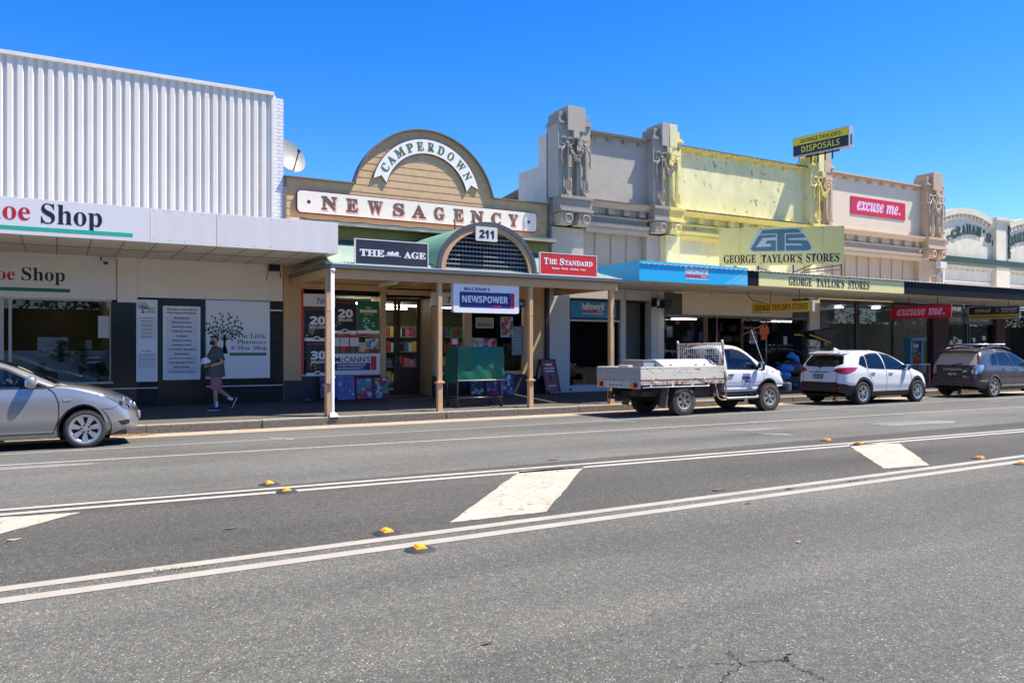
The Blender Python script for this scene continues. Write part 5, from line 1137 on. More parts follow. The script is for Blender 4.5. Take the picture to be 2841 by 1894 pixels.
for k in range(4): b.tube([(x-.1+.1*k,YP-.12,zj),(x+.1+.03*k,YP-.1,zj-.5),(x+.15+.02*k,YP-.08,4.1)],.015,6)
b.tube([(x-.15,YP-.12,zj),(x-.25,YP-.12,zj-.3),(x-.6,YP-.12,zj-.35)],.03,6); b.build('conduit',GREYP,B_)
# ---------------------------------------------------------------- awnings over the terrace
AY=17.62; AZ0,AZ1=3.58,4.03; ax0=14.24; aX=[ax0,PX(2073,AY),PX(2105,AY),PX(2508,AY),60.]
AW=T('awning','long flat street awning over the terrace with white tin edge and dark fascia','awning',((ax0+40)/2,AY,AZ0))
HB=mat('awning_blue',(.02,.40,.72),.35,var=.05); 
b=MB(); b.box(aX[1]+.001,aX[2],AY,AY+.03,AZ0,AZ1-.02,0); b.box(aX[3],aX[4],AY,AY+.03,AZ0,AZ1-.02,0); b.build('dark_fascia',[mat('fascia_dark',(.008,.009,.013),.65,spec=.15)],AW)
b=MB(); b.box(ax0+.04,aX[4],AY+.04,YW-.02,AZ0+.03,AZ0+.06); b.build('soffit',mat('soffit_cream',(.72,.64,.52),.6,var=.06),AW)
b=MB()
for i in range(14):
    y=AY+.25+i*.22; b.box(ax0+.05,aX[1]+.2,y,y+.015,AZ0+.022,AZ0+.031)
for i in range(6):
    y=AY+.4+i*.5; b.box(aX[1]+.3,aX[4],y,y+.012,AZ0+.022,AZ0+.031)
b.build('soffit_joint',mat('joint_dark2',(.22,.2,.17),.7),AW)
b=MB(); x=ax0+.05; n=900
for i in range(n):
    xa,xb=ax0+.05+(aX[4]-ax0-.05)*i/n,ax0+.05+(aX[4]-ax0-.05)*(i+1)/n
    za=AZ1+.02+.016*math.sin(2*PI*xa/.2); zb_2=AZ1+.02+.016*math.sin(2*PI*xb/.2)
    b.face([(xa,AY-.06,za),(xb,AY-.06,zb_2),(xb,YW-.03,zb_2+.12),(xa,YW-.03,za+.12)])
b.smooth=True; o=b.build('tin_roof',mat('awning_tin',(.66,.65,.64),.45,.3,var=.15,vs=2),AW,recalc=False); md=o.modifiers.new('thick','SOLIDIFY'); md.thickness=.012
# blue travel shop fascia: front and left return
HW=mat('hello_white',(.8,.8,.8),.4)
def hello(b,fr,ca,cb,w,c0=0,c1=1):
    b.text('helloworld',fr,ca,cb+w*.155,w,w*.27,None,.022,.006,c0); b.rect(fr,ca-w*.5,ca+w*.5,cb-w*.075,cb+w*.0,.005,c1); b.text('TRAVEL',fr,ca+w*.32,cb-w*.038,w*.26,w*.05,SANSB,0,.007,c0); b.text('THE TRAVEL PROFESSIONALS',fr,ca,cb-w*.125,w,w*.055,SANSB,0,.006,c0)
t=T('awning_sign','bright blue awning fascia sign reading helloworld travel','sign',((aX[0]+aX[1])/2,AY,AZ0-.02))
b=MB(); b.box(ax0,aX[1],AY-.02,AY+.02,AZ0-.03,AZ1+.09); b.build('board',HB,t,bevel=.004)
b=MB(); b.box(ax0,ax0+.03,AY+.02,YW-.03,AZ0-.03,AZ1+.08); b.build('side_board',HB,t)
fr=Fr((ax0,AY-.02,AZ0-.02),w=aX[1]-ax0,h=AZ1-AZ0+.11); b=MB(); ca=(PX(1900,AY)+PX(1963,AY))/2-ax0; hello(b,fr,ca,fr.h*.42,(PX(1963,AY)-PX(1900,AY))*1.0); b.build('lettering',[HW,RED],t,recalc=False)
b=MB(); b.poly(fr,[(fr.w-.75,.02),(fr.w-.02,fr.h*.78),(fr.w-.02,fr.h*.9),(fr.w-1.0,.02)],.004); b.poly(fr,[(fr.w-.7,.02),(fr.w-.02,.02),(fr.w-.02,fr.h*.72)],.0045); b.build('wave_stripe',mat('pale_blue',(.12,.5,.75),.35),t,recalc=False)
fr=Fr((aX[2],AY-.004,AZ0+.01),w=aX[3]-aX[2],h=AZ1-AZ0-.03)
PYG=mat('sign_lime',(.80,.72,.30),.5,var=.06,vs=2,dirt=.35,dcol=(.35,.33,.12),dscale=3,dthr=.62)
a0=PX(2187,AY)-fr.O.x; a1=PX(2413,AY)-fr.O.x
t=sign('awning_sign','pale lime awning fascia sign reading GEORGE TAYLOR\'S STORES','sign',fr,.03,PYG)
b=MB()
for s,u0,u1 in (('GEORGE',2188,2252),('TAYLOR\'S',2264,2342),('STORES',2353,2412)): b.text(s,fr,(PX(u0,AY)+PX(u1,AY))/2-fr.O.x,fr.h*.5,PX(u1,AY)-PX(u0,AY),fr.h*.66,SERIF,.008,.006)
b.build('lettering',mat('slate_print',(.03,.035,.045),.5),t,recalc=False)
# ---------------------------------------------------------------- billboard on the awning
dirv=Vector((.777,-.63,0)); yc=19.0; xc_=PX(2167,yc); zb2,zt2=PZ(2167,735,yc),PZ(2167,630,yc); wd=4.12
fr=Fr(Vector((xc_,yc,zb2))-dirv*wd/2,dirv,(0,0,1),wd,zt2-zb2)
GT=mat('logo_slate',(.10,.19,.20),.5); GTO=mat('logo_outline',(.5,.6,.56),.5); LIME=mat('board_lime',(.80,.70,.24),.5,var=.05,vs=1.5,dirt=.3,dcol=(.4,.33,.1),dscale=2.2,dthr=.66,stretch=(2,2,.5))
def gts(t,fr):
    w,h=fr.w,fr.h; sx=w/827.; 
    def q(pts): return [((x-253)*sx,h-(y-787+ (x-253)*.022)*h/252.) for x,y in pts]
    b=MB(); b.poly(fr,q([(528,790),(790,783),(872,905),(868,930),(840,942),(470,945),(450,925),(455,905)]),.004,0); b.build('logo_ground',GTO,t,recalc=False)
    b=MB()
    for P in ([(545,797),(780,789),(800,815),(525,825)],[(640,817),(690,815),(690,935),(640,937)],
        [(520,832),(632,828),(632,845),(545,851),(500,912),(600,908),(600,888),(560,890),(575,868),(632,866),(632,937),(480,939),(462,925)],
        [(698,826),(812,822),(830,848),(712,853),(712,862),(838,866),(862,905),(860,925),(845,932),(698,935),(698,900),(810,900),(800,888),(698,888)]): b.poly(fr,q(P),.007,0)
    b.build('logo',GT,t,recalc=False)
    b=MB()
    for s,x0,x1 in (('GEORGE',283,500),('TAYLOR\'S',535,803),('STORES',832,1048)): b.text(s,fr,((x0+x1)/2-253)*sx,h*.175,(x1-x0)*sx,h*.225,SERIF,.008,.006)
    b.build('lettering',BK,t,recalc=False)
    b=MB()
    for k in range(1,6): b.rect(fr,w*k/6-.004,w*k/6+.004,0.02,h-.02,.002)
    b.build('sheet_joint',mat('joint_lime',(.3,.28,.1),.6),t,recalc=False)
    b=MB()
    for k in range(7):
        for c in (.06,h-.06): b.ell(fr.p(.05+(w-.1)*k/6,c,.004),(.018,.018,.018),6,4)
    b.build('bolt',mat('rust_bolt',(.1,.05,.025),.8),t)
    IR=mat('iron_brown',(.07,.04,.028),.7)
    b=MB()
    for k in (.02,.32,.6,.98): b.tube([fr.p(w*k,h*(.98 if k in (.02,.98) else .3),-.06),fr.p(w*k,-.42,-.06)],.025,6)
    for a,c in ((.12,.42),(.75,.5)): b.tube([fr.p(w*a,0,-.06),fr.p(w*c,-.40,-.9)],.018,6)
    b.tube([fr.p(w*.98,-.02,-.06),fr.p(w*.72,-.14,-.5),fr.p(w*.7,-.36,-1.0)],.02,6); b.tube([fr.p(w*.3,-.05,-.06),fr.p(w*.55,-.38,-.06)],.014,6); b.tube([fr.p(w*.97,-.18,-.06),fr.p(w*.72,-.22,-.5)],.014,6)
    b.build('support_strut',IR,t)
sign('billboard','big lime GTS billboard reading GEORGE TAYLOR\'S STORES angled above the awning','sign',fr,.05,LIME,extra=gts)
b=MB(); rr=random.Random(3)
for k in range(9):
    x=PX(2240,18.4)+rr.uniform(-.5,2.5); y=18.+rr.random()*1.2; b.ell((x,y,AZ1+.09),(rr.uniform(.1,.3),.2,.05),8,4)
o=b.build('roof_rubbish',mat('rubbish_grey',(.3,.29,.28),.8,var=.4)); tag(o,'grey bits of debris lying on the awning roof under the billboard','debris'); o['kind']='stuff'
# rooftop box sign
dv=Vector((.153,-.988,0)); Y1=21.3; X1_=PX(2200,Y1); L=.107*Y1; zl0,zl1=PZ(2201,437,Y1),PZ(2201,385,Y1)
fr=Fr((X1_,Y1,zl0),dv,(0,0,1),L,zl1-zl0)
NV=mat('sign_navy',(.012,.016,.035),.4); YL=mat('sign_yellow',(.62,.52,.015),.45,var=.08,vs=3)
def disp(t,fr):
    b=MB(); b.rect(fr,.02,fr.w-.02,.02,fr.h*.57,.003,0); b.rect(fr,.02,fr.w-.02,fr.h*.57,fr.h-.02,.003,1); b.build('face_panel',[NV,YL],t,recalc=False)
    b=MB(); b.text('GEORGE TAYLOR\'S',fr,fr.w*.50,fr.h*.755,fr.w*.72,fr.h*.20,SANSB,0,.007,0); b.text('DISPOSALS',fr,fr.w*.50,fr.h*.31,fr.w*.68,fr.h*.33,SANSB,.0,.007,1); b.build('lettering',[BK,YL],t,recalc=False)
    b=MB(); c=fr.p(fr.w*.5,0,-.15)
    for k in (.3,.42,.55,.68): b.tube([fr.p(fr.w*k,0,-.15),fr.p(fr.w*k,-.32,-.15)],.03,6)
    b.tube([fr.p(fr.w*.2,-.05,-.15),fr.p(fr.w*.8,-.05,-.15)],.03,6); b.build('support_strut',mat('iron_dark',(.03,.028,.025),.6),t)
    b=MB(); b.fbox(fr,fr.w,fr.w+.02,fr.h*.12,fr.h*.62,-.2,-.1); b.build('end_cover',DGREY,t)
    b=MB(); b.tube([fr.p(fr.w*.08,0,-.1),fr.p(fr.w*.1,-.12,-.1),fr.p(.0,-.4,-.1),fr.p(-.05,-.6,-.1)],.012,6); b.build('cable',BLACK,t)
sign('rooftop_sign','tilted yellow and navy box sign on the roof reading GEORGE TAYLOR\'S DISPOSALS','sign',fr,.3,mat('box_grey',(.42,.42,.43),.4,.3),extra=disp,bord=.03,bordm=mat('box_grey',(.42,.42,.43),.4,.3))
# hanging signs under the awning
def hang(label,u0,u1,v0,v1,Y1,face,edge,extra,th=.14,dirk=(.153,-.988,0),Lk=None):
    dv=Vector(dirk).normalized(); X1=PX(u0,Y1)
    k=math.tan(YAW+math.atan((u1-CXP)/FPX)); L=(k*Y1-X1)/(dv.x-k*dv.y); fr=Fr((X1,Y1,PZ(u0,v1,Y1)),dv,(0,0,1),L,PZ(u0,v0,Y1)-PZ(u0,v1,Y1))
    t=sign('hanging_sign',label,'sign',fr,th,face,extra=extra,bord=.025,bordm=edge)
    b=MB(); 
    for a in (.3,.78): b.tube([fr.p(fr.w*a,fr.h,-th/2),fr.p(fr.w*a,AZ0+.03-fr.O.z,-th/2)],.012,6)
    b.build('hanger',BLACK,t); return t,fr
OR=mat('sign_orange',(.80,.43,.015),.4)
def gt2(t,fr):
    b=MB(); b.text('GEORGE TAYLOR\'S STORES',fr,fr.w*.49,fr.h*.5,fr.w*.88,fr.h*.58,SANSB,0,.006); b.build('lettering',BK,t,recalc=False)
    b=MB(); b.tube([fr.p(fr.w*.2,fr.h,-.06),fr.p(fr.w*.0,fr.h+.1,-.06),fr.p(-.2,fr.h+.3,-.06),fr.p(-.22,AZ0+.03-fr.O.z,-.06)],.015,6); b.build('cable',BLACK,t)
hang('orange box sign hanging under the awning reading GEORGE TAYLOR\'S STORES',2086.5,2254,841.5,869.5,19.9,OR,GREYP,gt2)
EXR=mat('excuse_red',(.55,.008,.03),.4); EXP=mat('excuse_pink',(.78,.38,.52),.5)
def exm(k):
    def f(t,fr):
        b=MB(); b.text('excuse me.',fr,fr.w*.5,fr.h*.5,fr.w*.80,fr.h*.56,SERIFI,.022,.006); b.build('lettering',EXP if k else mat('excuse_pale',(.78,.5,.66),.5),t,recalc=False)
    return f
hang('red sign hanging under the awning reading excuse me in pink','2472' and 2472,2639,851,885,19.9,EXR,EXR,exm(1),th=.04)
STN=mat('stewart_navy',(.012,.035,.075),.4); STP=mat('stewart_pale',(.5,.55,.6),.5)
def stw(t,fr):
    b=MB(); b.rect(fr,.02,fr.w-.02,.02,fr.h*.36,.003,1); b.rect(fr,.02,fr.w*.5,fr.h*.45,fr.h*.92,.003,2)
    b.text('STEWART',fr,fr.w*.29,fr.h*.66,fr.w*.32,fr.h*.28,SERIF,.01,.007,0); b.text('STEWART',fr,fr.w*.8,fr.h*.74,fr.w*.30,fr.h*.2,SERIF,.01,.007,0); b.text('HAMISH McVILLY',fr,fr.w*.8,fr.h*.54,fr.w*.30,fr.h*.11,SERIF,0,.007,0); b.text('www.charlesstewart.com.au',fr,fr.w*.5,fr.h*.18,fr.w*.85,fr.h*.12,SANSB,0,.007,2)
    b.text('S',fr,fr.w*.57,fr.h*.66,fr.w*.05,fr.h*.26,SERIF,.01,.007,3)
    b.build('lettering',[STP,mat('stewart_gold',(.5,.32,.03),.45),BK,mat('st_copper',(.5,.2,.05),.5)],t,recalc=False)
hang('navy and gold hanging sign reading STEWART at the far right','2687' and 2687,2829,852,886,19.9,STN,GREYP,stw,th=.12)
fr=FP(2361,2511,544,593,YW-.03); fr=Fr((PX(2361,YW-.03),YW-.03,PZ(2361,592,YW-.03)),w=PX(2512,YW-.03)-PX(2361,YW-.03),h=PZ(2361,543,YW-.03)-PZ(2361,592,YW-.03))
sign('wall_sign','red wall sign on the beige parapet reading excuse me in pale pink','sign',fr,.025,EXR,extra=exm(0))
# ---------------------------------------------------------------- street level of the terrace
YS=YF; g=R_
LG2=mat('shop_grey',(.52,.52,.50),.55,var=.05); DG2=mat('door_recess',(.10,.105,.095),.6)
X=lambda u:PX(u,YS)
zt3=AZ0+.03
b=MB(); b.box(13.52,X(1579),YS-.04,YS+.15,ZF,zt3); b.box(X(1579),X(1732),YS-.02,YS+.15,PZ(1650,829,YS),zt3); b.box(X(1720),X(1734),YS-.05,YS+.15,ZF,PZ(1650,829,YS)); b.box(X(1734),X(1805),YS-.02,YS+.2,PZ(1650,829,YS),zt3); b.box(X(1805),X(1824),YS-.05,YS+.3,ZF,zt3); b.box(X(1579),X(1720),YS-.03,YS+.15,ZF,PZ(1600,1068,YS)); b.box(X(1579),X(1720),YS-.04,YS+.1,PZ(1600,891,YS),PZ(1600,886,YS)); b.build('shopfront_wall',LG2,g,bevel=.006)
b=MB(); b.box(X(1824),X(1840),YS-.05,YS+.3,ZF,zt3); b.build('pilaster',mat('pil_cream',(.70,.60,.46),.6),Y_)
b=MB(); b.box(X(1734),X(1805),YS+.55,YS+.6,ZF,3.2); b.box(X(1734),X(1736),YS+.15,YS+.6,ZF,3.2); b.build('door_recess',DG2,g)
b=MB(); b.box(X(1738)+.05,X(1748),YS+.49,YS+.55,ZF,2.6); b.build('door_frame',LG2,g)
pane(g,X(1579),X(1720),PZ(1600,1068,YS),PZ(1600,891,YS))
b=MB(); b.box(X(1579)+.01,X(1720)-.01,YS+.02,YS+.1,PZ(1600,886,YS),PZ(1600,829,YS)); b.build('transom_panel',BLACK,g)
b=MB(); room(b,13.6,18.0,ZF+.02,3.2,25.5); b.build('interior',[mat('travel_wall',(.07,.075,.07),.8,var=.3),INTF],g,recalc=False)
fr=FP(1583,1709,834,880,YS-.0); t=sign('window_sign','blue sign over the travel shop window reading helloworld travel','sign',fr,.01,mat('hello_dim',(.012,.22,.42),.35))
b=MB(); hello(b,fr,PX(1646,YS)-fr.O.x,fr.h*.45,PX(1677,YS)-PX(1616,YS)); b.build('lettering',[HW,RED],t,recalc=False)
b=MB(); b.box(X(1578),X(1585),YS-.05,YS-.031,PZ(1580,1083,YS),PZ(1580,1077,YS)); b.build('vent_grille',mat('vent_brown',(.10,.07,.04),.5),g)
t=T('spot_light','silver and black spot lights under the blue awning','light',(X(1815),YS-.2,3.2))
b=MB(); b.lathe([(.0,0),(.11,0),(.12,.25),(.0,.25)],(X(1812),YS-.2,3.08),'z',16); b.build('silver_lamp',ALU,t)
b=MB(); b.box(X(1820),X(1840),YS-.45,YS-.06,3.02,3.3); b.tube([(X(1822),YS-.3,3.02),(X(1824),YS-.3,2.86),(X(1832),YS-.3,2.92),(X(1838),YS-.3,3.02)],.012,6); b.box(X(1804),X(1808),YS-.3,YS-.06,3.05,3.35); b.build('black_lamp',BLACK,t,bevel=.01)
# yellow shop: panels, window band
CRP=mat('panel_sand',(.78,.63,.44),.65,var=.05); g=Y_
zs1=PZ(1900,873,YS)
b=MB(); b.box(X(1840),X(2238),YS-.01,YS+.15,zs1,zt3); b.build('upper_panel',CRP,g)
b=MB(); b.box(X(1840),X(1891),YS-.03,YS-.011,zs1,PZ(1850,811,YS)); b.box(X(2198),X(2241),YS-.03,YS-.011,PZ(2200,882,YS)-.02,PZ(2200,824,YS)); b.build('louvre_panel',mat('louvre_olive',(.075,.075,.06),.6),g)
b=MB(); b.box(X(1838),X(2243),YS-.06,YS+.1,zs1-.08,zs1); b.box(X(1838),X(2243),YS-.04,YS+.1,ZF,ZF+.5); b.build('window_head',mat('head_grey',(.16,.15,.13),.6),g)
b=MB(); b.box(X(2243),X(2271),YS-.06,YS+.3,ZF,zt3); b.build('pilaster',MATS['pil_cream'],B_)
TIM=mat('timber_orange',(.22,.10,.035),.5,var=.2); b=MB()
for u in (1954,1960,2058): b.box(X(u),X(u)+.07,YS+.0,YS+.08,ZF+.5,zs1-.08)
b.box(X(2058),X(2100),YS+.0,YS+.06,PZ(2060,912,YS),PZ(2060,906,YS)); b.build('timber_frame',TIM,g)
b=MB(); b.tube([(X(1983),YS-.1,ZF),(X(1983),YS-.1,zs1)],.025,8); b.tube([(X(2120),YS-.1,ZF),(X(2120),YS-.1,zs1)],.02,8); b.build('steel_post',STEEL,g)
pane(g,X(1840),X(1952),ZF+.5,zs1-.08); pane(g,X(2064),X(2243),ZF+.5,zs1-.08)
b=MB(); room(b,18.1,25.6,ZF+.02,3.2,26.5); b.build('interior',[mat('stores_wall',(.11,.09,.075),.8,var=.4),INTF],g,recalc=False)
for i,(u0,u1,v,lab) in enumerate(((1862,1933,884,'left lit white strip light over the stores window'),(2140,2197,891,'right lit white strip light over the stores window'))):
    Yl=YS-.25; z=PZ(u0,v,Yl); t=T('strip_light',lab,'light',(PX(u0,Yl),Yl,z),'strip lights over the stores window'); b=MB(); b.box(PX(u0,Yl),PX(u1,Yl),Yl-.04,Yl+.04,z+.02,z+.06); b.build('housing',OFFW,t); b=MB(); b.tube([(PX(u0,Yl)+.03,Yl,z),(PX(u1,Yl)-.03,Yl,z)],.018,8); b.build('tube_lamp',emis('lit_tube_soft',(1,1,.97),4),t)
# goods hung in the stores window
Yg=YS-.15
t=T('work_shirt','bright orange work shirt hanging at the stores front','shirt',(PX(2121,Yg),Yg,PZ(2120,943,Yg)))
fr=FP(2108,2134,903,943,Yg); b=MB(); w,h=fr.w,fr.h
b.fprism(fr,[(w*.18,0),(w*.80,0),(w*.82,h*.55),(w*.85,h*.40),(w*1.04,h*.44),(w*.95,h*.85),(w*.78,h),(w*.62,h),(w*.5,h*.86),(w*.38,h),(w*.2,h),(w*.05,h*.85),(-w*.04,h*.4),(w*.15,h*.36),(w*.18,h*.55)],-.07,0); b.build('cloth',mat('hivis_orange',(.75,.13,.015),.7,var=.1),t,bevel=.015)
b=MB(); b.tube([fr.p(w*.5,h*.86,-.03),fr.p(w*.5,h+.25,-.03)],.008,6); b.build('hanger',STEEL,t)
def keyx(t,fr): 
    b=MB(); b.poly(fr,[(fr.w*.05,fr.h*.7),(fr.w*.5,fr.h*1.0),(fr.w*.95,fr.h*.78),(fr.w*.5,fr.h*.62)],.003,0); b.rect(fr,fr.w*.0,fr.w,fr.h*.02,fr.h*.28,.003,1); b.build('print',[mat('key_grey',(.25,.22,.2),.5),OFFW],t,recalc=False)
    b=MB(); b.text('KEYS',fr,fr.w*.5,fr.h*.47,fr.w*.85,fr.h*.19,SANSB,.01,.007,0); b.text('CUT',fr,fr.w*.5,fr.h*.16,fr.w*.7,fr.h*.19,SANSB,.01,.007,1); b.build('lettering',[mat('key_pale',(.5,.38,.35),.5),RED],t,recalc=False)
sign('window_sign','small dark sign in the stores window reading KEYS CUT','sign',FP(2079,2101,916,953,Yg),.03,mat('key_dark',(.07,.045,.04),.5),extra=keyx)
b=MB(); a=Vector((PX(2061,Yg),Yg,PZ(2061,928,Yg))); c=Vector((PX(2107,Yg),Yg-.2,PZ(2107,900,Yg))); b.tube([a,c],.022,8); tag(b.build('hanging_pole',mat('handle_grey',(.3,.29,.27),.5)),'grey pole slung across the stores front above the KEYS CUT sign','pole')
sign('window_sign','small pale teal card in the stores window','sign',FP(2174,2184,933,955,YS+.03),.006,mat('card_teal',(.25,.38,.36),.5),texts=[('= = =',.5,.6,.6,.3,SANSB,0,LINE)] if 0 else ())
b=MB(); rr=random.Random(14); GD=[mat('gd_dark',(.03,.03,.033),.6),mat('gd_grey',(.22,.21,.2),.6),mat('gd_brown',(.14,.09,.05),.6),mat('gd_blue',(.05,.09,.16),.6),mat('gd_red',(.22,.04,.04),.6)]
for k in range(90):
    x=rr.uniform(18.6,25.2); y=rr.uniform(21.7,24.5); z=rr.choice([.3,.9,1.4,1.9,2.3]); b.box(x,x+rr.uniform(.1,.4),y,y+.2,z,z+rr.uniform(.1,.45),rr.randrange(5))
o=b.build('shop_stock',GD); tag(o,'crowded hardware and clothing stock inside the yellow stores','stock'); o['kind']='stuff'
# white papers and a red ball hung in the left part
b=MB(); b.ell((PX(1878,YS+.3),YS+.3,PZ(1878,894,YS+.3)),(.10,.1,.09)); tag(b.build('red_ball',mat('ball_pink',(.45,.08,.12),.4)),'small red and white ball hung in the left stores window','ball')
sign('notice_card','grey card hung at the left of the stores window','notice',FP(1850,1866,905,935,YS+.3),.008,mat('card_grey',(.42,.42,.42),.6))
# blue tools (pumps / mowers) on the footpath in front of the stores
BT=mat('tool_blue',(.012,.15,.48),.3)
t=T('garden_machine','bright blue and black garden machine on the footpath behind the white ute','machine',(PX(2190,19.9),19.9,gz(19.9)))
def P_(u,v,Y): return Vector((PX(u,Y),Y,PZ(u,v,Y)))
b=MB(); b.tube([P_(2184,990,19.9),P_(2196,985,19.9),P_(2206,995,19.9),P_(2210,1010,19.9),P_(2204,1020,19.9)],[.05,.13,.15,.13,.06],12); b.ell(P_(2178,1022,19.8),(.34,.22,.17),16,10,pw=.7); b.build('blue_shell',BT,t)
b=MB(); b.ell(P_(2195,1022,20.0),(.42,.3,.3),14,8,pw=.7); b.box(P_(2168,1060,19.9).x,P_(2208,1060,19.9).x,19.7,20.2,gz(19.9)+.05,.62); b.tube([P_(2150,1005,19.8),P_(2175,1015,19.8)],.05,8); b.build('black_body',BLACK,t,bevel=.02)
b=MB(); 
for u in (2172,2204): b.lathe([(.0,-.03),(.12,-.03),(.13,0),(.12,.03),(.0,.03)],(PX(u,19.7),19.7,gz(19.7)+.13),'y',18)
b.build('wheel',DGREY,t)
t=T('garden_machine','lower blue and black machine beside the ute bonnet','machine',(PX(2152,19.6),19.6,gz(19.6)))
b=MB(); b.ell(P_(2172,1043,19.6),(.32,.2,.18),16,10,pw=.7); b.build('blue_shell',BT,t)
b=MB(); b.ell(P_(2150,1055,19.7),(.4,.3,.26),14,8,pw=.7); b.box(P_(2140,1060,19.7).x,P_(2180,1060,19.7).x,19.5,19.9,gz(19.7)+.02,.4); b.build('black_body',BLACK,t,bevel=.02)
# wheelbarrow on a stack in front of the yellow shop
Yb=19.8; t=T('wheelbarrow','black wheelbarrow with orange handles tipped up on a stand behind the white wagon','wheelbarrow',(PX(2270,Yb),Yb,PZ(2270,965,Yb)))
a=[P_(2236,920,Yb),P_(2311,911,Yb),P_(2296,948,Yb),P_(2252,942,Yb)]
b=MB()
for s,wd in ((0,1),):
    V=[]; 
    for yy,k in ((-.36,1),(.36,1)):
        pass
    top=[a[0]+Vector((0,-.36,0)),a[1]+Vector((0,-.30,0)),a[1]+Vector((0,.30,0)),a[0]+Vector((0,.36,0))]; bot=[a[3]+Vector((.05,-.2,.02)),a[2]+Vector((-.02,-.18,.02)),a[2]+Vector((-.02,.18,.02)),a[3]+Vector((.05,.2,.02))]
    for i in range(4):
        j=(i+1)%4; b.face([top[i],top[j],bot[j],bot[i]])
    b.face(bot)
o=b.build('tray',mat('barrow_black',(.015,.015,.016),.45),t,recalc=True); md=o.modifiers.new('thick','SOLIDIFY'); md.thickness=.015
HO=mat('handle_orange',(.62,.30,.03),.5)
for dy in (-.22,.22):
    b=MB(); b.tube([P_(2222,928,Yb)+Vector((0,dy*1.3,0)),P_(2248,929,Yb)+Vector((0,dy*1.1,0))] if dy>0 else [P_(2247,928,Yb-.3),P_(2304,950,Yb-.2)],.032,8); b.build('handle',HO,t)
b=MB()
for dy in (-.2,.2):
    b.tube([P_(2240,945,Yb+dy),P_(2246,962,Yb+dy),P_(2262,962,Yb+dy),P_(2270,946,Yb+dy),P_(2290,946,Yb+dy)],.016,6)
b.tube([P_(2246,962,Yb-.2),P_(2246,962,Yb+.2)],.016,6); b.build('leg_frame',BLACK,t)
b=MB(); c=P_(2288,955,Yb); b.lathe([(.0,-.03),(.10,-.03),(.10,.03),(.0,.03)],c,'y',18); b.build('wheel',HO,t)
b=MB(); b.lathe([(.10,-.04),(.15,-.045),(.17,0),(.15,.045),(.10,.04)],c,'y',20); b.build('tyre',BLACK,t)
b=MB()
for u in (2240,2300):
    for dy in (-.2,.2): b.tube([P_(u,962,Yb+dy),Vector((PX(u,Yb),Yb+dy,gz(Yb)))],.025,6)
b.box(PX(2238,Yb),PX(2302,Yb),Yb-.25,Yb+.25,P_(2270,964,Yb).z-.03,P_(2270,964,Yb).z); tag(b.build('barrow_stand',mat('stand_brown',(.06,.05,.04),.6)),'dark trestle stand holding up the wheelbarrow','stand')
# beige shop front: black framed glazing
g=B_; b=MB(); zh2=zt3-.02
for u in (2272,2375,2381,2478,2578): b.box(X(u),X(u)+.09,YS,YS+.1,ZF+.3,zh2)
b.box(X(2272),X(2582),YS,YS+.1,zh2-.1,zh2); b.box(X(2272),X(2582),YS-.02,YS+.1,ZF,ZF+.32); b.build('window_frame',mat('frame_black',(.015,.015,.014),.4),g)
for u0,u1 in ((2276,2375),(2384,2478),(2482,2578)): pane(g,X(u0),X(u1),ZF+.32,zh2-.1)
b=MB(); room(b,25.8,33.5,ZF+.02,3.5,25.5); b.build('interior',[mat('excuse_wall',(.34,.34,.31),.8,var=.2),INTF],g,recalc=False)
b=MB()
for x,y in ((27.5,22.5),(29.5,22.8),(31.2,22.2)): b.box(x,x+.25,y,y+.25,3.4,3.43)
b.build('ceiling_lamp',LAMPW,g)
b=MB(); b.box(X(2284),X(2328),YS+.5,YS+.52,.6,3.3); b.build('curtain',mat('curtain_grey',(.30,.29,.27),.8),g)
BRW=brick('brown_brick',(.085,.035,.022),(.065,.028,.018),(.06,.04,.03),.23,.086,.008)
b=MB(); b.box(X(2583),X(2624),YS-.12,YS+.3,ZF,zt3); b.build('brick_pillar',BRW,g); b=MB(); b.box(X(2757),X(2782),YS-.12,YS+.3,ZF,zt3); b.build('brick_pillar',BRW,g)
# cash machine, plant, flower table
t=T('cash_machine','blue cash machine box reading ANZ behind the window of the beige shop','cash machine',(PX(2545,YS-.3),YS-.3,gz(YS)))
f=FP(2526,2562,937,1045,YS-.35); AB=mat('atm_blue',(.02,.17,.30),.4); b=MB(); b.fbox(f,-.08,f.w+.10,f.h-.12,f.h,-.3,.08); b.fbox(f,0,.14,0,f.h-.12,-.3,0); b.fbox(f,f.w-.14,f.w,0,f.h-.12,-.3,0); b.fbox(f,.14,f.w-.14,0,f.h*.12,-.3,0); b.build('surround',AB,t,bevel=.01)
b=MB(); b.fbox(f,.14,f.w-.14,f.h*.12,f.h-.12,-.3,-.06); b.build('screen_panel',BLACK,t)
b=MB(); b.text('ANZ',f,f.w*.5,f.h*.80,f.w*.42,f.h*.07,SANSI,.01,-.05); b.build('lettering',SW,t,recalc=False)
t=T('flower_pot','terracotta pot with red and white flowers on a small pink table','flower pot',(PX(2543,19.2),19.2,PZ(2543,1008,19.2)))
c=P_(2543,1009,19.2); b=MB(); b.lathe([(.0,0),(.10,0),(.145,.22),(.16,.22),(.16,.27),(.13,.27)],c,'z',18); b.build('pot',mat('terracotta',(.42,.12,.05),.7),t)
b=MB(); rr=random.Random(6)
for k in range(60):
    p=c+Vector((rr.gauss(.03,.11),rr.gauss(0,.08),.28+rr.uniform(0,.22))); b.ell(p,(.03,.03,.02),5,3,0 if rr.random()<.55 else (1 if rr.random()<.6 else 2))
b.build('blossom',[mat('leaf_small',(.05,.12,.03),.6),mat('bloom_red',(.55,.02,.05),.5),mat('bloom_white',(.7,.68,.65),.5)],t)
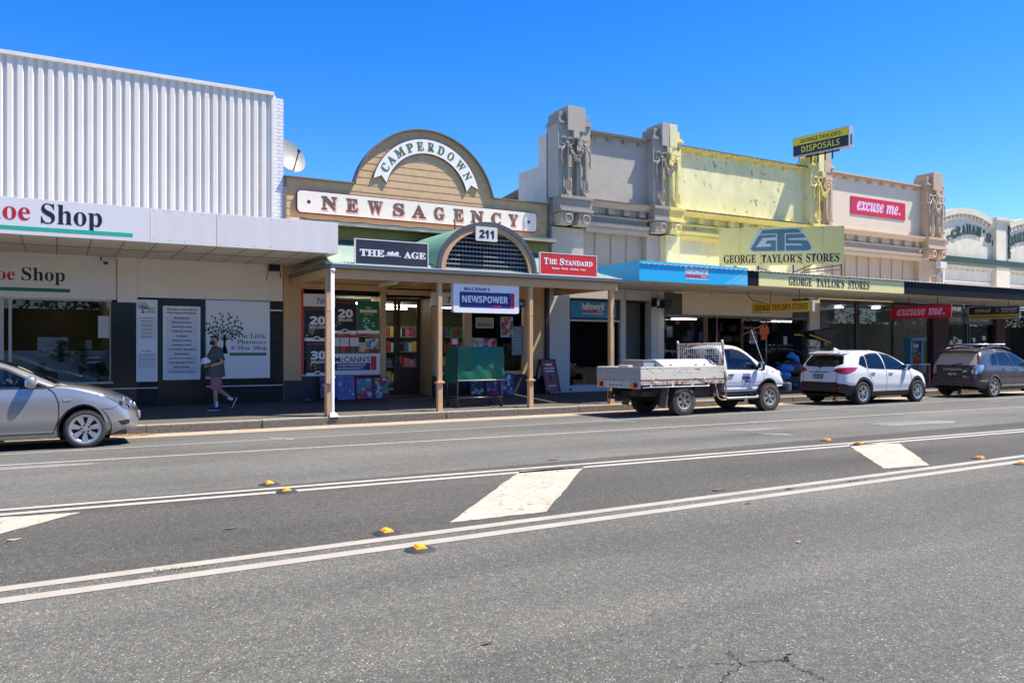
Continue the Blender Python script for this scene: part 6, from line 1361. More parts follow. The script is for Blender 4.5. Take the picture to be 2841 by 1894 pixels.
x0_,x1_=PX(2535,19.2),PX(2565,19.2); zt_2=c.z; t=T('small_table','little pink framed table under the flower pot','table',((x0_+x1_)/2,19.2,gz(19.2)))
b=MB(); b.box(x0_,x1_,18.95,19.45,zt_2-.04,zt_2); b.build('table_top',mat('table_white',(.6,.55,.55),.5),t)
for xx in (x0_+.03,x1_-.03):
    for yy in (18.98,19.42): b=MB(); b.box(xx-.025,xx+.025,yy-.025,yy+.025,gz(19.2),zt_2-.04); b.build('leg',mat('table_pink',(.5,.13,.14),.5),t)
t=T('potted_plant','spiky leafy plant beside the blue cash machine','plant',(PX(2505,20.6),20.6,gz(20.6)))
b=MB(); c=P_(2505,1050,20.6); rr=random.Random(3)
for k in range(70):
    a_=rr.uniform(0,2*PI); e=rr.uniform(.2,1.3); d=Vector((math.cos(a_)*math.cos(e),math.sin(a_)*math.cos(e),math.sin(e))); L=rr.uniform(.4,.95); s=d.orthogonal().normalized()*.02; m_=c+d*L*.6; q=c+d*L+Vector((0,0,-.12*L)); b.face([c-s,m_-s,q,m_+s])
b.build('foliage',mat('spiky_leaf',(.07,.12,.05),.6,var=.2),t,recalc=False); b=MB(); b.lathe([(.0,0),(.16,0),(.2,c.z-gz(20.6)),(.0,c.z-gz(20.6))],(c.x,c.y,gz(20.6)),'z',16); b.build('pot',DGREY,t)
# ---------------------------------------------------------------- cream arched shops at the far right
YG=21.05; gx0,gx1=33.70,46.0; CR=worn('cream_render',(.70,.64,.51),(.36,.32,.25),.63,5,(1,1,1),.04); CRM=mat('cream_moulding',(.70,.62,.46),.65,var=.1,vs=3,dirt=.3,dcol=(.4,.32,.2),dscale=4,dthr=.64); DGN=mat('bottle_green',(.02,.06,.035),.5)
ga=T('shop_building','cream double arched shop with dark green band reading GRAHAM\'S BUILDINGS','building',((gx0+gx1)/2,YG,ZF))
p1=PX(2752,YG),PX(2790,YG); arches=[(gx0,p1[0],'GRAHAM\'S'),(p1[1],p1[1]+(p1[0]-gx0)+.2,'BUILDINGS')]
zsp,zap=PZ(2622,602,YG),PZ(2684,583,YG); zbd=PZ(2640,716,YG)
for xa,xb,word in arches:
    cxx=(xa+xb)/2; hw=(xb-xa)/2; rise=zap-zsp; rad=(hw*hw+rise*rise)/(2*rise); czz=zap-rad; th=math.degrees(math.asin(hw/rad)); A=arc(cxx,czz,rad,90-th,90+th,24)
    b=MB(); b.prismy([(xa,4.),(xb,4.)]+A,YG,YG+.3); b.build('arched_parapet',CR,ga)
    b=MB()
    for (x1_,z1_),(x2_,z2_) in zip(A,A[1:]):
        V=[(x,y,z+k) for x,z in ((x1_,z1_),(x2_,z2_)) for k in (-.22,.04) for y in (YG-.16,YG-.002)]; b.raw(V,[(0,1,5,4),(2,6,7,3),(0,4,6,2),(1,3,7,5),(0,2,3,1),(4,5,7,6)])
    for i in range(13):
        a=R(90-th*.9+th*1.8*i/12); x=cxx+(rad-.32)*math.cos(a); z=czz+(rad-.32)*math.sin(a); b.box(x-.09,x+.09,YG-.12,YG-.002,z-.07,z+.09)
    b.build('arch_moulding',CRM,ga)
    f=Fr((xa,YG,0),w=xb-xa,h=1); b=MB(); n=len(word); r2=rad*1.05; 
    for i,ch in enumerate(word):
        k=(i-(n-1)/2)/(n-1); sp_=(PX(2741,YG)-PX(2645,YG))/7; x=(PX(2645,YG) if n<9 else PX(2806,YG))+i*sp_; z=PZ(2692,637,YG)-.30*(2*k)**2; sl=-k*.55; ff=Fr((x,YG-.0,z),(math.cos(sl),0,math.sin(sl)),(-math.sin(sl),0,math.cos(sl)))
        b.text(ch,ff,0,0 if ch!="'" else .14,.36 if ch!="'" else .10,.43 if ch!="'" else .15,SERIF,.0,.055,0,depth=.05)
    for s in (-1,1): b.text('C' if s<0 else 'D',Fr((((PX(2645,YG) if n<9 else PX(2806,YG))-sp_*1.05 if s<0 else (PX(2645,YG) if n<9 else PX(2806,YG))+sp_*(n+.05)),YG,PZ(2692,637,YG)-.50)),0,0,.26,.24,SERIF,.0,.055,0,depth=.05)
    b.build('lettering',mat('raised_green',(.045,.10,.06),.5),ga,recalc=False)
for (xa,xb),o,zc in (((gx0-.05,gx0+.2),.1,zsp+.1),(p1,.15,zsp+.12)): b=MB(); b.box(xa,xb,YG-.2,YG+.3,4.,zc); b.box(xa-o,xb+o,YG-.32,YG+.35,zc,zc+.12); b.build('pier',CR,ga,bevel=.01)
b=MB(); rr=random.Random(4)
for xx in (gx0+.05,p1[1]-.12):
    for i in range(34):
        b.ell((xx+rr.gauss(0,.05),YG-.24,zsp-.1-i*.045),(.06,.05,.05),6,4)
b.build('garland_drop',DGN,ga)
b=MB(); b.box(gx0,gx1,YG-.26,YG-.001,zbd-.18,zbd+.06); b.prismx([(YG-.18,zbd-.3),(YG-.001,zbd-.3),(YG-.001,zbd-.18),(YG-.24,zbd-.18)],gx0,gx1); b.build('green_band',DGN,ga,bevel=.01)
b=MB(); b.box(gx0,gx1,YG-.14,YG-.001,zbd-.42,zbd-.3)
x=gx0+.2
while x<gx1: b.box(x,x+.16,YG-.12,YG-.001,zbd-.54,zbd-.42); x+=.42
b.box(gx0,gx1,YG-.05,YG-.001,4.62,4.68)
for xa,xb in ((gx0-.02,gx0+.25),(p1[0]-.05,p1[1]-.1)): b.box(xa,xb,YG-.24,YG-.001,4.,zbd-.42)
b.build('cornice',CRM,ga,bevel=.006)
b=MB(); b.box(gx0+.1,gx1,YG+6,YG+6.3,0,7); n=160
for i in range(n):
    xa,xb=p1[1]+.2+8*i/n,p1[1]+.2+8*(i+1)/n; za,zb5=.03*math.sin(xa*30),.03*math.sin(xb*30); b.face([(xa,YG+.3,7.6+za),(xb,YG+.3,7.6+zb5),(xb,YG+5,8.6+zb5),(xa,YG+5,8.6+za)])
b.build('rear_body',mat('tin_roof',(.45,.45,.46),.5,var=.1),ga)
b=MB(); 
for xa,xb in ((X(2626),X(2757)),(X(2790),48)):
    b.box(xa,xb,YS,YS+.1,zh2-.06,zt3); b.box(xa,xb,YS-.02,YS+.1,ZF,ZF+.5)
for u in (2682,2688): b.box(X(u),X(u)+.07,YS-.01,YS+.08,ZF+.5,zh2-.06)
b.build('window_frame',DGREY,ga); pane(ga,X(2626),X(2682),ZF+.5,zh2-.06); pane(ga,X(2690),X(2757),ZF+.5,zh2-.06); pane(ga,X(2790),47,ZF+.5,zh2-.06)
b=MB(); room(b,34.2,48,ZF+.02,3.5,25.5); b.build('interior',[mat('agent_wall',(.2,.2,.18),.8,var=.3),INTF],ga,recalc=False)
GO=mat('stewart_gold',(.5,.32,.03),.45)
for i,(u0,u1,v0,v1,lab) in enumerate(((2626,2674,843,871,'upper left navy STEWART sign in the far right window'),(2626,2674,875,899,'lower left navy STEWART sign in the far right window'),(2676,2757,873,899,'wide lower navy STEWART sign partly behind the hanging one'),(2676,2757,843,871,'wide upper navy STEWART sign behind the hanging one'))):
    sign('window_sign',lab,'sign',FP(u0,u1,v0,v1,YS-.02),.01,STN,texts=[('STEWART',.5,.58,.7,.45,SERIF,.01,STP),('_____',.5,.24,.7,.03,SANSB,0,GO)],group='navy signs in the far right window')
b=MB(); rr=random.Random(77)
for k in range(9):
    u=rr.uniform(2632,2750); v=rr.uniform(925,945); f=FP(u,u+8,v,v+12,YS+.03); b.fbox(f,0,f.w,0,f.h,-.005,0)
o=b.build('listing_cards',OFFW); tag(o,'rows of small white listing cards in the far right window','notice'); o['kind']='stuff'
# ================================================================== vehicles
def pch(pts):
    """monotone cubic through (x,y) points"""
    X=np.array([p[0] for p in pts],float); Yv=np.array([p[1] for p in pts],float); h=np.diff(X); d=np.diff(Yv)/h; m=np.zeros(len(X))
    for i in range(1,len(X)-1):
        if d[i-1]*d[i]>0: w1=2*h[i]+h[i-1]; w2=h[i]+2*h[i-1]; m[i]=(w1+w2)/(w1/d[i-1]+w2/d[i])
    m[0],m[-1]=d[0],d[-1]
    def f(x):
        x=np.clip(np.asarray(x,float),X[0],X[-1]); i=np.clip(np.searchsorted(X,x)-1,0,len(h)-1); t=(x-X[i])/h[i]
        return (2*t**3-3*t**2+1)*Yv[i]+(t**3-2*t**2+t)*h[i]*m[i]+(-2*t**3+3*t**2)*Yv[i+1]+(t**3-t**2)*h[i]*m[i+1]
    return f
def inpoly(px,py,poly):
    r=np.zeros(px.shape,bool); n=len(poly)
    for i in range(n):
        x1,y1=poly[i]; x2,y2=poly[(i+1)%n]
        c=((y1>py)!=(y2>py))&(px<(x2-x1)*(py-y1)/((y2-y1) if y2!=y1 else 1e-9)+x1); r^=c
    return r
def nearpoly(px,py,poly):
    bd=np.full(px.shape,1e9); bx=px.copy(); by=py.copy(); n=len(poly)
    for i in range(n):
        x1,y1=poly[i]; x2,y2=poly[(i+1)%n]; dx,dy=x2-x1,y2-y1; L=dx*dx+dy*dy+1e-12
        t=np.clip(((px-x1)*dx+(py-y1)*dy)/L,0,1); qx,qy=x1+t*dx,y1+t*dy; d=np.hypot(px-qx,py-qy); k=d<bd; bd[k]=d[k]; bx[k]=qx[k]; by[k]=qy[k]
    return bd,bx,by
def rpoly(P,r=.04,n=4):
    """round the corners of a polygon"""
    out=[]; N=len(P)
    for i in range(N):
        p=Vector(P[i]); a=Vector(P[i-1])-p; c=Vector(P[(i+1)%N])-p; ra=min(r,a.length*.45,c.length*.45); p0=p+a.normalized()*ra; p1=p+c.normalized()*ra
        for k in range(n+1):
            t=k/n; q=p0*(1-t)**2+p*2*t*(1-t)+p1*t*t; out.append((q.x,q.y))
    return out
class Shell:
    """car body as a lofted surface; side view x (rear 0 to front L), z up, half width y; both sides mirrored"""
    def __init__(s,sp):
        s.sp=sp; s.top,s.bot,s.belt,s.hw=[pch(sp[k]) for k in ('top','bot','belt','hw')]
        s.low=pch(sp.get('low',[(0,.90),(.12,.955),(.42,1.0),(.55,.998),(.8,.985),(1,.955)])); s.tum=sp.get('tum',.30); s.nn=pch(sp.get('n',[(0,4),(sp['L'],4)])); s.L=sp['L']
    def half(s,x,z):
        """half width of the skin at side-view point (x,z)"""
        zt=float(s.top(x)); zb=min(float(s.belt(x)),zt-.02); b=float(s.bot(x)); h=float(s.hw(x))
        if z<=zb: return h*float(s.low((z-b)/max(zb-b,1e-3)))
        r=min(1,(z-zb)/(zt-zb)); n=float(s.nn(x)); return h*.955*max(0,1-r**n)**(1/n)*(1-s.tum*(z-zb))
    def bow(s,x,y):
        L=s.L; k=s.sp.get('bow',(.10,.14)); w=s.sp['hw_max']
        return x+k[0]*(np.abs(y)/w)**2.2*np.clip(1-x/.9,0,1)-k[1]*(np.abs(y)/w)**2.2*np.clip(1-(L-x)/1.0,0,1)
    def grid(s):
        xs=np.linspace(0,s.L,4000); t=s.top(xs); ds=np.hypot(np.diff(xs)*1.0,np.diff(t)); S=np.concatenate([[0],np.cumsum(ds)]); n=int(S[-1]/s.sp.get('res',.021)); X=np.interp(np.linspace(0,S[-1],n+1),S,xs)
        nl,nu=s.sp.get('nl',30),s.sp.get('nu',52); P=np.zeros((len(X),nl+nu+1,3))
        for i,x in enumerate(X):
            zt=float(s.top(x)); zb=min(float(s.belt(x)),zt-.02); b=float(s.bot(x)); h=float(s.hw(x)); n_=float(s.nn(x))
            q=np.linspace(0,1,nl+1); P[i,:nl+1,1]=h*s.low(q); P[i,:nl+1,2]=b+(zb-b)*q
            ph=np.linspace(0,PI/2,260); yy=np.cos(ph)**(2/n_); zz=np.sin(ph)**(2/n_); Z=zb+(zt-zb)*zz; Yy=h*.955*yy*(1-s.tum*(Z-zb))
            sl=np.concatenate([[0],np.cumsum(np.hypot(np.diff(Yy),np.diff(Z)))]); w=np.linspace(0,sl[-1],nu+1)
            P[i,nl:,1]=np.interp(w,sl,Yy); P[i,nl:,2]=np.interp(w,sl,Z); P[i,:,0]=x
        return P
    def build(s,root,regions,paint,under=True,cap=(None,None)):
        """regions: (name, axes 'xz'|'yz'|'xy', polygon, mask fn(x,y,z), material, per_side, child label) ; name None = hole"""
        P=s.grid(); nx,nv,_=P.shape
        ori=P.copy()
        for name,ax,poly,mask,m,side in regions:
            a,c={'xz':(0,2),'yz':(1,2),'xy':(0,1)}[ax]
            M=mask(P[...,0],P[...,1],P[...,2]); d,bx,by=nearpoly(P[...,a],P[...,c],poly)
            du=np.gradient(P,axis=0); dv=np.gradient(P,axis=1)
            det=du[...,a]*dv[...,c]-du[...,c]*dv[...,a]; ok=M&(np.abs(det)>1e-7)
            ea,ec=bx-P[...,a],by-P[...,c]
            with np.errstate(all='ignore'):
                al=(ea*dv[...,c]-ec*dv[...,a])/np.where(ok,det,1); be=(ec*du[...,a]-ea*du[...,c])/np.where(ok,det,1)
            ok&=(np.abs(al)<.5)&(np.abs(be)<.5)
            mv=al[...,None]*du+be[...,None]*dv; P=np.where(ok[...,None],P+mv,P)
        nu_=np.gradient(P,axis=0); nv_=np.gradient(P,axis=1); N=-np.cross(nu_,nv_); N/=np.linalg.norm(N,axis=2,keepdims=True)+1e-12
        C=(P[:-1,:-1]+P[1:,:-1]+P[1:,1:]+P[:-1,1:])/4; lab=np.full(C.shape[:2],-1,int)
        for k,(name,ax,poly,mask,m,side) in enumerate(regions):
            a,c={'xz':(0,2),'yz':(1,2),'xy':(0,1)}[ax]; I=inpoly(C[...,a],C[...,c],poly)&mask(C[...,0],C[...,1],C[...,2])&(lab==-1); lab[I]=k if name else -9
        P=P.copy(); P[...,0]=s.bow(P[...,0],P[...,1]); s.P=P
        out={}
        def emit(sel,name,mats,sides,mi=None):
            I,J=np.nonzero(sel)
            if not len(I): return None
            V=[];F=[];NR=[]; idx={}
            for sg in sides:
                for i,j in zip(I,J):
                    q=[]
                    for ii,jj in ((i,j),(i+1,j),(i+1,j+1),(i,j+1)):
                        key=(ii,jj,sg)
                        if key not in idx:
                            idx[key]=len(V); p=P[ii,jj]; n=N[ii,jj]; V.append((p[0],p[1]*sg,p[2])); NR.append((n[0],n[1]*sg,n[2]))
                        q.append(idx[key])
                    F.append(tuple(q[::-1]) if sg>0 else tuple(q))
            me=bpy.data.meshes.new(name); me.from_pydata(V,[],F); me.materials.append(mats); me.polygons.foreach_set('use_smooth',[True]*len(F))
            me.normals_split_custom_set_from_vertices([tuple(n) for n in NR]); o=bpy.data.objects.new(name,me); COL.objects.link(o); o.parent=root; return o
        body=emit(lab==-1,'body',paint,(1,-1))
        for k,(name,ax,poly,mask,m,side) in enumerate(regions):
            if not name: continue
            if side:
                for sg in (-1,1): out.setdefault(name,[]).append(emit(lab==k,name,m,(sg,)))
            else: out.setdefault(name,[]).append(emit(lab==k,name,m,(1,-1)))
        # end caps and floor
        for i,nm in ((0,cap[0]),(-1,cap[1])):
            if not nm: continue
            ring=[tuple(P[i,j]) for j in range(nv)]; b=MB(); R2=ring+[(x,-y,z) for x,y,z in ring[::-1][1:]]; b.face(R2); b.build('bumper_face',nm,root,local=True)
        if under:
            b=MB(); h=s.sp['hw_max']*.86; zb=s.sp['floor']; b.box(.25,s.L-.25,-h,h,zb,zb+.06); b.build('underbody',mat('underbody',(.012,.012,.012),.8),root,local=True)
        return out
    def ribbon(s,b,pts,w,lift=.004,c=0,closed=False,sides=(-1,1),step=.03):
        """thin strip following the side skin along side-view points"""
        P=[]; pts=list(pts)+([pts[0]] if closed else [])
        for (x1,z1),(x2,z2) in zip(pts,pts[1:]):
            n=max(1,int(math.hypot(x2-x1,z2-z1)/step))
            for k in range(n): P.append((x1+(x2-x1)*k/n,z1+(z2-z1)*k/n))
        P.append(pts[-1]); L=[];Rr=[]
        for i,(x,z) in enumerate(P):
            a=P[max(i-1,0)]; c_=P[min(i+1,len(P)-1)]
            if closed and i in (0,len(P)-1): a=P[-2]; c_=P[1]
            d=Vector((c_[0]-a[0],c_[1]-a[1])).normalized(); q=(-d.y*w/2,d.x*w/2)
            for lst,sg in ((L,1),(Rr,-1)):
                xx,zz=x+sg*q[0],z+sg*q[1]; yy=s.half(xx,zz)+lift; lst.append((float(s.bow(np.array(xx),np.array(yy))),yy,zz))
        for sg in sides:
            for i in range(len(P)-1):
                q=[L[i],L[i+1],Rr[i+1],Rr[i]]; q=[(x,y*sg,z) for x,y,z in q]; b.face(q if sg<0 else q[::-1],c)
TYRE=mat('tyre_rubber',(.022,.021,.020),.8,var=.25,vs=18); TYRED=mat('tyre_dusty',(.085,.07,.055),.9,var=.4,vs=14); RIMS=mat('rim_silver',(.52,.53,.55),.32,.75); RIMD=mat('rim_dusty',(.42,.38,.33),.4,.6,var=.25,vs=10); RIMB=mat('wheel_dark',(.014,.014,.014),.6)
SEAM=mat('panel_gap',(.006,.006,.007),.6); TRIM=mat('black_trim',(.016,.016,.017),.5); TRIMD=mat('dusty_trim',(.06,.055,.05),.6)
def wheel(root,x,y,z,r,w,rr,style,side,tm=TYRE,rm=RIMS,knob=False,ang=0):
    """side -1: outer face towards -y. rim mesh with the tyre as its child"""
    o=y+side*w/2; b=MB(); n=40
    def yy(d): return o-side*d    # d inward from the outer face
    b.lathe([(rr+.012,yy(.0)),(rr-.005,yy(.004)),(rr-.03,yy(.02)),(rr-.045,yy(.06)),(rr-.05,yy(w-.02))],(x,0,z),'y',n)
    b.lathe([(0,yy(.045)),(rr*.2,yy(.045)),(rr*.22,yy(.055))],(x,0,z),'y',20,None)
    def blade(a,r0,r1,w0,w1,d0,d1,th=.02):
        ca,sa=math.cos(a),math.sin(a)
        V=[]
        for dd in (0,th):
            for rad,wd,d in ((r0,-w0,d0),(r0,w0,d0),(r1,w1,d1),(r1,-w1,d1)): V.append((x+ca*rad-sa*wd,yy(d+dd),z+sa*rad+ca*wd))
        b.raw(V,[(0,1,2,3),(7,6,5,4),(0,4,5,1),(1,5,6,2),(2,6,7,3),(3,7,4,0)],0,False)
    if style=='cover7':
        for k in range(7): blade(ang+2*PI*k/7,rr*.30,rr*.98,rr*.11,rr*.235,.018,.006)
        b.lathe([(0,yy(.012)),(rr*.34,yy(.014)),(rr*.36,yy(.03))],(x,0,z),'y',24)
        for k in range(5):
            a=ang+2*PI*k/5+.3; b.lathe([(0,yy(.008)),(rr*.07,yy(.008)),(rr*.075,yy(.014))],(x+math.cos(a)*rr*.27,0,z+math.sin(a)*rr*.27),'y',10,1)
        b.lathe([(0,yy(.004)),(rr*.13,yy(.006)),(rr*.14,yy(.014))],(x,0,z),'y',16,0)
    elif style=='six':
        for k in range(6): blade(ang+2*PI*k/6,rr*.25,rr*.99,rr*.12,rr*.24,.03,.012,.03)
        b.lathe([(0,yy(.0)),(rr*.2,yy(.002)),(rr*.24,yy(.03)),(rr*.42,yy(.034))],(x,0,z),'y',20)
    elif style=='five2':
        for k in range(5):
            a=ang+2*PI*k/5
            for s in (-1,1):
                ca,sa=math.cos(a),math.sin(a); p0=(rr*.12,s*rr*.10); p1=(rr*.97,s*rr*.36); V=[]
                for dd in (0,.03):
                    for (ra,la),ww,d in (((p0[0],p0[1]),rr*.05,.02),((p1[0],p1[1]),rr*.06,.008)):
                        for q in (-1,1): V.append((x+ca*ra-sa*(la+q*ww),yy(d+dd),z+sa*ra+ca*(la+q*ww)))
                b.raw(V,[(0,1,3,2),(6,7,5,4),(0,4,5,1),(2,3,7,6),(0,2,6,4),(1,5,7,3)],0,False)
        b.lathe([(0,yy(.006)),(rr*.16,yy(.01)),(rr*.27,yy(.02)),(rr*.28,yy(.04))],(x,0,z),'y',20)
    else:
        for k in range(5): blade(ang+2*PI*k/5,rr*.12,rr*.98,rr*.15,rr*.20,.02,.008,.03)
        b.lathe([(0,yy(.01)),(rr*.2,yy(.012)),(rr*.24,yy(.03))],(x,0,z),'y',20)
    b.lathe([(0,yy(.075)),(rr-.02,yy(.075))],(x,0,z),'y',n,1)
    wo=b.build('wheel',[rm,RIMB],root,local=True,auto=35)
    b=MB(); sh=.018
    b.lathe([(rr+.006,yy(.004)),(rr+.02,yy(-.004)),(rr+(r-rr)*.5,yy(-.008)),(r-.025,yy(.004)),(r-.006,yy(.022)),(r,yy(.05)),(r,yy(w-.05)),(r-.025,yy(w-.004)),(rr,yy(w-.006))],(x,0,z),'y',48)
    if knob:
        for k in range(40):
            a=2*PI*k/40; ca,sa=math.cos(a),math.sin(a); L=.016
            for d0,d1,off in ((-.002,.06,0),(.07,.13,.5),(w-.06,w+.002,0)):
                a2=a+off*2*PI/40; ca,sa=math.cos(a2),math.sin(a2); V=[]
                for rad in (r-.03,r+.012):
                    for d in (d0,d1):
                        for q in (-1,1): V.append((x+ca*rad-sa*q*L,yy(d),z+sa*rad+ca*q*L))
                b.raw(V,[(0,1,3,2),(4,5,7,6),(0,4,5,1),(2,3,7,6),(0,2,6,4),(1,5,7,3)],0,False)
    b.build('tyre',tm,wo,local=True,auto=40)
def wells(root,xs,z,r,hw):
    for x in xs:
        for sg in (-1,1):
            b=MB(); A=[(x+math.cos(R(a))*r,z+math.sin(R(a))*r) for a in range(-30,211,12)]
            for (xa,za),(xb,zb) in zip(A,A[1:]): b.face([(xa,sg*hw,za),(xb,sg*hw,zb),(xb,sg*(hw-.32),zb),(xa,sg*(hw-.32),za)])
            b.face([(p[0],sg*(hw-.32),p[1]) for p in A]); b.build('wheel_well',mat('underbody',(.012,.012,.012),.8),root,local=True,recalc=False)
SEAT=mat('seat_fabric',(.035,.034,.034),.9); 
def cabin(root,x0,x1,zf,zb,hw,wheelx,driver_y=-.36,rear=True,dash=True):
    b=MB(); b.box(x0,x1,-hw,hw,zf,zf+.04); b.build('cabin_floor',SEAT,root,local=True)
    xs=[wheelx-.85]+([wheelx-1.7] if rear else [])
    for k,xx in enumerate(xs):
        for y in ((-.36,.36) if k==0 else (-.4,0,.4)):
            b=MB(); w=.24 if k==0 else .2; b.box(xx-.05,xx+.45,y-w,y+w,zf+.2,zf+.36); V=[(xx-.02,y-w,zf+.3),(xx+.12,y-w,zf+.3),(xx-.13,y-w,zf+.92),(xx-.22,y-w,zf+.92)]; b.raw(V+[(a,y+w,c) for a,_,c in V],[(0,1,2,3),(7,6,5,4),(0,4,5,1),(1,5,6,2),(2,6,7,3),(3,7,4,0)]); b.box(xx-.24,xx-.15,y-.12,y+.12,zf+.96,zf+1.1); b.build('seat',SEAT,root,local=True,bevel=.03)
    if dash:
        b=MB(); b.box(wheelx+.18,x1,-hw*.97,hw*.97,zb-.22,zb-.05); b.build('dashboard',SEAT,root,local=True,bevel=.03)
        b=MB(); c=Vector((wheelx,driver_y,zb-.02)); ax=Vector((1,0,-.45)).normalized(); u=Vector((0,1,0)); v=ax.cross(u); P=[c+(u*math.cos(2*PI*k/20)+v*math.sin(2*PI*k/20))*.185 for k in range(21)]; b.tube(P,.015,6,cap=False)
        for a in (.3,PI-.3,1.5*PI): b.tube([c,c+(u*math.cos(a)+v*math.sin(a))*.18],.012,6)
        b.tube([c,c+ax*.25],.03,8); b.build('steering_wheel',mat('wheel_rim_black',(.03,.03,.032),.4),root,local=True)
def mirror(root,x,z,y,m,sz=(.09,.12,.09),arm=.08):
    for sg in (-1,1):
        b=MB(); c=Vector((x,sg*(y+arm+.06),z)); b.ell(c,sz,16,10,pw=.75); mo=b.build('door_mirror',m,root,local=True)
        b=MB(); b.tube([(x+.03,sg*(y-.02),z-.05),(x,sg*(y+arm),z-.04)],[.03,.025],8); b.build('mirror_arm',TRIM,mo,local=True)
        b=MB(); b.ell(c-Vector((sz[0]*.72,0,0)),(sz[0]*.34,sz[1]*.82,sz[2]*.82),14,8,pw=.75); b.build('mirror_glass',CHROME,mo,local=True)
def handle(root,S,x,z,m,w=.11,cup=True):
    for sg in (-1,1):
        y=S.half(x,z); b=MB()
        if cup: b.ell((x,sg*(y-.003),z-.006),(w*.62,.012,.035),14,8,1)
        b.tube([(x-w,sg*(y+.006),z),(x-w*.7,sg*(y+.028),z+.006),(x+w*.7,sg*(y+.028),z+.006),(x+w,sg*(y+.006),z)],.014,8); b.build('door_handle',[m,SEAM],root,local=True)
def plate(root,x,y,z,txt,base,ink,w=.37,h=.13,rz=0,facing=-1):
    t=MB(); fr=Fr((x,y+w/2,z),(0,-1,0),(0,0,1),w,h) if facing<0 else Fr((x,y-w/2,z),(0,1,0),(0,0,1),w,h)
    t.fbox(fr,0,w,0,h,-.01,0); o=t.build('number_plate',base,root,local=True,bevel=.004)
    t=MB(); t.text(txt,fr,w/2,h*.5,w*.86,h*.62,SANSB,.0,.003); t.build('plate_lettering',ink,o,local=True,recalc=False)
def side(hw,k=.55): return lambda x,y,z: y>hw*k
def circ(x,z,r,n=40): return [(x+r*math.cos(2*PI*i/n),z+r*math.sin(2*PI*i/n)) for i in range(n)]
def car(name,label,X,Y,roll=0,xoff=0):
    t=T(name,label,'car',(X,Y,gz(Y))); t.rotation_euler=(roll,0,0); return t
PAINT_S=mat('silver_paint',(.38,.376,.37),.26,.55,coat=1,backdark=True); PAINT_W=mat('pearl_white_paint',(.70,.70,.71),.28,coat=1,backdark=True,spec=.5); PAINT_U=mat('work_white_paint',(.68,.70,.73),.35,coat=.5,backdark=True,var=.05,vs=3); PAINT_D=mat('graphite_paint',(.045,.044,.055),.3,.3,coat=.8,backdark=True,dirt=.45,dcol=(.13,.105,.085),dscale=1.1,dthr=.38)
CGL=glass('car_glass',(.44,.50,.56),1.5); CGD=glass('dark_car_glass',(.10,.115,.13),1.52); CGDUST=glass('dusty_glass',(.12,.12,.12),1.4,.1,.9,(.62,.46,.33))
LENSR=mat('tail_red',(.38,.006,.012),.12,coat=1); LENSC=mat('lens_clear',(.55,.56,.58),.08,.6,coat=1); LENSA=mat('lens_amber',(.75,.28,.03),.2,coat=1); HEADL=mat('headlamp_glass',(.62,.65,.70),.08,.7,coat=1)
# ---------------------------------------------------------------- silver hatchback at the left edge
hw=.8875; r_=.317; xr_,xf_=.78,3.43
S=Shell(dict(L=4.29,hw_max=hw,floor=.2,tum=.34,bow=(.10,.20),
 top=[(0,.62),(.03,.72),(.08,.95),(.2,1.10),(.42,1.36),(.6,1.43),(1.2,1.485),(1.75,1.48),(2.15,1.44),(2.5,1.33),(2.9,1.13),(3.05,1.055),(3.2,1.035),(3.5,.985),(3.8,.905),(4.05,.80),(4.19,.70),(4.265,.56),(4.29,.44)],
 bot=[(0,.36),(.4,.24),(1,.19),(3.2,.19),(3.9,.20),(4.29,.24)],
 belt=[(0,.60),(.1,.92),(.5,.98),(1.5,.98),(2.6,.985),(3.1,.97),(3.6,.87),(4.0,.73),(4.29,.42)],
 hw=[(0,.66),(.1,.76),(.35,.85),(.8,.885),(2,.8875),(3.4,.885),(3.75,.86),(4.02,.81),(4.19,.73),(4.29,.60)],
 n=[(0,3.5),(.5,4.5),(2.0,4.2),(2.9,3.6),(3.1,3.2),(4.29,3)]))
t=car('hatchback_car','silver hatchback driving in at the left edge, only its front half in view',.43-xf_,15.55+hw-.02)
sd=side(hw)
win_f=rpoly([(1.56,1.0),(2.90,.995),(2.84,1.035),(2.36,1.285),(2.04,1.375),(1.80,1.395),(1.60,1.405)],.03); win_r=rpoly([(.80,1.03),(1.50,1.0),(1.53,1.405),(1.20,1.395),(.95,1.34)],.03)
wsp=[(2.17,0),(2.17,.50),(3.02,.70),(3.06,0),(3.02,-.1),(2.17,-.1)]
hl=[(3.62,.865),(3.76,.84),(3.98,.72),(4.08,.63),(4.2,.565),(4.4,.55),(4.4,.70),(4.17,.77),(3.97,.845),(3.76,.89)]
